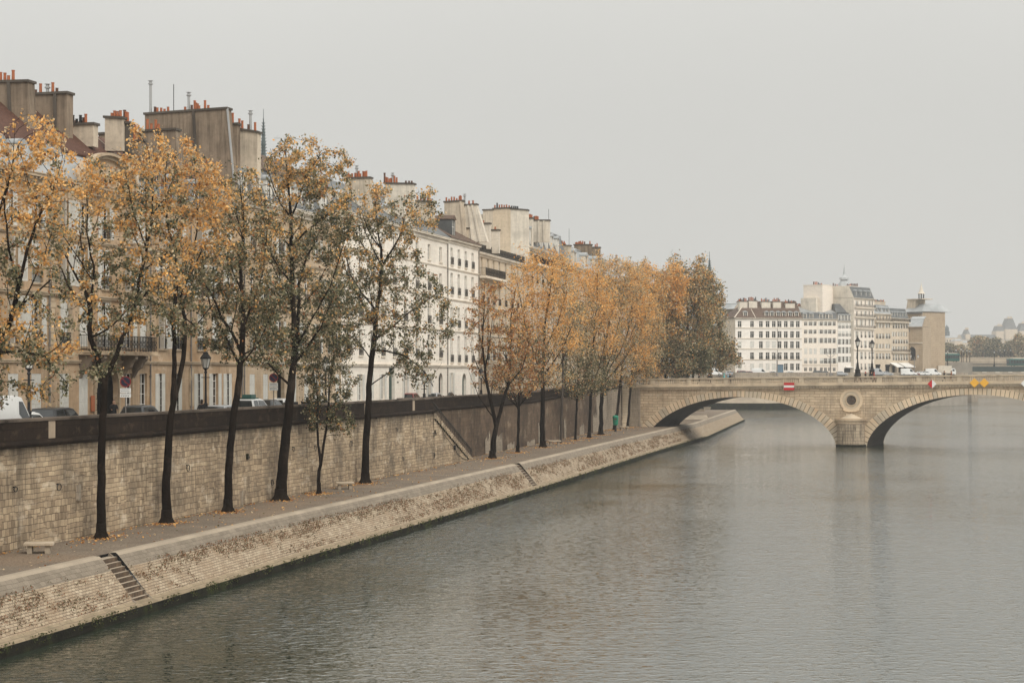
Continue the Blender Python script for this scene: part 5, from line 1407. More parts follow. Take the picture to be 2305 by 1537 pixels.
mb = MB(); L = b.L; mb.add([(-.5,-.9,HT+.1), (L+.5,-.9,HT+.1), (L+.5,14,HT+.1), (-.5,14,HT+.1), (2,3,HT+2.8), (L-2,3,HT+2.8), (L-2,11,HT+2.8), (2,11,HT+2.8)], [(0,1,5,4), (1,2,6,5), (2,3,7,6), (3,0,4,7), (4,5,6,7)]); mb.build('roof', M['zinc'], b.e)
ua, ub = u(2037), u(2055); mb = MB(); mb.hexa([(ua-.6, 1, HT+.2), (ub, 1, HT+.2), (ub, 6, HT+.2), (ua-.6, 6, HT+.2), (ua+.1, 1.2, b.z_at(675, 1)), (ub, 1.2, b.z_at(675, 1)), (ub, 6, b.z_at(675, 1)), (ua+.1, 6, b.z_at(675, 1))]); mb.box(ua-.2, u(2072), .9, 6, b.z_at(675, 1)+.002, b.z_at(673, 1)); mb.build('roof_block', M['flue_pale'], b.e)
uc = u(2060); zt = b.z_at(673, 1); mb = MB()
for k in range(6):
    a = 2*math.pi*k/6+.3; mb.box(uc+.9*math.cos(a)-.13, uc+.9*math.cos(a)+.13, 3+.9*math.sin(a)-.13, 3+.9*math.sin(a)+.13, zt-.4, zt+1.7)
mb.lathe([(1.0, -.5), (1.0, .15)], 8, 0, (uc, 3, zt)); mb.build('lantern_arcade', M['slate'], b.e)
mb = MB(); mb.lathe([(1.25, 1.7), (1.2, 1.95), (.85, 2.2), (.55, 3.2), (.25, 4.3), (.05, 5.4), (.02, 5.9)], 8, 0, (uc, 3, zt)); mb.build('lantern_spire', M['flue_white'], b.e)
b = fbld('far_tower_building', 'lower brown stone wing with big arched opening in front of the tower', 2044, 640, 2077, 638, 13, M['f_far4']); u = b.u_at
HT = b.z_at(736, 1); b.door(u(2051), 3.0, b.z_at(780, 1)-b.z_at(811, 1), M['glass'], arch=1., z=b.z_at(811, 1)); b.farwin(u(2046.5), b.z_at(757, 1), .6, 2.2); b.walls(HT, side_mat=M['f_far4'])
b.band(b.z_at(773, 1), .35, .3); b.cornice(HT, M['trim'], out=.6, h=.5); b.mansard(HT+.08, 2.6, 3, 1, M['zinc'], M['zinc'], side_m=M['f_far4'])
for k in range(24):
    pass
mb = MB()
for k in range(22): mb.box(-.08 if k % 2 else -.02, 1.0-(.3 if k % 2 else 0), -.12, -.01, .1+k*.66, .1+k*.66+.6); mb.box(b.L-1.0+(.3 if k % 2 else 0), b.L+.05, -.12, -.01, .1+k*.66, .1+k*.66+.6)
mb.build('quoin', M['f_far4'], b.e)

# ------------------------------------------------------------------ far right: hazy palace, towers, bridges
land = MB(); land.prism([(px2(2100, 900), 902), (px2(2420, 900), 902), (px2(2420, 900)+700, 2690), (100, 2690), (100, 1000)], 'z', -2, 15.5); tag(land.build('far_bank_ground', M['pavement']), kind='structure')
mb = MB(); sweep(mb, [(px2(2098, 900), 900), (px2(2420, 900), 900)], [(-.5, 17.3), (-.5, 18.6), (.2, 18.6), (.2, 17.3), (.5, 16.9), (.5, 15.4)]); sweep(mb, [(px2(2098, 900), 900), (px2(2420, 900), 900)], [(.1, 15.4), (.3, -2)])
tag(mb.build('far_quay_wall', M['bank_edge']), 'long pale quay wall far off below the hazy trees at right', 'wall')
b = FB('palace', (lambda: 'long grey hazy palace with tall steep roofed pavilion at far right')(), (px2(2165, 2600), 2600, 15.5), 0, (2440-2165)/FP*2600, 30, M['f_far3'], trim=M['trim_pale'], group=None)
u = b.u_at
for px in range(2174, 2420, 7): b.farwin(u(px), 20, 2., 6.); b.farwin(u(px), 32, 2., 5.)
b.walls(b.z_at(764, 1)); HT = b.z_at(764, 1); b.cornice(HT, out=1.2, h=1.4, modill=False); b.mansard(HT, 6., 7, 1, M['slate'], M['slate'])
def steep(px0, px1, ytop, ybot, inset, dd=4):
    mb = MB(); a, c = u(px0), u(px1); zt, zb = b.z_at(ytop, 1), b.z_at(ybot, 1); i = inset*1.9
    mb.hexa([(a, 1, zb), (c, 1, zb), (c, 26, zb), (a, 26, zb), (a+i, 1+dd, zt), (c-i, 1+dd, zt), (c-i, 22, zt), (a+i, 22, zt)]); 
    o = mb.build('pavilion_roof', M['slate'], b.e, fixn=True); mb = MB(); mb.box(a-.5, c+.5, .5, 27, HT-6, zb); mb.box(a+i, c-i, 4, 23, zt+.01, zt+.9)
    mb.box(a+i+1, a+i+3, 6, 9, zt, zt+3); mb.box(c-i-3, c-i-1, 6, 9, zt, zt+3); mb.build('pavilion_wall', M['f_far3'], b.e)
steep(2262, 2290, 717, 741, 2.5); steep(2296, 2330, 728, 745, 2); steep(2244, 2262, 734, 745, 1); steep(2175, 2184, 742, 752, 1)
def far_spires(lab, px0, px1, Y, ytop, yb, name, twin=True, m=None):
    e = empty(name, (px2((px0+px1)/2, Y), Y, 15.5), 0, lab, 'church'); s = Y/FP; w = (px1-px0)*s
    mb = MB(); mb.box(-w*.9, w*.9, 0, 30, 0, pz(yb, Y)-15.5); mb.prism([(-w*.9, pz(yb, Y)-15.5), (w*.9, pz(yb, Y)-15.5), (0, pz(yb-6, Y)-15.5)], 'y', 0, 30); mb.build('nave', M['f_far3'], e, fixn=True)
    for sx in ((-1, 1) if twin else (0,)):
        z0 = pz(yb, Y)-15.5; z1 = pz(ytop, Y)-15.5; r = 3.0 if twin else 4.5
        mb = MB(); mb.lathe([(r*1.2, z0-4), (r*1.2, z0+(z1-z0)*.35), (r*1.35, z0+(z1-z0)*.36), (r*.9, z0+(z1-z0)*.45), (r*.9, z0+(z1-z0)*.7), (r*1.0, z0+(z1-z0)*.72), (r*.5, z0+(z1-z0)*.86), (.15, z1)], 8, 0, (sx*w*.42, 2, 0)); mb.build('tower', m or M['lead'], e)
far_spires('hazy church with twin pointed towers on the far skyline', 2119, 2133, 2250, 731, 756, 'far_church')
Yh = 2150; k = Yh/1200.; e = empty('far_church', (px2(2099, Yh), Yh, 15.5), 0, 'hazy steep-roofed hall and thin spire left of the twin towers', 'church')
mb = MB(); z0 = pz(760, Yh)-15.5; mb.box(-5*k, 6*k, 0, 36, 0, z0); mb.build('nave', M['f_far3'], e)
mb = MB(); mb.add([(-5*k,0,z0), (6*k,0,z0), (6*k,36,z0), (-5*k,36,z0), (-2*k,9,z0+7.5*k), (2*k,9,z0+7.5*k), (2*k,28,z0+7.5*k), (-2*k,28,z0+7.5*k)], [(0,1,5,4), (1,2,6,5), (2,3,7,6), (3,0,4,7), (4,5,6,7)]); mb.lathe([(.5*k,0),(.1,8*k)], 6, 0, (3.4*k, 4, z0)); mb.build('roof', M['lead'], e)
for i, (px, w, yt, Y, lab) in enumerate([(2142, 26, 757, 2100, 'low hazy grey block right of the twin towers'), (2158, 18, 764, 2000, 'hazy cubic block above the far trees'), (2192, 60, 768, 2200, 'wide hazy building below the palace wing')]):
    e = empty('far_block', (px2(px, Y), Y, 15.5), 0, lab, 'building', 'hazy skyline buildings'); ww = w/FP*Y; hh = pz(yt, Y)-15.5
    mb = MB(); mb.box(-ww/2, ww/2, 0, 20, 0, hh-1.5); mb.build('wall', M['f_far3'], e)
    mb = MB(); z = hh-1.5; mb.add([(-ww/2-.3,-.3,z), (ww/2+.3,-.3,z), (ww/2+.3,20,z), (-ww/2-.3,20,z), (-ww/2+1.5,3,hh+.5), (ww/2-1.5,3,hh+.5), (ww/2-1.5,16,hh+.5), (-ww/2+1.5,16,hh+.5)], [(0,1,5,4), (1,2,6,5), (2,3,7,6), (3,0,4,7), (4,5,6,7)]); mb.build('roof', M['zinc'], e)
    mb = MB(); k = max(2, int(ww/3))
    for j in range(k):
        for r in range(max(1, int(hh/4)-1)): x = -ww/2+ww*(j+.5)/k; mb.box(x-.5, x+.5, -.06, -.01, 2+r*4, 4.2+r*4)
    mb.build('window_row', M['glass'], e)
# green iron bridge and pale bridgehead
e = empty('iron_bridge', (0,0,0), 0, 'dark green iron girder bridge at right edge beyond the stone bridge', 'bridge'); Y = 740; xa, xb = px2(2188, Y), px2(2440, Y)
mb = MB(); mb.box(xa, xb, Y, Y+14, pz(836.5, Y), pz(825, Y)); mb.build('girder', plain('dark_green_girder_paint', (.035,.05,.045), .6, .2), e)
mb = MB(); z0, z1 = pz(825, Y), pz(818, Y); mb.box(xa, xb, Y-.1, Y+.1, z1-.12, z1)
x = xa
while x < xb: mb.box(x-.04, x+.04, Y-.06, Y+.06, z0, z1); x += .5
mb.build('railing', M['lead'], e)
mb = MB(); 
for k in range(9): x = xa+4+k*5; mb.box(x, x+1.6, Y-.2, Y-.02, pz(838.5, Y), pz(836.8, Y))
mb.build('bearing_block', M['flue_white'], e)
mb = MB(); mb.box(xa-.4, xa+2, Y-1, Y+14, -2, pz(838.6, Y)); mb.box(px2(2330, Y), px2(2336, Y), Y, Y+14, -2, pz(838.6, Y)); mb.build('abutment', M['wall_mid'], e)
e2 = empty('far_bridge_parapet', (0,0,0), 0, 'pale stone balustrade at the head of the iron bridge', 'parapet'); Y = 700; mb = MB()
xa, xb = px2(2112, Y), px2(2184, Y); mb.box(xa, xb, Y, Y+.5, ZC, pz(829, Y)-.2); mb.box(xa-.2, xb+.2, Y-.12, Y+.62, pz(829, Y)-.2, pz(828, Y)); mb.build('wall_face', M['bridge_trim'], e2)
M['bus'] = plain('green_bus_paint', (.03,.10,.085), .4, .1)
# river barge / bus shapes on the far bridge handled with the vehicles

# ------------------------------------------------------------------ spires
def spire(px, ytop, ybot, Y, lab, w):
    e = empty('church_spire', (px2(px, Y), Y, 9), 0, lab, 'spire'); z0 = pz(ybot, Y)-9; z1 = pz(ytop, Y)-9; h = z1-z0
    mb = MB(); mb.lathe([(w, z0*.2), (w, z0), (w*.8, z0+h*.02), (w*.72, z0+h*.22), (w*.85, z0+h*.23), (w*.5, z0+h*.45), (w*.62, z0+h*.46), (w*.34, z0+h*.62), (w*.16, z0+h*.78), (w*.3, z0+h*.785), (w*.10, z0+h*.80), (.05, z1)], 8); mb.build('shaft', M['lead'], e)
    mb = MB()
    for k in range(11):
        zz = z0+h*(.04+.065*k); r = w*(.95-.85*(.04+.065*k))
        for a in range(4):
            t = a*math.pi/2; mb.tube([(r*.7*math.cos(t), r*.7*math.sin(t), zz), (r*1.55*math.cos(t), r*1.55*math.sin(t), zz+.25)], .09, 3)
    mb.build('crocket', M['lead'], e)
spire(593, 246, 352, 420, 'thin grey-green crocketed spire above the chimneys at left', .62)
spire(1597, 566, 640, 560, 'small distant spire behind the right edge of the big bridge-end tree', .75)
# ------------------------------------------------------------------ trees (space colonisation: branches grow into the crown volume)
def colonise(stems, blobs, natt, D, di, dk, iters=90, seed=0, up=.08):
    """stems: list of polylines [(Vector, radius)...] first point of stem k>0 lies on an earlier stem.
       blobs: [(centre, (rx,ry,rz), weight)]"""
    r = np.random.default_rng(seed)
    pos = []; par = []; rad0 = []
    for st in stems:
        pts = st['p']; start = None
        if st.get('on') is not None:
            start = int(np.argmin([np.linalg.norm(np.array(pts[0])-q) for q in pos]))
        prev = start
        for i, p in enumerate(pts):
            if i == 0:
                if start is None: pos.append(np.array(p)); par.append(-1); rad0.append(st['r'][0]); prev = len(pos)-1
                continue
            a = np.array(pts[i-1]) if (i > 1 or start is None) else pos[start]; b_ = np.array(p); n = max(1, int(np.linalg.norm(b_-a)/(D*1.4)))
            for k in range(1, n+1):
                t = k/n; q = a+(b_-a)*t+(r.normal(size=3)*D*.06 if k < n else 0)
                pos.append(q); par.append(prev); rad0.append(st['r'][i-1]*(1-t)+st['r'][i]*t); prev = len(pos)-1
    nstem = len(pos)
    W = np.array([b[2] for b in blobs], float); W /= W.sum()
    att = []
    for b, w in zip(blobs, W):
        n = int(natt*w); v = r.normal(size=(n,3)); v /= np.linalg.norm(v, axis=1)[:,None]; v *= ((r.random(n)**.42)*np.where(r.random(n) < .14, r.uniform(1.05, 1.42, n), 1.))[:,None]; v[:,2] += np.where(r.random(n) < .05, .3, 0)
        att.append(np.array(b[0])+v*np.array(b[1]))
    att = np.vstack(att); alive = np.ones(len(att), bool)
    z_fork = stems[0].get('zf', stems[0]['p'][0][2])
    P = np.array(pos); can = P[:,2] > z_fork
    near_d = np.full(len(att), 1e9); near_i = np.full(len(att), -1)
    def upd(idx0):
        ids = np.arange(idx0, len(P)); ids = ids[can[ids]]
        if len(ids) == 0: return
        for c0 in range(0, len(ids), 400):
            ii = ids[c0:c0+400]
            d = np.linalg.norm(att[:,None,:]-P[None,ii,:], axis=2); k = d.argmin(1); dm = d[np.arange(len(att)), k]
            m = dm < near_d; near_d[m] = dm[m]; near_i[m] = ii[k[m]]
    upd(0)
    for it in range(iters):
        act = alive & (near_d < di) & (near_d > dk)
        if not act.any(): break
        idx = near_i[act]; dirs = att[act]-P[idx]; dirs /= np.linalg.norm(dirs, axis=1)[:,None]
        acc = {}
        for i, d in zip(idx, dirs): acc[i] = acc.get(i, 0)+d
        new = []; np_ = []
        for i, d in acc.items():
            d = d/ (np.linalg.norm(d)+1e-9)+np.array([0,0,up*2.5])+r.normal(size=3)*.16
            if par[i] >= 0:
                pd_ = P[i]-P[par[i]]; pd_ /= (np.linalg.norm(pd_)+1e-9); d = d+.75*pd_
            d /= np.linalg.norm(d); q = P[i]+d*D
            new.append(q); np_.append(i)
        # avoid repeated twins
        n0 = len(P); P = np.vstack([P, np.array(new)]); par += [int(x) for x in np_]; can = np.concatenate([can, np.ones(len(new), bool)])
        upd(n0); alive &= near_d > dk
        if len(P) > 9000: break
    return P, par, nstem, rad0
def tree_mesh(P, par, nstem, rad0, tip=.012, exp=2.3, sides=5, maxr=.5):
    n = len(P); kids = [[] for _ in range(n)]
    for i, p in enumerate(par):
        if p >= 0: kids[p].append(i)
    rad = np.zeros(n)
    for i in range(n-1, -1, -1):
        s = sum(rad[k]**exp for k in kids[i]) if kids[i] else 0
        rad[i] = max(tip, s**(1/exp) if s else tip)
    for i in range(nstem): rad[i] = max(rad0[i], min(rad[i], rad0[i]*1.15))
    for i in range(nstem, n):
        rad[i] = min(rad[i], rad[par[i]]*.9, maxr)
    mb = MB(); done = set()
    roots = [i for i in range(n) if par[i] < 0]
    stack = [(r_, None) for r_ in roots]
    while stack:
        i, fr = stack.pop()
        chain = ([fr] if fr is not None else [])+[i]; rr = ([min(rad[fr], rad[i]*1.15)] if fr is not None else [])+[rad[i]]
        while kids[chain[-1]]:
            ks = sorted(kids[chain[-1]], key=lambda k: -rad[k]); stack += [(k, chain[-1]) for k in ks[1:]]
            chain.append(ks[0]); rr.append(rad[ks[0]])
        if len(chain) < 2: continue
        mb.tube([P[c] for c in chain], rr, 8 if max(rr) > .1 else (sides if max(rr) > .03 else 3), cap=False)
    return mb, rad, kids
def make_tree(lab, base, Y, stems_px, blobs_px, natt, nleaf, leaf, grad, group, D=.37, seed=0, trunk_m=None, kind='autumn_tree', spread=.28, dk=None, zf=None, flare=1., up=.08, sparse=.04, tip=.012, fans=16):
    """stems_px: [[(px,py,r,(dy))...], ...]; blobs_px: [(cx,cy,rx,ry,depth_m,weight,dY)]; grad: fn(z_rel, noise)->material weights"""
    r = random.Random(seed); s = Y/FP
    def W(px, py, dy=0): Yd = Y+dy; return (px2(px, Yd), Yd, pz(py, Yd))
    stems = []
    for k, st in enumerate(stems_px):
        pts = []; rs = []
        for j, q in enumerate(st):
            dy = q[3] if len(q) > 3 else 0
            pts.append(W(q[0], q[1], dy)); rs.append(q[2])
        stems.append(dict(p=pts, r=rs, on=None if k == 0 else 1))
    zfk = pz(zf, Y) if zf else stems[0]['p'][0][2]
    # long, nearly straight limbs fanning upwards from the forks into the crown
    samp_ = []
    for st in stems:
        for a_, b_, ra, rb_ in zip(st['p'][:-1], st['p'][1:], st['r'][:-1], st['r'][1:]):
            for t in (.2, .6, .95):
                q = Vector(a_).lerp(Vector(b_), t)
                if q.z > zfk-.2: samp_.append((q, ra*(1-t)+rb_*t))
    Wb = [q[5] for q in blobs_px]
    for _ in range(fans):
        q = r.choices(blobs_px, Wb)[0]; dy = q[6] if len(q) > 6 else 0; c_ = W(q[0], q[1], dy)
        t_ = Vector((c_[0]+r.uniform(-1, 1)*q[2]*s*1.05, c_[1]+r.uniform(-.9, .9)*q[4], c_[2]+r.uniform(-.3, 1.05)*q[3]*s))
        best = None
        for (p_, rad_) in samp_:
            hz_ = math.hypot(p_.x-t_.x, p_.y-t_.y); dz = t_.z-p_.z
            if dz < .4: continue
            c0 = abs(dz-hz_*1.9)+.25*dz
            if best is None or c0 < best[0]: best = (c0, p_, rad_)
        if best is None: continue
        p_ = best[1]; d_ = t_-p_; r0_ = min(best[2]*.6, .016+d_.length*.009)
        mid = p_+d_*.5+Vector((d_.x*.10, d_.y*.10, -abs(d_.length)*.03)); 
        stems.append(dict(p=[tuple(p_), tuple(mid), tuple(t_)], r=[r0_, r0_*.6, .008], on=1))
    stems[0]['zf'] = zfk
    blobs = []
    for q in blobs_px:
        dy = q[6] if len(q) > 6 else 0
        blobs.append((W(q[0], q[1], dy), (q[2]*s*1.1, q[4], q[3]*s), q[5]))
    P, par, ns, r0 = colonise(stems, blobs, natt, D, D*9, dk or D*1.6, seed=seed, up=up)
    mb, rad, kids = tree_mesh(P, par, ns, r0, tip=tip)
    b0 = Vector(stems[0]['p'][0]); 
    # root flare
    rb = stems[0]['r'][0]
    zz = b0.z
    fl = MB(); fl.lathe([(rb*2.2*flare, -.12), (rb*1.6*flare, .08), (rb*1.12, .35), (rb*1.02, .8)], 9, 0, (b0.x, b0.y, zz)); mb.add(fl.v, fl.f)
    e = empty(kind, b0, 0, lab, 'tree', group)
    mb.v = [(x-b0.x, y-b0.y, z-b0.z) for x, y, z in mb.v]
    mb.build('trunk', trunk_m or M['bark'], e, smooth=True)
    # leaves along thin twigs
    cand = np.array([i for i in range(len(P)) if rad[i] < .05 and i >= ns]); 
    if len(cand) == 0: cand = np.arange(len(P))
    tips = np.array([len(kids[i]) == 0 for i in cand]); w = np.where(tips, 2.4, 1.)
    if sparse:      # leave patches bare
        w = w*np.array([1. if fnoise(*(P[i]*.45), 0) > -.3+sparse*.6*0+sparse*.3 else .12 for i in cand]) if False else w*np.array([max(.05, min(1, .5+fnoise(P[i][0]*.75+seed, P[i][1]*.75, P[i][2]*.75)*3.2-sparse)) for i in cand])
    w = w/w.sum(); g = np.random.default_rng(seed+1)
    pick = g.choice(cand, nleaf, p=w); pp = np.array([par[i] for i in pick]); t = g.random(nleaf)[:,None]
    C = P[pick]*t+P[pp]*(1-t)+g.normal(size=(nleaf,3))*spread; C[:,2] -= .05
    zmin, zmax = C[:,2].min(), C[:,2].max()
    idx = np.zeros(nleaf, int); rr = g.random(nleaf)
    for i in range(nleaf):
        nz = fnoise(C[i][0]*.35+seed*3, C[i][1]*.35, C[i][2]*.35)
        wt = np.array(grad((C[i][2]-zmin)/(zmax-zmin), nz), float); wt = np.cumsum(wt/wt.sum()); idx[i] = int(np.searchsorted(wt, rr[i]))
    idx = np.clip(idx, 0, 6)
    me = leaves_mesh('crown', C-np.array(b0), leaf*g.uniform(.55, 1.25, nleaf), idx, LV, elong=1.15)
    link('crown', me, e)
    return e
# weights: gold, orange, tan, olive, green, russet, pale
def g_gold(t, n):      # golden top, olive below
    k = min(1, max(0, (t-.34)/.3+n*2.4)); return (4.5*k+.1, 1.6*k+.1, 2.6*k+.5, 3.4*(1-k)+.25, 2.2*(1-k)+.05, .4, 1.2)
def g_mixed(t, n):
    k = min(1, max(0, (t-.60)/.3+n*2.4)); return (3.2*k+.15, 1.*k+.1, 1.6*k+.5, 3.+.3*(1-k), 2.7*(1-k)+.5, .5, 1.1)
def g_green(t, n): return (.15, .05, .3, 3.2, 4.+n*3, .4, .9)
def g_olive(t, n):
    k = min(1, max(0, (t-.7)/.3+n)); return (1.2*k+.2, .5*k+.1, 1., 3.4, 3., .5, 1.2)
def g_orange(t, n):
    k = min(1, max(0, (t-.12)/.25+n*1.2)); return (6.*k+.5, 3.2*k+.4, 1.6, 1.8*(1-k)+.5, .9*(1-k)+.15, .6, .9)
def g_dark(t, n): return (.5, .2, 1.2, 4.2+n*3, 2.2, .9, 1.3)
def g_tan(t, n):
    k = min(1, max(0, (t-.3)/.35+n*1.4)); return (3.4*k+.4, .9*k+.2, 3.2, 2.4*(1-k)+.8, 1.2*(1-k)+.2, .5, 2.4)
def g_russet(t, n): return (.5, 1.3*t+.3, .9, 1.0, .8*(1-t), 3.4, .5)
G = 'autumn trees along the lower quay'
def T(lab, px, py, stems, blobs, natt, nleaf, leaf, grad, seed, z=2.6, group=G, **k):
    Y = (H-z)*FP/(py-HY)
    return make_tree(lab, None, Y, stems, blobs, natt, nleaf, leaf, grad, group, seed=seed, **k)
# T0 leaning in from the left edge
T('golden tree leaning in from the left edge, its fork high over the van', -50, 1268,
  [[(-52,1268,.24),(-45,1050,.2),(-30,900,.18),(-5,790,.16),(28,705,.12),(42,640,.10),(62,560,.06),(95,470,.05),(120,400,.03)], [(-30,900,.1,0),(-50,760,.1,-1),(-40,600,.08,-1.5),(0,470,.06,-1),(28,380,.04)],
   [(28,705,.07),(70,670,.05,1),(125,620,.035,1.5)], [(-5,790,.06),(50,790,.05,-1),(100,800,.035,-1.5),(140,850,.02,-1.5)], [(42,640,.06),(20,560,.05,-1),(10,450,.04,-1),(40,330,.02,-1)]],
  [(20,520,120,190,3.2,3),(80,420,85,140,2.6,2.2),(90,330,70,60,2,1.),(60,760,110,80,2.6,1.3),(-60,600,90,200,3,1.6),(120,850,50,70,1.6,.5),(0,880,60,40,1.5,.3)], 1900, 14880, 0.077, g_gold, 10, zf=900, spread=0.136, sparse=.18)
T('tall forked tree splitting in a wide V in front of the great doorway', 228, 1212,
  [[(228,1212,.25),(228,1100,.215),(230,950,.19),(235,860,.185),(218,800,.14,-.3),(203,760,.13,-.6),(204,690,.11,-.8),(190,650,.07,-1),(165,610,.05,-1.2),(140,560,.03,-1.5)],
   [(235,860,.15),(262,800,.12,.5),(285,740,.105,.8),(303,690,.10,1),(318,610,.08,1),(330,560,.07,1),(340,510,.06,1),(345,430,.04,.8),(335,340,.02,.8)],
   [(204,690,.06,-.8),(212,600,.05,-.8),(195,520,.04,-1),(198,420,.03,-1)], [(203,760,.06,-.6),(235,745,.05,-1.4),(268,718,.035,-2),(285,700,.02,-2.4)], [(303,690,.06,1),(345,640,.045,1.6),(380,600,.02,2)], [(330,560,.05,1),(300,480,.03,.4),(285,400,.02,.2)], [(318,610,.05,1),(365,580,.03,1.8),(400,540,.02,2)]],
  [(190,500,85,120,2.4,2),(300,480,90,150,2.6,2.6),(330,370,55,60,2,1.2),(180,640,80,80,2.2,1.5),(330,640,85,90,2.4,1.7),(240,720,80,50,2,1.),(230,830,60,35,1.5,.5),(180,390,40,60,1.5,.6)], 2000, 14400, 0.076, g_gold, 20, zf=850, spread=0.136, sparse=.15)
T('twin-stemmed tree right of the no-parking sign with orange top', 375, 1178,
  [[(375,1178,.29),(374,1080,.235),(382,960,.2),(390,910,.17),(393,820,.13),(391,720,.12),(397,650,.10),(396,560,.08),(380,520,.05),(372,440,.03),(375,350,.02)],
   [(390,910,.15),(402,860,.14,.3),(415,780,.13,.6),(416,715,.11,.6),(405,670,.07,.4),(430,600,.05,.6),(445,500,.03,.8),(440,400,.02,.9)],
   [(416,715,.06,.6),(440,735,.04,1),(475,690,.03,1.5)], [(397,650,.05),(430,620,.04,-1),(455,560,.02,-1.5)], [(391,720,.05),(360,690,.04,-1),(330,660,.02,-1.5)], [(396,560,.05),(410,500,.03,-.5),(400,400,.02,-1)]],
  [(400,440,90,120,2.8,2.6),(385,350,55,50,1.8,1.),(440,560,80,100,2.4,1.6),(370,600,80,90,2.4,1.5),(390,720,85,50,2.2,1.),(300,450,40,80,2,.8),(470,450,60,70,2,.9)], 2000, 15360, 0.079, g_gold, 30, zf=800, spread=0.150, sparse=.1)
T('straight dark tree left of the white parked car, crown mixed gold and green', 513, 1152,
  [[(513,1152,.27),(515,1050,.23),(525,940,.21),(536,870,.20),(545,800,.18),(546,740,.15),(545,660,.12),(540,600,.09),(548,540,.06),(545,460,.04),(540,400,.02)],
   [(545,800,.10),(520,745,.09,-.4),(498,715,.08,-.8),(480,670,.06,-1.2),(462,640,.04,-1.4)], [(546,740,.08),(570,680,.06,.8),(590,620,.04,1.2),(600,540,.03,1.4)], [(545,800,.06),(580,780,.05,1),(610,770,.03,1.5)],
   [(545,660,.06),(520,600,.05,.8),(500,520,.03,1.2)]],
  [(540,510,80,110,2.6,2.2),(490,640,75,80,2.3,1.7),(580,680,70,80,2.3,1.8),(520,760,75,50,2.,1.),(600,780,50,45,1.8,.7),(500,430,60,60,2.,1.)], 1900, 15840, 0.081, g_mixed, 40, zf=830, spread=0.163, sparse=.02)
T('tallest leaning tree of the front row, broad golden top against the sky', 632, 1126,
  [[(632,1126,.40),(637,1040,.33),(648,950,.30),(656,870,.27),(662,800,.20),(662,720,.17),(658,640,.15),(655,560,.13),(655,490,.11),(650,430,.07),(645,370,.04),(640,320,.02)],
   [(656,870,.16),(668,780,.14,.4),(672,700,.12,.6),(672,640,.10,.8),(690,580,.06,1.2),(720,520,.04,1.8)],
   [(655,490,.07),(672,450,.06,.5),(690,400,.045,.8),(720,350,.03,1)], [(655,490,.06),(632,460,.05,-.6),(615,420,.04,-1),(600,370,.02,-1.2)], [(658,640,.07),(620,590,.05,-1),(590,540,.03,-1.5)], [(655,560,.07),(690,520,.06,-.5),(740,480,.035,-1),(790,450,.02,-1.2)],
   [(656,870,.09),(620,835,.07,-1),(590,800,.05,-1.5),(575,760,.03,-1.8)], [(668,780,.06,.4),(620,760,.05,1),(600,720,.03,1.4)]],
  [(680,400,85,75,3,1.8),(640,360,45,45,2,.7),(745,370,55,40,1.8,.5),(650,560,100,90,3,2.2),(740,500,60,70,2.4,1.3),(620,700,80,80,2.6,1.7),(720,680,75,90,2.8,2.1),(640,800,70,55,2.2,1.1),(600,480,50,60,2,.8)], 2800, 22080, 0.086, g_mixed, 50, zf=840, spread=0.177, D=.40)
T('small young tree with two dark stems and hanging dark green leaves before the wall', 718, 1112,
  [[(718,1112,.13),(718,1060,.12),(722,1045,.115),(716,1000,.08),(713,950,.07),(716,900,.05),(705,850,.03),(700,800,.02)], [(722,1045,.09),(731,985,.075,.2),(738,930,.065,.4),(742,870,.05,.4),(752,800,.04,.5),(748,730,.02,.5)],
   [(738,930,.04,.4),(765,900,.03,.4),(785,930,.02,.4)]],
  [(735,850,60,75,1.8,2.4),(750,760,55,60,1.9,1.7),(765,950,38,45,1.1,1.0),(715,930,35,50,1.1,.6),(700,770,40,50,1.6,.9),(760,680,55,50,1.8,1.)], 1300, 11040, 0.075, g_green, 60, zf=1010, spread=0.150, D=.34, up=-.02)
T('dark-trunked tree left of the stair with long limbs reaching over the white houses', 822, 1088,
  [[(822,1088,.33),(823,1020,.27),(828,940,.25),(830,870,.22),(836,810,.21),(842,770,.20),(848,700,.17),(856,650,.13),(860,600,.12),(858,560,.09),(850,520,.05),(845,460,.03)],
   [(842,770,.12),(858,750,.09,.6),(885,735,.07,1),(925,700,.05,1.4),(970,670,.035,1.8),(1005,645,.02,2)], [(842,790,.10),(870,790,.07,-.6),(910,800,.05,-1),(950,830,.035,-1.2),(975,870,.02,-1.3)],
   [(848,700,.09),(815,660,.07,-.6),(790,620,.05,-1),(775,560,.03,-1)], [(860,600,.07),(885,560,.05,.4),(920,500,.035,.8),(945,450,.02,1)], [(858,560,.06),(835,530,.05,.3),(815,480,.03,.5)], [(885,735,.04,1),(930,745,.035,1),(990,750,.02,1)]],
  [(850,520,85,80,2.8,2.),(940,480,50,60,2.2,.9),(790,590,65,90,2.6,1.7),(900,620,80,70,2.6,1.5),(960,680,60,60,2.2,.9),(880,740,80,60,2.6,1.2),(790,720,55,80,2.4,1.3),(940,810,60,60,1.9,1.0),(820,450,60,40,2,.8),(985,740,35,40,1.5,.4),(860,680,50,60,2,.8)], 2500, 18720, 0.088, g_mixed, 70, zf=880, spread=0.177, D=.40, sparse=.1)
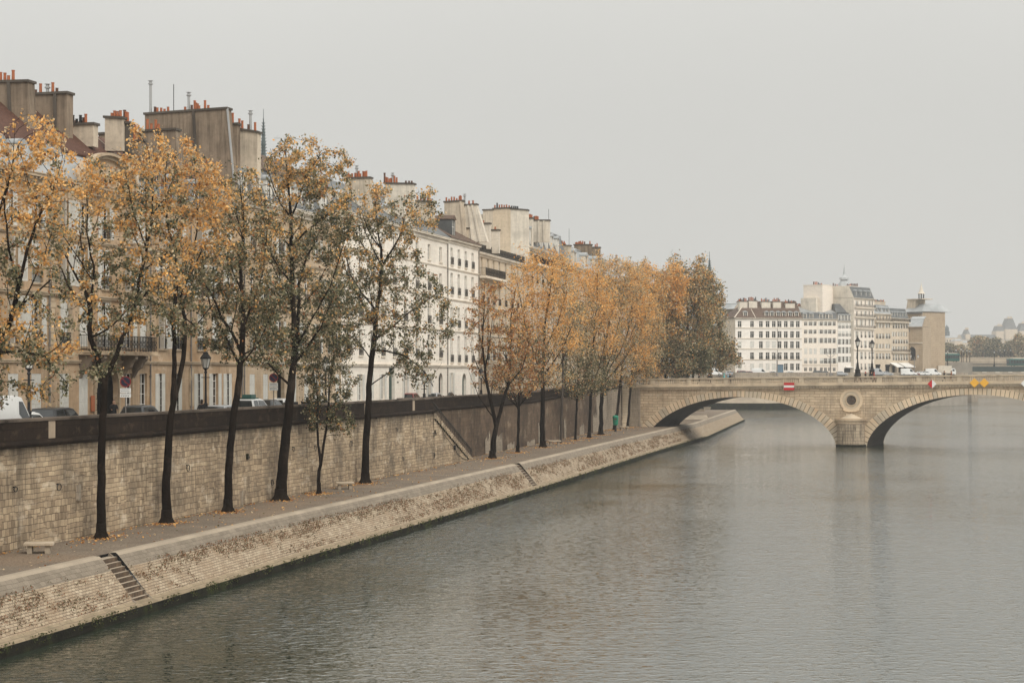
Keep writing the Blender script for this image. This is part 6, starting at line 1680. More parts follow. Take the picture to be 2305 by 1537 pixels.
T('dark forked tree just right of the stair foot, bare reddish upper twigs', 1108, 1032,
  [[(1108,1032,.30),(1112,985,.25),(1117,960,.22),(1104,900,.16,-.3),(1092,840,.12,-.5),(1086,770,.08,-.5),(1090,700,.04,-.5),(1090,640,.02,-.5)], [(1117,960,.2),(1130,910,.17,.3),(1143,870,.14,.5),(1150,800,.10,.6),(1150,720,.05,.6),(1160,650,.03,.6)],
   [(1092,840,.06,-.5),(1100,780,.05,0),(1108,720,.03,.2)], [(1143,870,.08,.5),(1175,830,.05,1),(1190,780,.03,1.2)]],
  [(1105,740,55,85,2.8,2),(1150,770,50,90,3,2.),(1110,830,55,45,2.4,1.),(1165,850,50,40,2.4,1.2),(1090,680,30,50,2,.6)], 1900, 8640, 0.088, g_russet, 80, zf=950, spread=0.150, D=.42, tip=.016)
T('small bushy russet and green tree second from the stair foot', 1165, 1019,
  [[(1165,1019,.17),(1166,980,.145),(1168,930,.13),(1168,890,.11),(1172,850,.06),(1175,790,.03)], [(1168,930,.07),(1155,880,.05),(1140,840,.03)], [(1168,890,.07),(1195,860,.05,.5),(1215,850,.03,.7)]],
  [(1172,850,55,45,2.6,2),(1190,790,45,50,2.4,1.6),(1150,870,40,30,2,.7)], 1250, 6600, 0.090, lambda t, n: (.2,.6,.5,2.2,1.6,2.4,.4), 90, zf=920, spread=0.177, tip=.016)
T('tall orange tree with thick dark trunk, third from the stair foot', 1222, 1007,
  [[(1222,1007,.33),(1220,960,.27),(1222,900,.24),(1221,850,.2),(1224,790,.14),(1228,720,.1),(1240,640,.06),(1248,590,.03)], [(1221,850,.1),(1200,790,.07,-.5),(1180,720,.05,-1),(1165,640,.03,-1)], [(1224,790,.1),(1255,730,.07,.6),(1275,660,.04,1)]],
  [(1200,650,60,85,3.4,2),(1250,640,50,70,3.2,1.8),(1230,760,70,60,3.4,1.8),(1190,590,30,35,2,.4),(1250,850,40,35,2.4,.6),(1175,720,40,60,2.6,.8)], 2500, 13640, 0.095, g_orange, 100, zf=880, spread=.32, tip=.016, D=.48)
T('slender pale-barked tree before the dark wall beside the far quay bench', 1262, 998,
  [[(1262,998,.13),(1263,950,.12),(1266,880,.11),(1267,820,.10),(1268,760,.08),(1270,700,.05),(1272,640,.03)], [(1266,880,.05),(1285,850,.03,.3),(1300,820,.02,.4)], [(1267,820,.05),(1250,770,.03),(1240,720,.02)]],
  [(1270,690,40,70,2.6,2),(1285,770,35,45,2.4,1),(1262,610,25,40,2,.5)], 1125, 6600, 0.095, g_tan, 110, zf=870, spread=.32, trunk_m=M['bark_pale'], tip=.016)
T('thin tree with olive crown, middle of the five close trunks', 1295, 991,
  [[(1295,991,.13),(1297,940,.12),(1300,880,.10),(1302,820,.07),(1305,760,.04)], [(1300,880,.05),(1320,840,.03)]],
  [(1300,820,40,55,2.6,2),(1320,850,35,35,2.2,1.1),(1295,880,25,20,1.8,.4),(1310,730,40,50,2.6,1.2)], 1125, 7920, 0.095, g_olive, 120, zf=900, spread=.34, tip=.016)
T('dark-trunked orange tree right of the thin olive one', 1326, 986,
  [[(1326,986,.22),(1328,940,.19),(1331,880,.17),(1333,820,.13),(1338,740,.08),(1345,660,.04),(1345,620,.02)], [(1331,880,.07),(1350,820,.05,.5),(1365,760,.03,.6)]],
  [(1335,680,50,75,3.4,2.4),(1340,780,50,60,3.2,1.8),(1345,860,40,30,2.4,.9),(1320,620,30,35,2.2,.5)], 1875, 11880, 0.103, lambda t, n: g_orange(t*.8, n) if t > .3 else g_olive(t, n), 130, zf=880, spread=.36, tip=.018, D=.5)
T('tall orange tree with swelling trunk foot before the pale wall patch', 1352, 979,
  [[(1352,979,.33),(1353,940,.26),(1356,880,.25),(1357,850,.22),(1362,790,.15),(1372,720,.1),(1385,640,.05),(1390,600,.02)], [(1357,850,.1),(1380,790,.07,.5),(1400,740,.04,.8)]],
  [(1375,680,55,80,3.6,2.6),(1385,790,50,60,3.2,1.8),(1360,610,30,35,2.4,.6),(1420,640,35,45,2.6,.8)], 2000, 13200, 0.103, g_tan, 140, zf=870, spread=.36, tip=.018, D=.5)
T('orange tree standing behind the green litter bin', 1389, 968,
  [[(1383,968,.22),(1388,940,.2),(1393,890,.18),(1400,830,.12),(1412,750,.08),(1425,670,.04),(1430,620,.02)], [(1400,830,.07),(1420,790,.05,.5),(1445,740,.03,.8)]],
  [(1425,690,50,75,3.6,2.4),(1425,800,45,60,3.2,1.8),(1400,850,25,25,2,.5),(1450,640,35,45,2.8,.9)], 1875, 12320, 0.107, g_orange, 150, zf=870, spread=.38, tip=.018, D=.5)
T('leaning dark tree beside the end pilaster with orange leaves over the balustrade', 1414, 962,
  [[(1413,962,.2),(1417,900,.17),(1421,860,.14),(1428,800,.10),(1445,740,.06),(1455,680,.03)], [(1421,860,.07),(1445,810,.05,.5),(1470,780,.03,.8)]],
  [(1450,730,35,60,3.2,2),(1440,820,35,45,2.6,1.4),(1470,770,20,45,2,.7)], 1500, 9240, 0.107, g_tan, 160, zf=880, spread=.38, tip=.018, D=.5)
T('last dark-trunked tree right against the left arch, leaning towards the river', 1441, 958,
  [[(1440,958,.29),(1441,920,.25),(1444,885,.22),(1452,850,.14),(1462,810,.09),(1468,760,.05)], [(1444,885,.09),(1465,862,.06,-.3),(1475,830,.03,-.4)]],
  [(1462,800,28,48,2.8,2),(1450,850,28,28,2.2,.9),(1468,735,22,45,2.6,1.)], 1250, 8360, 0.107, lambda t, n: g_orange(t+.1, n) if n > -.05 else g_olive(t, n), 170, zf=880, spread=.36, tip=.018, D=.5)
# ---- big trees at street level by the bridge end
G2 = 'tall street trees at the bridge end'
def TS(lab, Y, stems, blobs, natt, nleaf, leaf, grad, seed, **k):
    return make_tree(lab, None, Y, stems, blobs, natt, nleaf, leaf, grad, G2, seed=seed, fans=24, D=.7, tip=.03, spread=.5, **k)
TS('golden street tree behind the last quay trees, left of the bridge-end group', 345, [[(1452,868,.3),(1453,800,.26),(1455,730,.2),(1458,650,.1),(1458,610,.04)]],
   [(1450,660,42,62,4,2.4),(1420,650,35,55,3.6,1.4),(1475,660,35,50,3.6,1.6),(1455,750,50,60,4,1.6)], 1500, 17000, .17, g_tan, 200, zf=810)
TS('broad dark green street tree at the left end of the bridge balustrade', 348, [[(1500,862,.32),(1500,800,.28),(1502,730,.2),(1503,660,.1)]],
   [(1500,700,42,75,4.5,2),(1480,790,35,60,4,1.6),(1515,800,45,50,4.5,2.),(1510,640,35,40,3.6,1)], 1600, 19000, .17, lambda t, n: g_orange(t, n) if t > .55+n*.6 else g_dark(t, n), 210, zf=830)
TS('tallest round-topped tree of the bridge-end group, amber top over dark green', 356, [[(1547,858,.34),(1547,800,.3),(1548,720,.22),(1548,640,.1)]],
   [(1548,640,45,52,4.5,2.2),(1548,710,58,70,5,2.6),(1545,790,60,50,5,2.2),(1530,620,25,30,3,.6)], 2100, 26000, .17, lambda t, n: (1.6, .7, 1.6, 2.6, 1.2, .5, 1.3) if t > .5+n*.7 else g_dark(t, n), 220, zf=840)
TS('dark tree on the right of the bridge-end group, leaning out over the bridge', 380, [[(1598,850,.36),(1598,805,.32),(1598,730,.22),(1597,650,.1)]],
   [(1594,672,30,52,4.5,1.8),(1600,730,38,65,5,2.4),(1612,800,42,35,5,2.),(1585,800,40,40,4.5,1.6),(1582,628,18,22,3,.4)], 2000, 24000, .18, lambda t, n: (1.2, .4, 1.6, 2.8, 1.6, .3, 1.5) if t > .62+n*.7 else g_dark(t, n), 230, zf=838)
TS('low dark clipped tree close above the balustrade behind the walkers', 352, [[(1560,858,.2),(1560,830,.18),(1560,800,.08)]],
   [(1562,815,38,30,3.5,2),(1530,830,25,22,3,1)], 700, 10000, .15, g_green, 240, zf=848)
# ---- far hazy trees
random.seed(9)
def far_tree(lab, px, ytop, ybot, w, Y, kind, seed, z=15.5, n=5200):
    s = Y/FP; g = np.random.default_rng(seed); e = empty('far_tree', (px2(px, Y), Y, z), 0, lab, 'tree', 'hazy trees on the far bank')
    zt = pz(ytop, Y)-z; zb = max(pz(ybot, Y)-z, 1.2); R = w*s/2; hz = (zt-zb)/2
    mb = MB(); mb.tube([(0,0,-.3), (0,0,zb+hz*.6)], [.5,.3], 6)
    for k in range(7):
        a = k*.9; mb.tube([(0,0,zb+hz*.1*k), (R*.6*math.cos(a), 2.*math.sin(a), zb+hz*(.5+.15*k))], [.16,.05], 4)
    mb.build('trunk', M['bark'], e)
    cl = [(g.normal()*R*.45, g.normal()*3, zb+hz+g.normal()*hz*.42) for _ in range(22)]
    C = np.array([cl[g.integers(22)] for _ in range(n)])+g.normal(size=(n,3))*np.array([R*.22, 1.8, hz*.24])
    m = (C[:,0]/R)**2+((C[:,2]-zb-hz)/(hz*1.05))**2 < 1; C = C[m]
    idx = g.choice(7, len(C), p=kind)
    link('crown', leaves_mesh('crown', C, g.uniform(.35, .75, len(C)), idx, LV), e)
kg = (.0,.0,.15,.45,.35,.0,.05); kb = (.02,.0,.25,.45,.10,.08,.10)
far_tree('hazy green tree just right of the stone tower', 2108, 770, 812, 40, 1250, kg, 1)
far_tree('small hazy green tree below the twin towers', 2134, 772, 812, 34, 1255, kg, 2)
far_tree('hazy brownish tree left of the biggest far crown', 2163, 776, 812, 34, 1250, kb, 3)
far_tree('wide hazy brown tree, crown highest below the palace wing', 2206, 757, 812, 70, 1270, kb, 4, n=8000)
far_tree('hazy grey-green rounded tree under the palace', 2243, 760, 812, 56, 1260, kg, 5, n=7000)
far_tree('hazy green tree between the rounded one and the right edge', 2272, 768, 812, 34, 1265, kg, 6)
far_tree('large brown hazy tree cut by the right edge', 2303, 748, 812, 50, 1250, kb, 7, n=8000)
far_tree('small green tree beside the foot of the stone tower', 2094, 775, 832, 16, 672, kg, 8, z=ZC, n=3000)
# ---- fallen leaves round the tree feet and along the wall
C = []; S = []; I = []
random.seed(4)
feet = [(228,1212),(375,1178),(513,1152),(632,1126),(718,1112),(822,1088),(1108,1032),(1165,1019),(1222,1007),(1262,998),(1295,991),(1326,986),(1352,979),(1383,968),(1414,962),(1441,958)]
for (px, py) in feet:
    p = ground_pt(px, py, 2.6)
    for _ in range(260):
        a = random.random()*6.28; r_ = abs(random.gauss(0, 1))*.8+.2; C.append((p.x+r_*math.cos(a)*.8+r_*math.sin(a)*.2, p.y+r_*math.sin(a)*1.6, 2.625+random.random()*.02)); S.append(random.uniform(.04, .08)); I.append(random.choice([0,1,1,5,5,2]))
for _ in range(3800):
    Y = 66+230*random.random(); wx = wallA(Y) if Y < 171 else wallB(Y); 
    if 170 < Y < 187: wx = wallA(Y)
    o = abs(random.gauss(0, .22)) if random.random() < .72 else random.random()*5
    if fnoise(Y*.3, 2) < -.05 and o < .6: continue
    C.append((wx+.14+o, Y, 2.62+random.random()*.03)); S.append(random.uniform(.035, .07)); I.append(random.choice([0,1,5,5,2,3]))
tag(link('fallen_leaves', leaves_mesh('fallen_leaves', np.array(C), np.array(S), I, LV, flat=.75)), 'orange and brown fallen leaves drifted round tree feet and along the quay wall', 'leaves', kind='stuff')
# ------------------------------------------------------------------ vehicles
def paint(name, c): 
    m = plain(name, c, .3, .05, 1, spec=.6); return m
CP = {'black': paint('black_car_paint', (.012,.012,.014)), 'white': paint('white_car_paint', (.72,.72,.70)), 'silver': paint('silver_car_paint', (.36,.37,.38)), 'red': paint('red_car_paint', (.17,.025,.02)),
      'grey': paint('dark_grey_car_paint', (.08,.085,.09)), 'blue': paint('blue_grey_car_paint', (.16,.22,.26))}
M['cglass'] = plain('car_window_glass', (.02,.024,.026), .08, .1, 1, spec=.8)
M['rubber'] = plain('tyre_rubber', (.02,.02,.02), .9, .1)
M['tail'] = plain('red_tail_lamp', (.45,.02,.015), .3, .1); M['head'] = plain('clear_headlamp', (.6,.6,.58), .2, .1)
PROT = {}
def bevmesh(mb, name, mats, w=.04, seg=2):
    me = mb.mesh(name, mats, fixn=True); bm = bmesh.new(); bm.from_mesh(me)
    bmesh.ops.remove_doubles(bm, verts=bm.verts, dist=1e-4); bmesh.ops.bevel(bm, geom=[e for e in bm.edges if e.calc_face_angle(0) > .3]+list(bm.verts), offset=w, segments=seg, affect='EDGES', profile=.6)
    bm.to_mesh(me); bm.free(); me.polygons.foreach_set('use_smooth', [True]*len(me.polygons)); return me
def car_parts(kind):
    """side profiles (x forward, z up); returns dict of meshes built once per kind"""
    if kind in PROT: return PROT[kind]
    if kind == 'hatch': L, W_, low, cab = 4.0, 1.72, [(-2,.3),(-2.02,.62),(-1.96,.92),(-1.0,.97),(.75,.95),(1.75,.78),(2.0,.62),(2.0,.3)], [(-1.93,.92),(-1.62,1.44),(-.2,1.5),(.28,1.42),(1.0,.93)]
    elif kind == 'estate': L, W_, low, cab = 4.5, 1.78, [(-2.25,.32),(-2.27,.66),(-2.2,.98),(-1.0,1.02),(.9,1.0),(1.95,.86),(2.22,.66),(2.25,.32)], [(-2.17,.98),(-1.95,1.6),(-.2,1.66),(.4,1.58),(1.15,1.0)]
    elif kind == 'sedan': L, W_, low, cab = 4.4, 1.74, [(-2.2,.3),(-2.22,.66),(-2.12,.93),(-1.3,.97),(.8,.95),(1.9,.8),(2.18,.62),(2.2,.3)], [(-1.75,.94),(-1.05,1.38),(-.1,1.42),(.3,1.37),(1.05,.94)]
    else: L, W_, low, cab = 5.4, 1.98, [(-2.7,.35),(-2.7,1.15),(.6,1.2),(1.75,1.12),(2.45,.95),(2.7,.7),(2.7,.35)], [(-2.7,1.15),(-2.66,2.3),(-.1,2.42),(.7,2.32),(1.7,1.13)]
    d = {}; h = W_/2
    mb = MB(); mb.prism(low, 'y', -h, h); d['body'] = bevmesh(mb, 'body', [CP['black']], .06)
    n = len(cab); tz = max(z for x, z in cab); bz = min(z for x, z in cab)
    ins = lambda z: h-.05-(z-bz)/(tz-bz)*(.2 if kind != 'van' else .1)
    mb = MB(); vs = [(x, -ins(z), z) for x, z in cab]+[(x, ins(z), z) for x, z in cab]
    mb.add(vs, [tuple(range(n-1,-1,-1)), tuple(range(n, 2*n))]+[(i, (i+1) % n, n+(i+1) % n, n+i) for i in range(n)]); d['cabin'] = bevmesh(mb, 'cabin', [CP['black']], .05)
    # windows: panels a few mm proud of the cabin sides, front and rear
    mb = MB()
    def side(poly):
        for s_ in (-1, 1):
            a = [(x, s_*(ins(z)+.012), z) for x, z in poly]; mb.add(a if s_ > 0 else a[::-1], [tuple(range(len(a)))])
    x0, z0 = cab[0]; xt, zt = cab[1]; xf, zf = cab[-1]; xw, zw = cab[-2]
    if kind == 'van': side([(.62,1.28),(1.42,1.28),(.75,2.1),(.35,2.12),(.3,1.5)])
    else:
        zb = bz+.06; zz = tz-.12; mid = (xt+xw)/2-.1
        side([(x0+.3,zb+.03),(mid-.05,zb+.01),(mid-.05,zz),(xt+.18,zz-.02)]); side([(mid+.05,zb+.01),(xf-.22,zb+.01),(xw-.05,zz-.05),(mid+.05,zz)])
    def endq(xa, za, xb, zb_, t):       # glass between two profile points, pushed out by t
        e0, e1 = .14, .86; p0 = (xa+(xb-xa)*e0, za+(zb_-za)*e0); p1 = (xa+(xb-xa)*e1, za+(zb_-za)*e1)
        mb.quad((p0[0]+t, -ins(p0[1])+.08, p0[1]+.01), (p0[0]+t, ins(p0[1])-.08, p0[1]+.01), (p1[0]+t, ins(p1[1])-.08, p1[1]+.01), (p1[0]+t, -ins(p1[1])+.08, p1[1]+.01))
    endq(xf, zf, xw, zw, .02)
    if kind != 'van': endq(x0, z0, xt, zt, -.02)
    d['window_glass'] = mb.mesh('window_glass', [M['cglass']])
    mb = MB(); r = .32; mb.prism([(r*math.cos(a), r*math.sin(a)) for a in np.linspace(0, 2*math.pi, 19)[:-1]], 'y', -.1, .1); d['wheel'] = mb.mesh('wheel', [M['rubber']], fixn=True)
    mb = MB(); r = .2; mb.prism([(r*math.cos(a), r*math.sin(a)) for a in np.linspace(0, 2*math.pi, 13)[:-1]], 'y', -.115, .115); d['rim'] = mb.mesh('rim', [M['steel']], fixn=True)
    lz = .74 if kind != 'van' else .95
    mb = MB(); mb.box(-.04, .04, -.13, .13, -.13, .16); d['taillight'] = mb.mesh('taillight', [M['tail']])
    mb = MB(); mb.box(-.06, .04, -.16, .16, -.08, .08); d['headlight'] = mb.mesh('headlight', [M['head']])
    mb = MB(); mb.lathe([(.0,-.09),(.08,-.04),(.09,.03),(.0,.08)], 8); d['mirror'] = mb.mesh('mirror', [M['rubber']])
    mb = MB(); mb.box(-L/2-.07, -L/2+.02, -h*.94, h*.94, .36, .56); mb.box(L/2-.02, L/2+.07, -h*.94, h*.94, .36, .56); d['bumper'] = mb.mesh('bumper', [M['rubber']])
    PROT[kind] = (d, L, W_, lz, (xf, zf)); return PROT[kind]
def vehicle(kind, col, loc, rz, lab, group, cat='car'):
    d, L, W_, lz, mir = car_parts(kind)
    e = empty('delivery_van' if kind == 'van' else 'parked_car', loc, rz, lab, cat, group)
    def painted(key):
        k2 = (kind, key, col)
        if k2 not in MC:
            me = d[key].copy(); me.materials[0] = CP[col]; MC[k2] = me
        return MC[k2]
    bo = link('body', painted('body'), e); ca = link('cabin', painted('cabin'), e); link('window_glass', d['window_glass'], ca)
    for sx in (-1, 1):
        for sy in (-1, 1):
            w = link('wheel', d['wheel'], e, (sx*L*.31, sy*(W_/2-.08), .32)); link('rim', d['rim'], w)
    for sy in (-1, 1):
        link('taillight', d['taillight'], e, (-L/2+.03, sy*(W_/2-.16), lz)); link('headlight', d['headlight'], e, (L/2-.1, sy*(W_/2-.25), lz-.08)); link('mirror', d['mirror'], e, (mir[0]-.35, sy*(W_/2+.06), mir[1]+.1))
    link('bumper', d['bumper'], e)
    return e
def street_dir(Y): 
    dx = wl(Y+2)-wl(Y-2); return math.atan2(4, dx)
GC = 'cars parked along the quay street'
def sY(px, off):
    return wallpath_Y(px, wallA if px < 978 else wallB, off)
def pcar(kind, col, px, Y, lab, flip=False, cat='car'):
    Y = max(Y, sY(px, -2.1))
    return vehicle(kind, col, (px2(px, Y), Y, street_z(Y)), street_dir(Y)+(math.pi if flip else 0), lab, GC, cat)
pcar('van', 'white', -2, 93.5, 'white delivery van at the left edge behind the parapet', cat='van')
pcar('hatch', 'white', 58, 99.4, 'small white car half hidden between the white van and the iron lamp')
pcar('estate', 'black', 133, 104, 'black estate car with red tail lamp behind the parapet, right of the first lamp')
pcar('hatch', 'grey', 322, 121, 'dark car whose roof just shows under the open dark ground-floor window')
pcar('sedan', 'silver', 499, 126, 'low dark-windowed silver car right of the figure by the lamp')
e = pcar('estate', 'white', 569, 140, 'white estate car with luggage box, between the straight tree and the leaning tree')
mb = MB(); mb.box(-1.3, -.3, -.35, .35, 1.72, 1.95); mb.box(-1.2, -1.1, -.6, .6, 1.62, 1.72); mb.box(-.5, -.4, -.6, .6, 1.62, 1.72); mb.build('roof_box', M['bus'], e)
pcar('hatch', 'black', 607, 147, 'black small car just right of the white estate car')
pcar('hatch', 'white', 636, 153, 'white small car mostly behind the leaning trunk')
pcar('hatch', 'red', 925, 190, 'red small car before the white house, left of the stair top')
pcar('sedan', 'silver', 975, 199, 'silver car behind the stair top beside the iron lamp')
pcar('sedan', 'black', 1004, 206, 'black car right of the stair top')
pcar('hatch', 'grey', 1137, 238, 'dark car with red lamp behind the russet trees', False)
pcar('estate', 'white', 1207, 262, 'white estate car between the third and fourth trees after the stair')
pcar('hatch', 'silver', 1262, 272, 'silver car with red lamp near the bridge, left of the thin trees')
def motorbike(px, Y, lab, rz=.4):
    Y = max(Y, sY(px, -2.))
    e = empty('motorcycle', (px2(px, Y), Y, street_z(Y)), rz, lab, 'motorcycle', 'motorcycles parked by the parapet')
    for x in (-.7, .7):
        mb = MB(); mb.tube([(x+.3*math.cos(t), 0, .31+.3*math.sin(t)) for t in np.linspace(0, 2*math.pi, 15)], .06, 5, cap=False); mb.box(x-.28, x+.28, -.01, .01, .30, .32); mb.box(x-.01, x+.01, -.01, .01, .05, .58); mb.build('wheel', M['rubber'], e)
    mb = MB(); mb.prism([(-.55,.45),(.45,.4),(.55,.75),(.3,.98),(-.1,.86),(-.6,.8)], 'y', -.16, .16); mb.build('body', CP['black'], e, fixn=True)
    mb = MB(); mb.prism([(-.75,.86),(-.05,.88),(-.1,.98),(-.8,1.04)], 'y', -.15, .15); mb.build('seat', M['rubber'], e, fixn=True)
    mb = MB(); mb.tube([(.7,0,.32), (.45,0,1.05)], .035, 5); mb.tube([(.42,-.36,1.12), (.47,0,1.04), (.42,.36,1.12)], .02, 5); mb.build('handlebar', M['iron'], e)
    mb = MB(); mb.add([(.55,-.17,1.05), (.55,.17,1.05), (.36,.15,1.42), (.36,-.15,1.42), (.57,-.17,1.05), (.57,.17,1.05), (.38,.15,1.42), (.38,-.15,1.42)], [(0,1,2,3), (7,6,5,4)]); mb.build('windscreen', M['cglass'], e)
    mb = MB(); mb.box(-1.0, -.65, -.2, .2, 1.0, 1.35); mb.build('top_box', CP['black'], e)
for i, (px, Y, lab) in enumerate([(372, 108, 'scooter with pale screen standing alone between the twin stems and the arched doorway'), (668, 143, 'motorcycle leftmost in the row behind the parapet'), (684, 144.5, 'second motorcycle of the row behind the parapet'), (703, 146, 'third motorcycle, left of the green-hidden lamp'), (722, 148, 'rightmost motorcycle, under the green-hidden lamp')]):
    motorbike(px, Y, lab, .3+.2*i)
# vehicles on the far island and bridge
GF = 'vehicles on the far quay'
def fcar(kind, col, px, Y, lab, cat='car', rz=0.): return vehicle(kind, col, (px2(px, Y), Y, ZC), rz, lab, GF, cat)
fcar('van', 'white', 1607, 598, 'white van seen under the leaning bridge-end tree', 'van'); fcar('hatch', 'silver', 1647, 592, 'pale car at the left corner of the white corner house')
fcar('estate', 'red', 1674, 593, 'rust red car before the white corner house'); fcar('hatch', 'red', 1689, 593.5, 'second rust red car, right of the first')
fcar('van', 'white', 1711, 594, 'long white van before the white corner house', 'van'); fcar('sedan', 'silver', 1742, 595, 'silver car left of the twin-arm lamp'); fcar('sedan', 'white', 1781, 596, 'white car right of the twin-arm lamp')
fcar('estate', 'grey', 1845, 600, 'dark grey car before the cream zinc-roofed house'); fcar('hatch', 'grey', 1860, 601, 'dark grey car just right of another dark one'); fcar('sedan', 'silver', 1893, 603, 'silver car before the narrow slate-roofed house')
fcar('van', 'silver', 1975, 614, 'grey van before the cafe shopfronts', 'van'); fcar('sedan', 'silver', 1995, 616, 'pale car below the cafe door'); fcar('van', 'white', 2045, 628, 'rounded white van in front of the stone tower', 'van')
fcar('hatch', 'red', 2056, 630, 'red car at the foot of the stone tower'); fcar('sedan', 'white', 2072, 634, 'white car just right of the stone tower foot')
fcar('van', 'white', 2100, 640, 'big white van right of the tower', 'van'); fcar('hatch', 'white', 2086, 637, 'small white car left of the big white van')
e = empty('box_truck', (px2(2130, 655), 655, ZC), 0, 'grey-white box truck below the green bus', 'truck', GF)
mb = MB(); mb.box(-3, 1.6, -1.1, 1.1, .8, 3.4); mb.build('cargo_box', M['flue_white'], e); mb = MB(); mb.prism([(1.65,.5),(3.1,.5),(3.1,1.5),(2.7,2.5),(1.65,2.5)], 'y', -1.05, 1.05); c_ = mb.build('cab', CP['white'], e, fixn=True); mb = MB(); mb.box(1.9, 2.6, -1.07, 1.07, 1.5, 2.2); mb.build('window_glass', M['cglass'], c_)
for x in (-2, -1.1, 2.3):
    for sy in (-1, 1): link('wheel', PROT['van'][0]['wheel'], e, (x, sy*.95, .35))
def bus(px, Y, z, lab, s=1.):
    e = empty('bus', (px2(px, Y), Y, z), 0.25, lab, 'bus', 'green buses'); L = 5.2*s
    mb = MB(); mb.box(-L, L, -1.25, 1.25, .35, 3.1); o = link('body', bevmesh(mb, 'body', [M['bus']], .15), e)
    mb = MB(); 
    for k in range(8): x = -L+.4+k*(2*L-.5)/8; mb.box(x, x+(2*L-.5)/8-.12, -1.27, 1.27, 1.3, 2.5)
    mb.box(-L-.02, L+.02, -1.1, 1.1, 1.2, 2.6); mb.build('window_glass', M['cglass'], e)
    mb = MB(); mb.box(-L*.7, L*.7, -1.0, 1.0, 3.1, 3.3); mb.build('roof_unit', M['flue_white'], e)
    for x in (-L*.6, L*.6):
        for sy in (-1, 1): link('wheel', PROT['van'][0]['wheel'], e, (x, sy*1.12, .45))
bus(2139, 690, pz(815, 690), 'green bus beside the far lamps, above the box truck', .6); bus(2296, 745, pz(825, 745), 'dark green bus crossing the iron bridge at the right edge')
mb = MB(); mb.box(px2(2118, 690), px2(2180, 690), 684, 700, ZC, pz(815.5, 690)); tag(mb.build('bridge_ramp', M['pavement']), 'raised pale roadway ramp leading to the iron bridge', 'ramp')
e = empty('market_tent', (px2(2118, 700), 702, ZC), 0, 'long white-roofed marquee behind the parked vans', 'tent'); w = 20/FP*700; zt = pz(800, 702)-ZC
mb = MB(); mb.prism([(-w*1.0, zt), (w*1.0, zt), (w*.8, zt+1.0), (-w*.8, zt+1.0)], 'y', 0, 6); mb.build('roof', M['awning'], e, fixn=True); mb = MB()
for x in np.linspace(-w, w, 7): mb.box(x-.08, x+.08, 0, .16, 0, zt)
mb.box(-w, w, 5, 5.1, 0, zt); mb.build('frame', M['flue_pale'], e)
# far lamps
def far_lamp(px, ytop, Y, z, lab, twin=False, pm=None):
    e = empty('street_lamp', (px2(px, Y), Y, z), 0, lab, 'street lamp', 'far street lamps'); h = pz(ytop, Y)-z; pm = pm or M['iron']
    mb = MB(); mb.lathe([(.4,0),(.35,.8),(.2,1.),(.16,h*.3),(.11,h-1.2),(.14,h-1.1),(.1,h-1.)], 8)
    xs_ = (-1.2, 1.2) if twin else (0,)
    if twin: mb.tube([(-1.2,0,h-1.1),(-.7,0,h-1.5),(0,0,h-1.9),(.7,0,h-1.5),(1.2,0,h-1.1)], .07, 5); mb.tube([(0,0,h-2),(0,0,h-.6)], .07, 5)
    mb.build('post', pm, e)
    for x in xs_:
        q = MB(); q.lathe([(.16,h-1.0),(.36,h-.45)], 6, 0, (x,0,0)); q.build('lantern_glass', M['lampglass'], e)
        q = MB(); q.lathe([(.42,h-.45),(.3,h-.22),(.1,h-.1),(.03,h)], 6, 0, (x,0,0)); q.build('lamp_cap', pm, e)
far_lamp(1749, 792, 590, ZC, 'pale twin-arm lamp before the white corner house', True, M['pipe']); far_lamp(1869.5, 791, 598, ZC, 'pale twin-arm lamp before the cream zinc-roofed house', True, M['pipe'])
far_lamp(2058, 798, 632, ZC, 'thin lamp in front of the brown stone tower', True, M['pipe'])
for px, yt, Y, lab in [(2133, 787, 680, 'lamp standing left of the green bus'), (2152, 784, 700, 'lamp just right of the green bus'), (2164, 782, 690, 'left lamp of the close pair right of the bus'), (2168, 786, 720, 'right lamp of the close pair right of the bus'),
                       (2176, 785, 740, 'thin lamp right of the close pair'), (2183, 787, 760, 'small thin lamp left of the iron bridge'), (2238, 789, 738, 'lamp on the iron bridge, leftmost')]:
    far_lamp(px, yt, Y, ZC if Y < 700 or px < 2180 else pz(825, Y), lab)
for px, lab in [(2251, 'lamp on the pale far quay wall, left of three'), (2261, 'lamp on the pale far quay wall, middle of three'), (2275, 'lamp on the pale far quay wall, right of three')]: far_lamp(px, 785, 903, 15.5, lab)
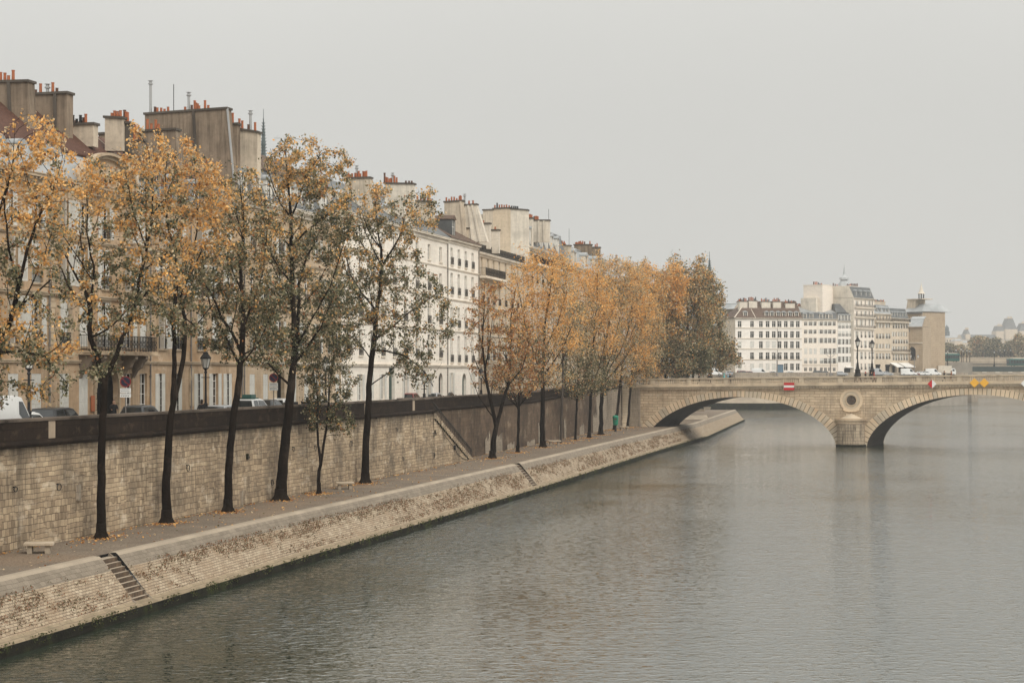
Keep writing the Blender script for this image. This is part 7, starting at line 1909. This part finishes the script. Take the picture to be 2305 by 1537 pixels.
# ------------------------------------------------------------------ road signs, benches, bin
blue = plain('dark_blue_sign_enamel', (.012,.014,.035), .4, .05); rr = plain('red_sign_rim', (.20,.015,.015), .4, .05)
def nopark(px, py, Y, lab):
    Y = max(Y, sY(px, -1.6))
    z = street_z(Y); e = empty('parking_sign', (px2(px, Y), Y, z), 0, lab, 'road sign', 'no-parking signs'); zc = pz(py, Y)-z
    mb = MB(); mb.tube([(0,0,0), (0,0,zc+.35)], .035, 6); mb.build('post', M['pipe'], e)
    def disc(r0, r1, y0, y1):
        q = MB(); n = 24
        for i in range(n):
            a, b_ = 2*math.pi*i/n, 2*math.pi*(i+1)/n; P = [(r0*math.cos(a), r0*math.sin(a)), (r1*math.cos(a), r1*math.sin(a)), (r1*math.cos(b_), r1*math.sin(b_)), (r0*math.cos(b_), r0*math.sin(b_))]
            q.hexa([(x, y0, zz+zc) for x, zz in P]+[(x, y1, zz+zc) for x, zz in P])
        return q
    q = MB(); q.prism([(.25*math.cos(t), zc+.25*math.sin(t)) for t in np.linspace(0, 2*math.pi, 25)[:-1]], 'y', -.06, -.036); q.build('disc', blue, e, fixn=True)
    disc(.25, .31, -.064, -.034).build('rim', rr, e, fixn=True)
    q = MB(); a = math.radians(-45); q.hexa([(p[0]*math.cos(a)-p[1]*math.sin(a), y, zc+p[0]*math.sin(a)+p[1]*math.cos(a)) for y in (-.068, -.0605) for p in ((-.25,-.028),(.25,-.028),(.25,.028),(-.25,.028))]); q.build('stripe', rr, e, fixn=True)
    q = MB(); q.box(-.3, .3, -.06, -.036, zc-.62, zc-.36); q.box(-.3, .3, -.06, -.036, zc-.88, zc-.65); pl = q.build('plate', whi, e)
    q = MB()
    for (zz, n, w) in ((zc-.43, 9, .05), (zc-.54, 7, .06), (zc-.72, 8, .05), (zc-.81, 5, .07)):
        for k in range(n): x = -.24+k*.48/n; q.box(x, x+w*.75, -.0635, -.0605, zz-.018, zz+.022)
    q.build('printed_lines', M['cap'], pl)
nopark(283, 859, 98.5, 'round no-parking sign on a post right of the arched doorway'); nopark(616, 850, 129, 'round no-parking sign on a post left of the leaning tree'); nopark(955, 845, 186, 'round no-parking sign above the stair top lamp base')
def bench(px, py, lab, L=1.9, w=.62, rz=None, h=.5):
    p = ground_pt(px, py, 2.6); e = empty('stone_bench', p, 1.36 if rz is None else rz, lab, 'bench', 'stone benches on the quay walk')
    mb = MB(); mb.box(-L/2, L/2, -w/2, w/2, h-.13, h); link('seat', bevmesh(mb, 'seat', [M['bridge_trim']], .015), e)
    for s_ in (-1, 1): mb = MB(); mb.box(s_*L*.3-.11, s_*L*.3+.11, -w*.38, w*.38, 0, h-.13); mb.build('leg', M['bank_edge'], e)
bench(88, 1244, 'stone slab bench at far left, before the quay wall', rz=.15, L=1.35, w=1.0); bench(776, 1100, 'stone slab bench between the small twin-stemmed tree and the long-limbed tree', rz=.15, L=1.3, w=1.0)
bench(1248, 1000.5, 'pale stone bench beside the slender trees', rz=.1, L=1.5, w=1.0); bench(1405, 967, 'pale stone bench near the bridge end, right of the green bin', rz=.1, L=1.4, w=1.0)
p = ground_pt(1387, 971, 2.6); p.x -= .1; e = empty('litter_bin', p, 0, 'green litter bin on a post near the bridge', 'bin')
gb = plain('emerald_bin_plastic', (.01,.19,.11), .5, .1, 4)
mb = MB(); mb.tube([(0,.3,0), (0,.3,2.6)], .05, 6); mb.lathe([(.22,0),(.2,.1),(.14,.12),(.14,.9)], 8, 0, (0,0,0)); mb.build('post', M['iron'], e)
mb = MB(); mb.lathe([(.26,.9),(.36,1.0),(.42,1.9),(.42,2.05)], 12); mb.build('basket', gb, e); mb = MB(); mb.lathe([(.46,2.06),(.46,2.14),(.3,2.3),(.1,2.34)], 12); mb.build('lid', gb, e); mb = MB(); mb.box(-.2, .2, -.46, -.38, 1.7, 1.9); mb.build('slot', M['cap'], e)

# ------------------------------------------------------------------ people
SK = {'skin': plain('skin', (.42,.25,.17), .6, .05), 'hair': plain('dark_hair', (.025,.018,.013), .8, .2)}
def cloth(n, c): 
    k = 'cl_'+n
    if k not in M: M[k] = plain(n, c, .9, .15, 4)
    return M[k]
def skin_mesh(nodes, edges, root=0, sub=2, name='body'):
    me = bpy.data.meshes.new(name); me.from_pydata([n[0] for n in nodes], edges, [])
    o = bpy.data.objects.new('tmp', me); COL.objects.link(o)
    m = o.modifiers.new('s', 'SKIN'); m.use_smooth_shade = True
    for i, n in enumerate(nodes):
        r = n[1]; me.skin_vertices[0].data[i].radius = r if isinstance(r, tuple) else (r, r)
        me.skin_vertices[0].data[i].use_root = (i == root)
    s_ = o.modifiers.new('d', 'SUBSURF'); s_.levels = sub; s_.render_levels = sub
    dg = bpy.context.evaluated_depsgraph_get(); res = bpy.data.meshes.new_from_object(o.evaluated_get(dg)); bpy.data.objects.remove(o); return res
def person(loc, rz, lab, coat, legs, hair='dark', hair_c=None, stride=.25, lean=0., bag=None, hood=False, h=1.74, arms='down', group=None):
    e = empty('person', loc, rz, lab, 'person', group); k = h/1.74; s = stride
    # x forward, y left
    N_ = [((0,0,.98),(.15,.12)), ((.01,0,1.15),(.13,.11)), ((.03+lean*.5,0,1.36),(.17,.12)), ((.04+lean,0,1.50),.06), ((.06+lean,0,1.60),(.085,.09)), ((.05+lean,0,1.70),(.085,.085))]
    E_ = [(0,1),(1,2),(2,3),(3,4),(4,5)]
    def add(pts, on):
        pr = on
        for p in pts: N_.append(p); E_.append((pr, len(N_)-1)); pr = len(N_)-1
    for sg, st in ((1, s), (-1, -s)):
        add([((0,.09*sg,.92),.10), ((st*.5+.04,.10*sg,.52),.062), ((st*.9-.03,.10*sg,.10),.042), ((st*.9+.12,.10*sg,.04),.04)], 0)
        if arms == 'down': add([((.03+lean,.19*sg,1.42),.055), ((-st*.35,.24*sg,1.16),.042), ((-st*.6+.08,.23*sg,.93),.032), ((-st*.6+.11,.23*sg,.85),.028)], 2)
        else: add([((.03+lean,.19*sg,1.42),.055), ((.06,.25*sg,1.17),.042), ((.28,.20*sg,1.14),.032), ((.36,.18*sg,1.15),.028)], 2)
        hand = len(N_)-1; hp = Vector(N_[hand][0]); fd = Vector((.03,0,-.07)) if arms == 'down' else Vector((.08,0,0))
        for f in range(4):
            add([(tuple(hp+fd*.45+Vector((0,(f-1.5)*.018,0))+Vector((0,0,0))),.009), (tuple(hp+fd*(.95+.12*(1.5-abs(f-1.4)))+Vector((.012,(f-1.5)*.019,0))),.008)], hand)
        add([(tuple(hp+Vector((.03,-.02*sg,-.01))),.009), (tuple(hp+Vector((.05,-.025*sg,-.035))),.008)], hand)
    me = skin_mesh([(tuple(c*k for c in p), r) for p, r in N_], E_)
    me.materials.clear(); me.materials.append(SK['skin']); me.materials.append(legs); me.materials.append(coat); me.materials.append(M['rubber'])
    for p in me.polygons:
        z = p.center.z/k; hand_ = abs(p.center.y) > .15 and ((arms == 'down' and z < .93) or (arms != 'down' and p.center.x > .3))
        p.material_index = 3 if z < .09 else (1 if z < .9 and not hand_ else (0 if z > 1.47 or hand_ else 2))
    link('body', me, e)
    # coat: flared shell over torso and hips
    mb = MB(); prof = [(.0,.78,.19,.15),(.0,.95,.185,.15),(.01,1.12,.165,.135),(.03+lean*.5,1.33,.215,.145),(.04+lean*.8,1.44,.17,.11),(.04+lean,1.50,.075,.075)]
    n = 14; vs = []; fs = []
    for (cx, cz, ry, rx) in prof:
        for i in range(n): t = 2*math.pi*i/n; vs.append(((cx+rx*math.cos(t))*k, ry*math.sin(t)*k, cz*k))
    for j in range(len(prof)-1):
        for i in range(n): fs.append((j*n+i, j*n+(i+1) % n, (j+1)*n+(i+1) % n, (j+1)*n+i))
    mb.add(vs, fs); mb.build('coat', coat, e, smooth=True)
    # head details
    hx = .05+lean; q = MB()
    def ell(mb_, c, r, n1=10, n2=7, zmin=-1):
        pr = []
        for i in range(n2+1):
            a = -math.pi/2+math.pi*i/n2; pr.append((math.cos(a), math.sin(a)))
        b = len(mb_.v); vs = []; fs = []
        for (rr_, zz) in pr:
            zz = max(zz, zmin)
            for j in range(n1): t = 2*math.pi*j/n1; vs.append(((c[0]+r[0]*rr_*math.cos(t))*k, (c[1]+r[1]*rr_*math.sin(t))*k, (c[2]+r[2]*zz)*k))
        for i in range(n2):
            for j in range(n1): fs.append((i*n1+j, i*n1+(j+1) % n1, (i+1)*n1+(j+1) % n1, (i+1)*n1+j))
        mb_.add(vs, fs)
    ell(q, (hx, 0, 1.645), (.098, .078, .118)); q2 = q; 
    ell(q, (hx+.1, 0, 1.64), (.018, .014, .022), 6, 4); ell(q, (hx, .08, 1.64), (.02, .012, .03), 6, 4); ell(q, (hx, -.08, 1.64), (.02, .012, .03), 6, 4); q.build('head', SK['skin'], e, smooth=True)
    q = MB(); ell(q, (hx+.088, .03, 1.665), (.008, .012, .006), 6, 4); ell(q, (hx+.088, -.03, 1.665), (.008, .012, .006), 6, 4); ell(q, (hx+.092, 0, 1.585), (.006, .024, .005), 6, 4); q.build('face_features', SK['hair'], e)
    q = MB(); 
    if hood: ell(q, (hx-.035, 0, 1.665), (.115, .105, .14)); q.build('hood', coat, e, smooth=True)
    else: ell(q, (hx-.028, 0, 1.68), (.098, .092, .108), zmin=-.55 if hair != 'long' else -1); 
    if not hood:
        if hair == 'long': ell(q, (hx-.06, 0, 1.57), (.06, .09, .13))
        q.build('hair', hair_c or SK['hair'], e, smooth=True)
    if bag is not None:
        q = MB(); q.box(-.36*k, -.14*k, -.16*k, .16*k, 1.08*k, 1.48*k); link('backpack', bevmesh(q, 'backpack', [bag], .05), e)
    return e
blk_ = cloth('black_wool', (.015,.014,.015)); nav = cloth('navy_cloth', (.02,.025,.04)); tur = cloth('turquoise_jacket', (.10,.42,.42)); brn = cloth('rust_brown_coat', (.24,.09,.04)); gry = cloth('grey_cloth', (.12,.12,.12)); rdc = cloth('red_scarf_cloth', (.35,.04,.03)); jean = cloth('dark_denim', (.03,.04,.07)); ltb = cloth('light_blue_bag', (.25,.40,.48))
GP = 'walkers on the bridge'
def onbridge(px, d, lab, coat, legs, face=0, **k):
    s = s_at(px, d); p = bw(s, d, capz(s)-1.10); return person(p, BA+face, lab, coat, legs, group=GP, **k)
onbridge(1573, 1.4, 'walker in black at the left end of the bridge, leftmost of four', blk_, blk_, 0, hair='long')
onbridge(1597, 1.3, 'broad walker in black coat, second of the four on the left half of the bridge', blk_, blk_, math.pi, stride=.35)
onbridge(1630, 1.4, 'walker in turquoise jacket on the bridge', tur, jean, math.pi, hood=True)
onbridge(1642.5, 1.2, 'walker in black with pale blue backpack beside the one in turquoise', nav, blk_, 0, bag=ltb)
onbridge(1926.5, 1.2, 'walker in black left of the nearer bridge lamp', blk_, blk_, math.pi, hair='long', h=1.6); onbridge(1935, 1.4, 'tall walker in black right beside the nearer bridge lamp', blk_, blk_, 0, h=1.85)
onbridge(1948.5, 1.3, 'walker between the two bridge lamps with reddish hair', blk_, gry, math.pi, hair='long', hair_c=rdc)
onbridge(1961, 1.4, 'walker in black left of the farther bridge lamp', blk_, jean, 0); onbridge(1968, 1.3, 'walker with red hood right of the farther bridge lamp', rdc, blk_, math.pi, hood=True, h=1.65)
onbridge(2125, 1.3, 'lone walker in black right of the half-red diamond board', blk_, blk_, 0, hair='long'); onbridge(2141, 1.3, 'walker in rust brown coat right of the lone walker in black', brn, gry, 0, hair='long')
yy = sY(256, -7.2)
person((px2(256, yy), yy, 7.6), -1.2, 'man in dark coat standing in the great arched doorway', blk_, blk_, stride=.03, arms='front', h=1.72)
yy = sY(453, -1.3)
person((px2(453, yy), yy, 7.6), 1.3, 'dark figure leaning beside the iron lamp behind the parapet', blk_, blk_, hair='long', stride=.1, lean=.05, h=1.75)

# ------------------------------------------------------------------ air, light, camera
hz = MB(); hz.box(-240, 1500, -12, 2900, -3.4, 210)
m = bpy.data.materials.new('thin_autumn_haze'); m.use_nodes = True; nt = m.node_tree; nt.nodes.clear()
out = nt.nodes.new('ShaderNodeOutputMaterial'); pv = nt.nodes.new('ShaderNodeVolumePrincipled'); pv.inputs['Color'].default_value = (.66,.67,.68,1); pv.inputs['Density'].default_value = .00021; pv.inputs['Anisotropy'].default_value = .0
nt.links.new(pv.outputs[0], out.inputs['Volume'])
HAZE = tag(hz.build('haze', m), kind='stuff')

w = bpy.data.worlds.new("World"); SC.world = w; w.use_nodes = True; nt = w.node_tree; N = nt.nodes; L = nt.links
bg = N['Background']
sky = N.new('ShaderNodeTexSky'); sky.sky_type = 'NISHITA'; sky.sun_disc = False
SEL, SAZ = math.radians(44), math.radians(142)       # sun high behind the right shoulder, wrapped in cloud
sky.sun_elevation = SEL; sky.sun_rotation = SAZ; sky.dust_density = 4; sky.air_density = 1.2
hs = N.new('ShaderNodeHueSaturation'); hs.inputs['Saturation'].default_value = .12; L.new(sky.outputs[0], hs.inputs['Color'])
# overcast veil: bright grey, brighter towards the zenith
tc = N.new('ShaderNodeTexCoord'); sp_ = N.new('ShaderNodeSeparateXYZ'); L.new(tc.outputs['Generated'], sp_.inputs[0])
mr = N.new('ShaderNodeMapRange'); mr.interpolation_type = 'SMOOTHSTEP'; mr.inputs['From Min'].default_value = .12; mr.inputs['From Max'].default_value = .55; mr.inputs['To Min'].default_value = 1.0; mr.inputs['To Max'].default_value = 2.2; L.new(sp_.outputs[2], mr.inputs['Value'])
nz = N.new('ShaderNodeTexNoise'); nz.inputs['Scale'].default_value = 2.2; nz.inputs['Detail'].default_value = 4; L.new(tc.outputs['Generated'], nz.inputs['Vector'])
nr = N.new('ShaderNodeMapRange'); nr.inputs['From Min'].default_value = .3; nr.inputs['From Max'].default_value = .7; nr.inputs['To Min'].default_value = .96; nr.inputs['To Max'].default_value = 1.04; L.new(nz.outputs['Fac'], nr.inputs['Value'])
mu = N.new('ShaderNodeMath'); mu.operation = 'MULTIPLY'; L.new(mr.outputs[0], mu.inputs[0]); L.new(nr.outputs[0], mu.inputs[1])
veil = N.new('ShaderNodeVectorMath'); veil.operation = 'SCALE'; veil.inputs[0].default_value = (5.35, 5.31, 5.05); L.new(mu.outputs[0], veil.inputs['Scale'])
mx = N.new('ShaderNodeMix'); mx.data_type = 'RGBA'; mx.inputs[0].default_value = .93; L.new(hs.outputs[0], mx.inputs[6]); L.new(veil.outputs[0], mx.inputs[7])
L.new(mx.outputs[2], bg.inputs['Color']); bg.inputs['Strength'].default_value = .1
sun = bpy.data.lights.new('sun', 'SUN'); sun.energy = 1.5; sun.angle = math.radians(25); sun.color = (1, .95, .87)
so = bpy.data.objects.new('sun', sun); COL.objects.link(so); so.location = (60, -40, 90)
# Nishita: rotation 0 puts the sun on +Y, turning clockwise seen from above
sd = Vector((math.sin(SAZ)*math.cos(SEL), math.cos(SAZ)*math.cos(SEL), math.sin(SEL)))
so.rotation_euler = (-sd).to_track_quat('-Z', 'Y').to_euler()
cam = bpy.data.cameras.new('camera'); co = bpy.data.objects.new('camera', cam); COL.objects.link(co); SC.camera = co
co.location = (0, 0, H); co.rotation_euler = (math.pi/2, 0, 0)
cam.sensor_width = 36; cam.lens = 36*FP/2305; cam.shift_x = 0.0; cam.shift_y = (HY-768.5)/2305; cam.clip_end = 6000; cam.clip_start = .5
SC.view_settings.view_transform = 'Standard'; SC.view_settings.look = 'None'; SC.view_settings.exposure = 0.35; SC.view_settings.gamma = 1
SC.render.engine = 'CYCLES'; SC.cycles.volume_bounces = 1; SC.cycles.max_bounces = 6; SC.cycles.transparent_max_bounces = 8; SC.cycles.volume_step_rate = 4
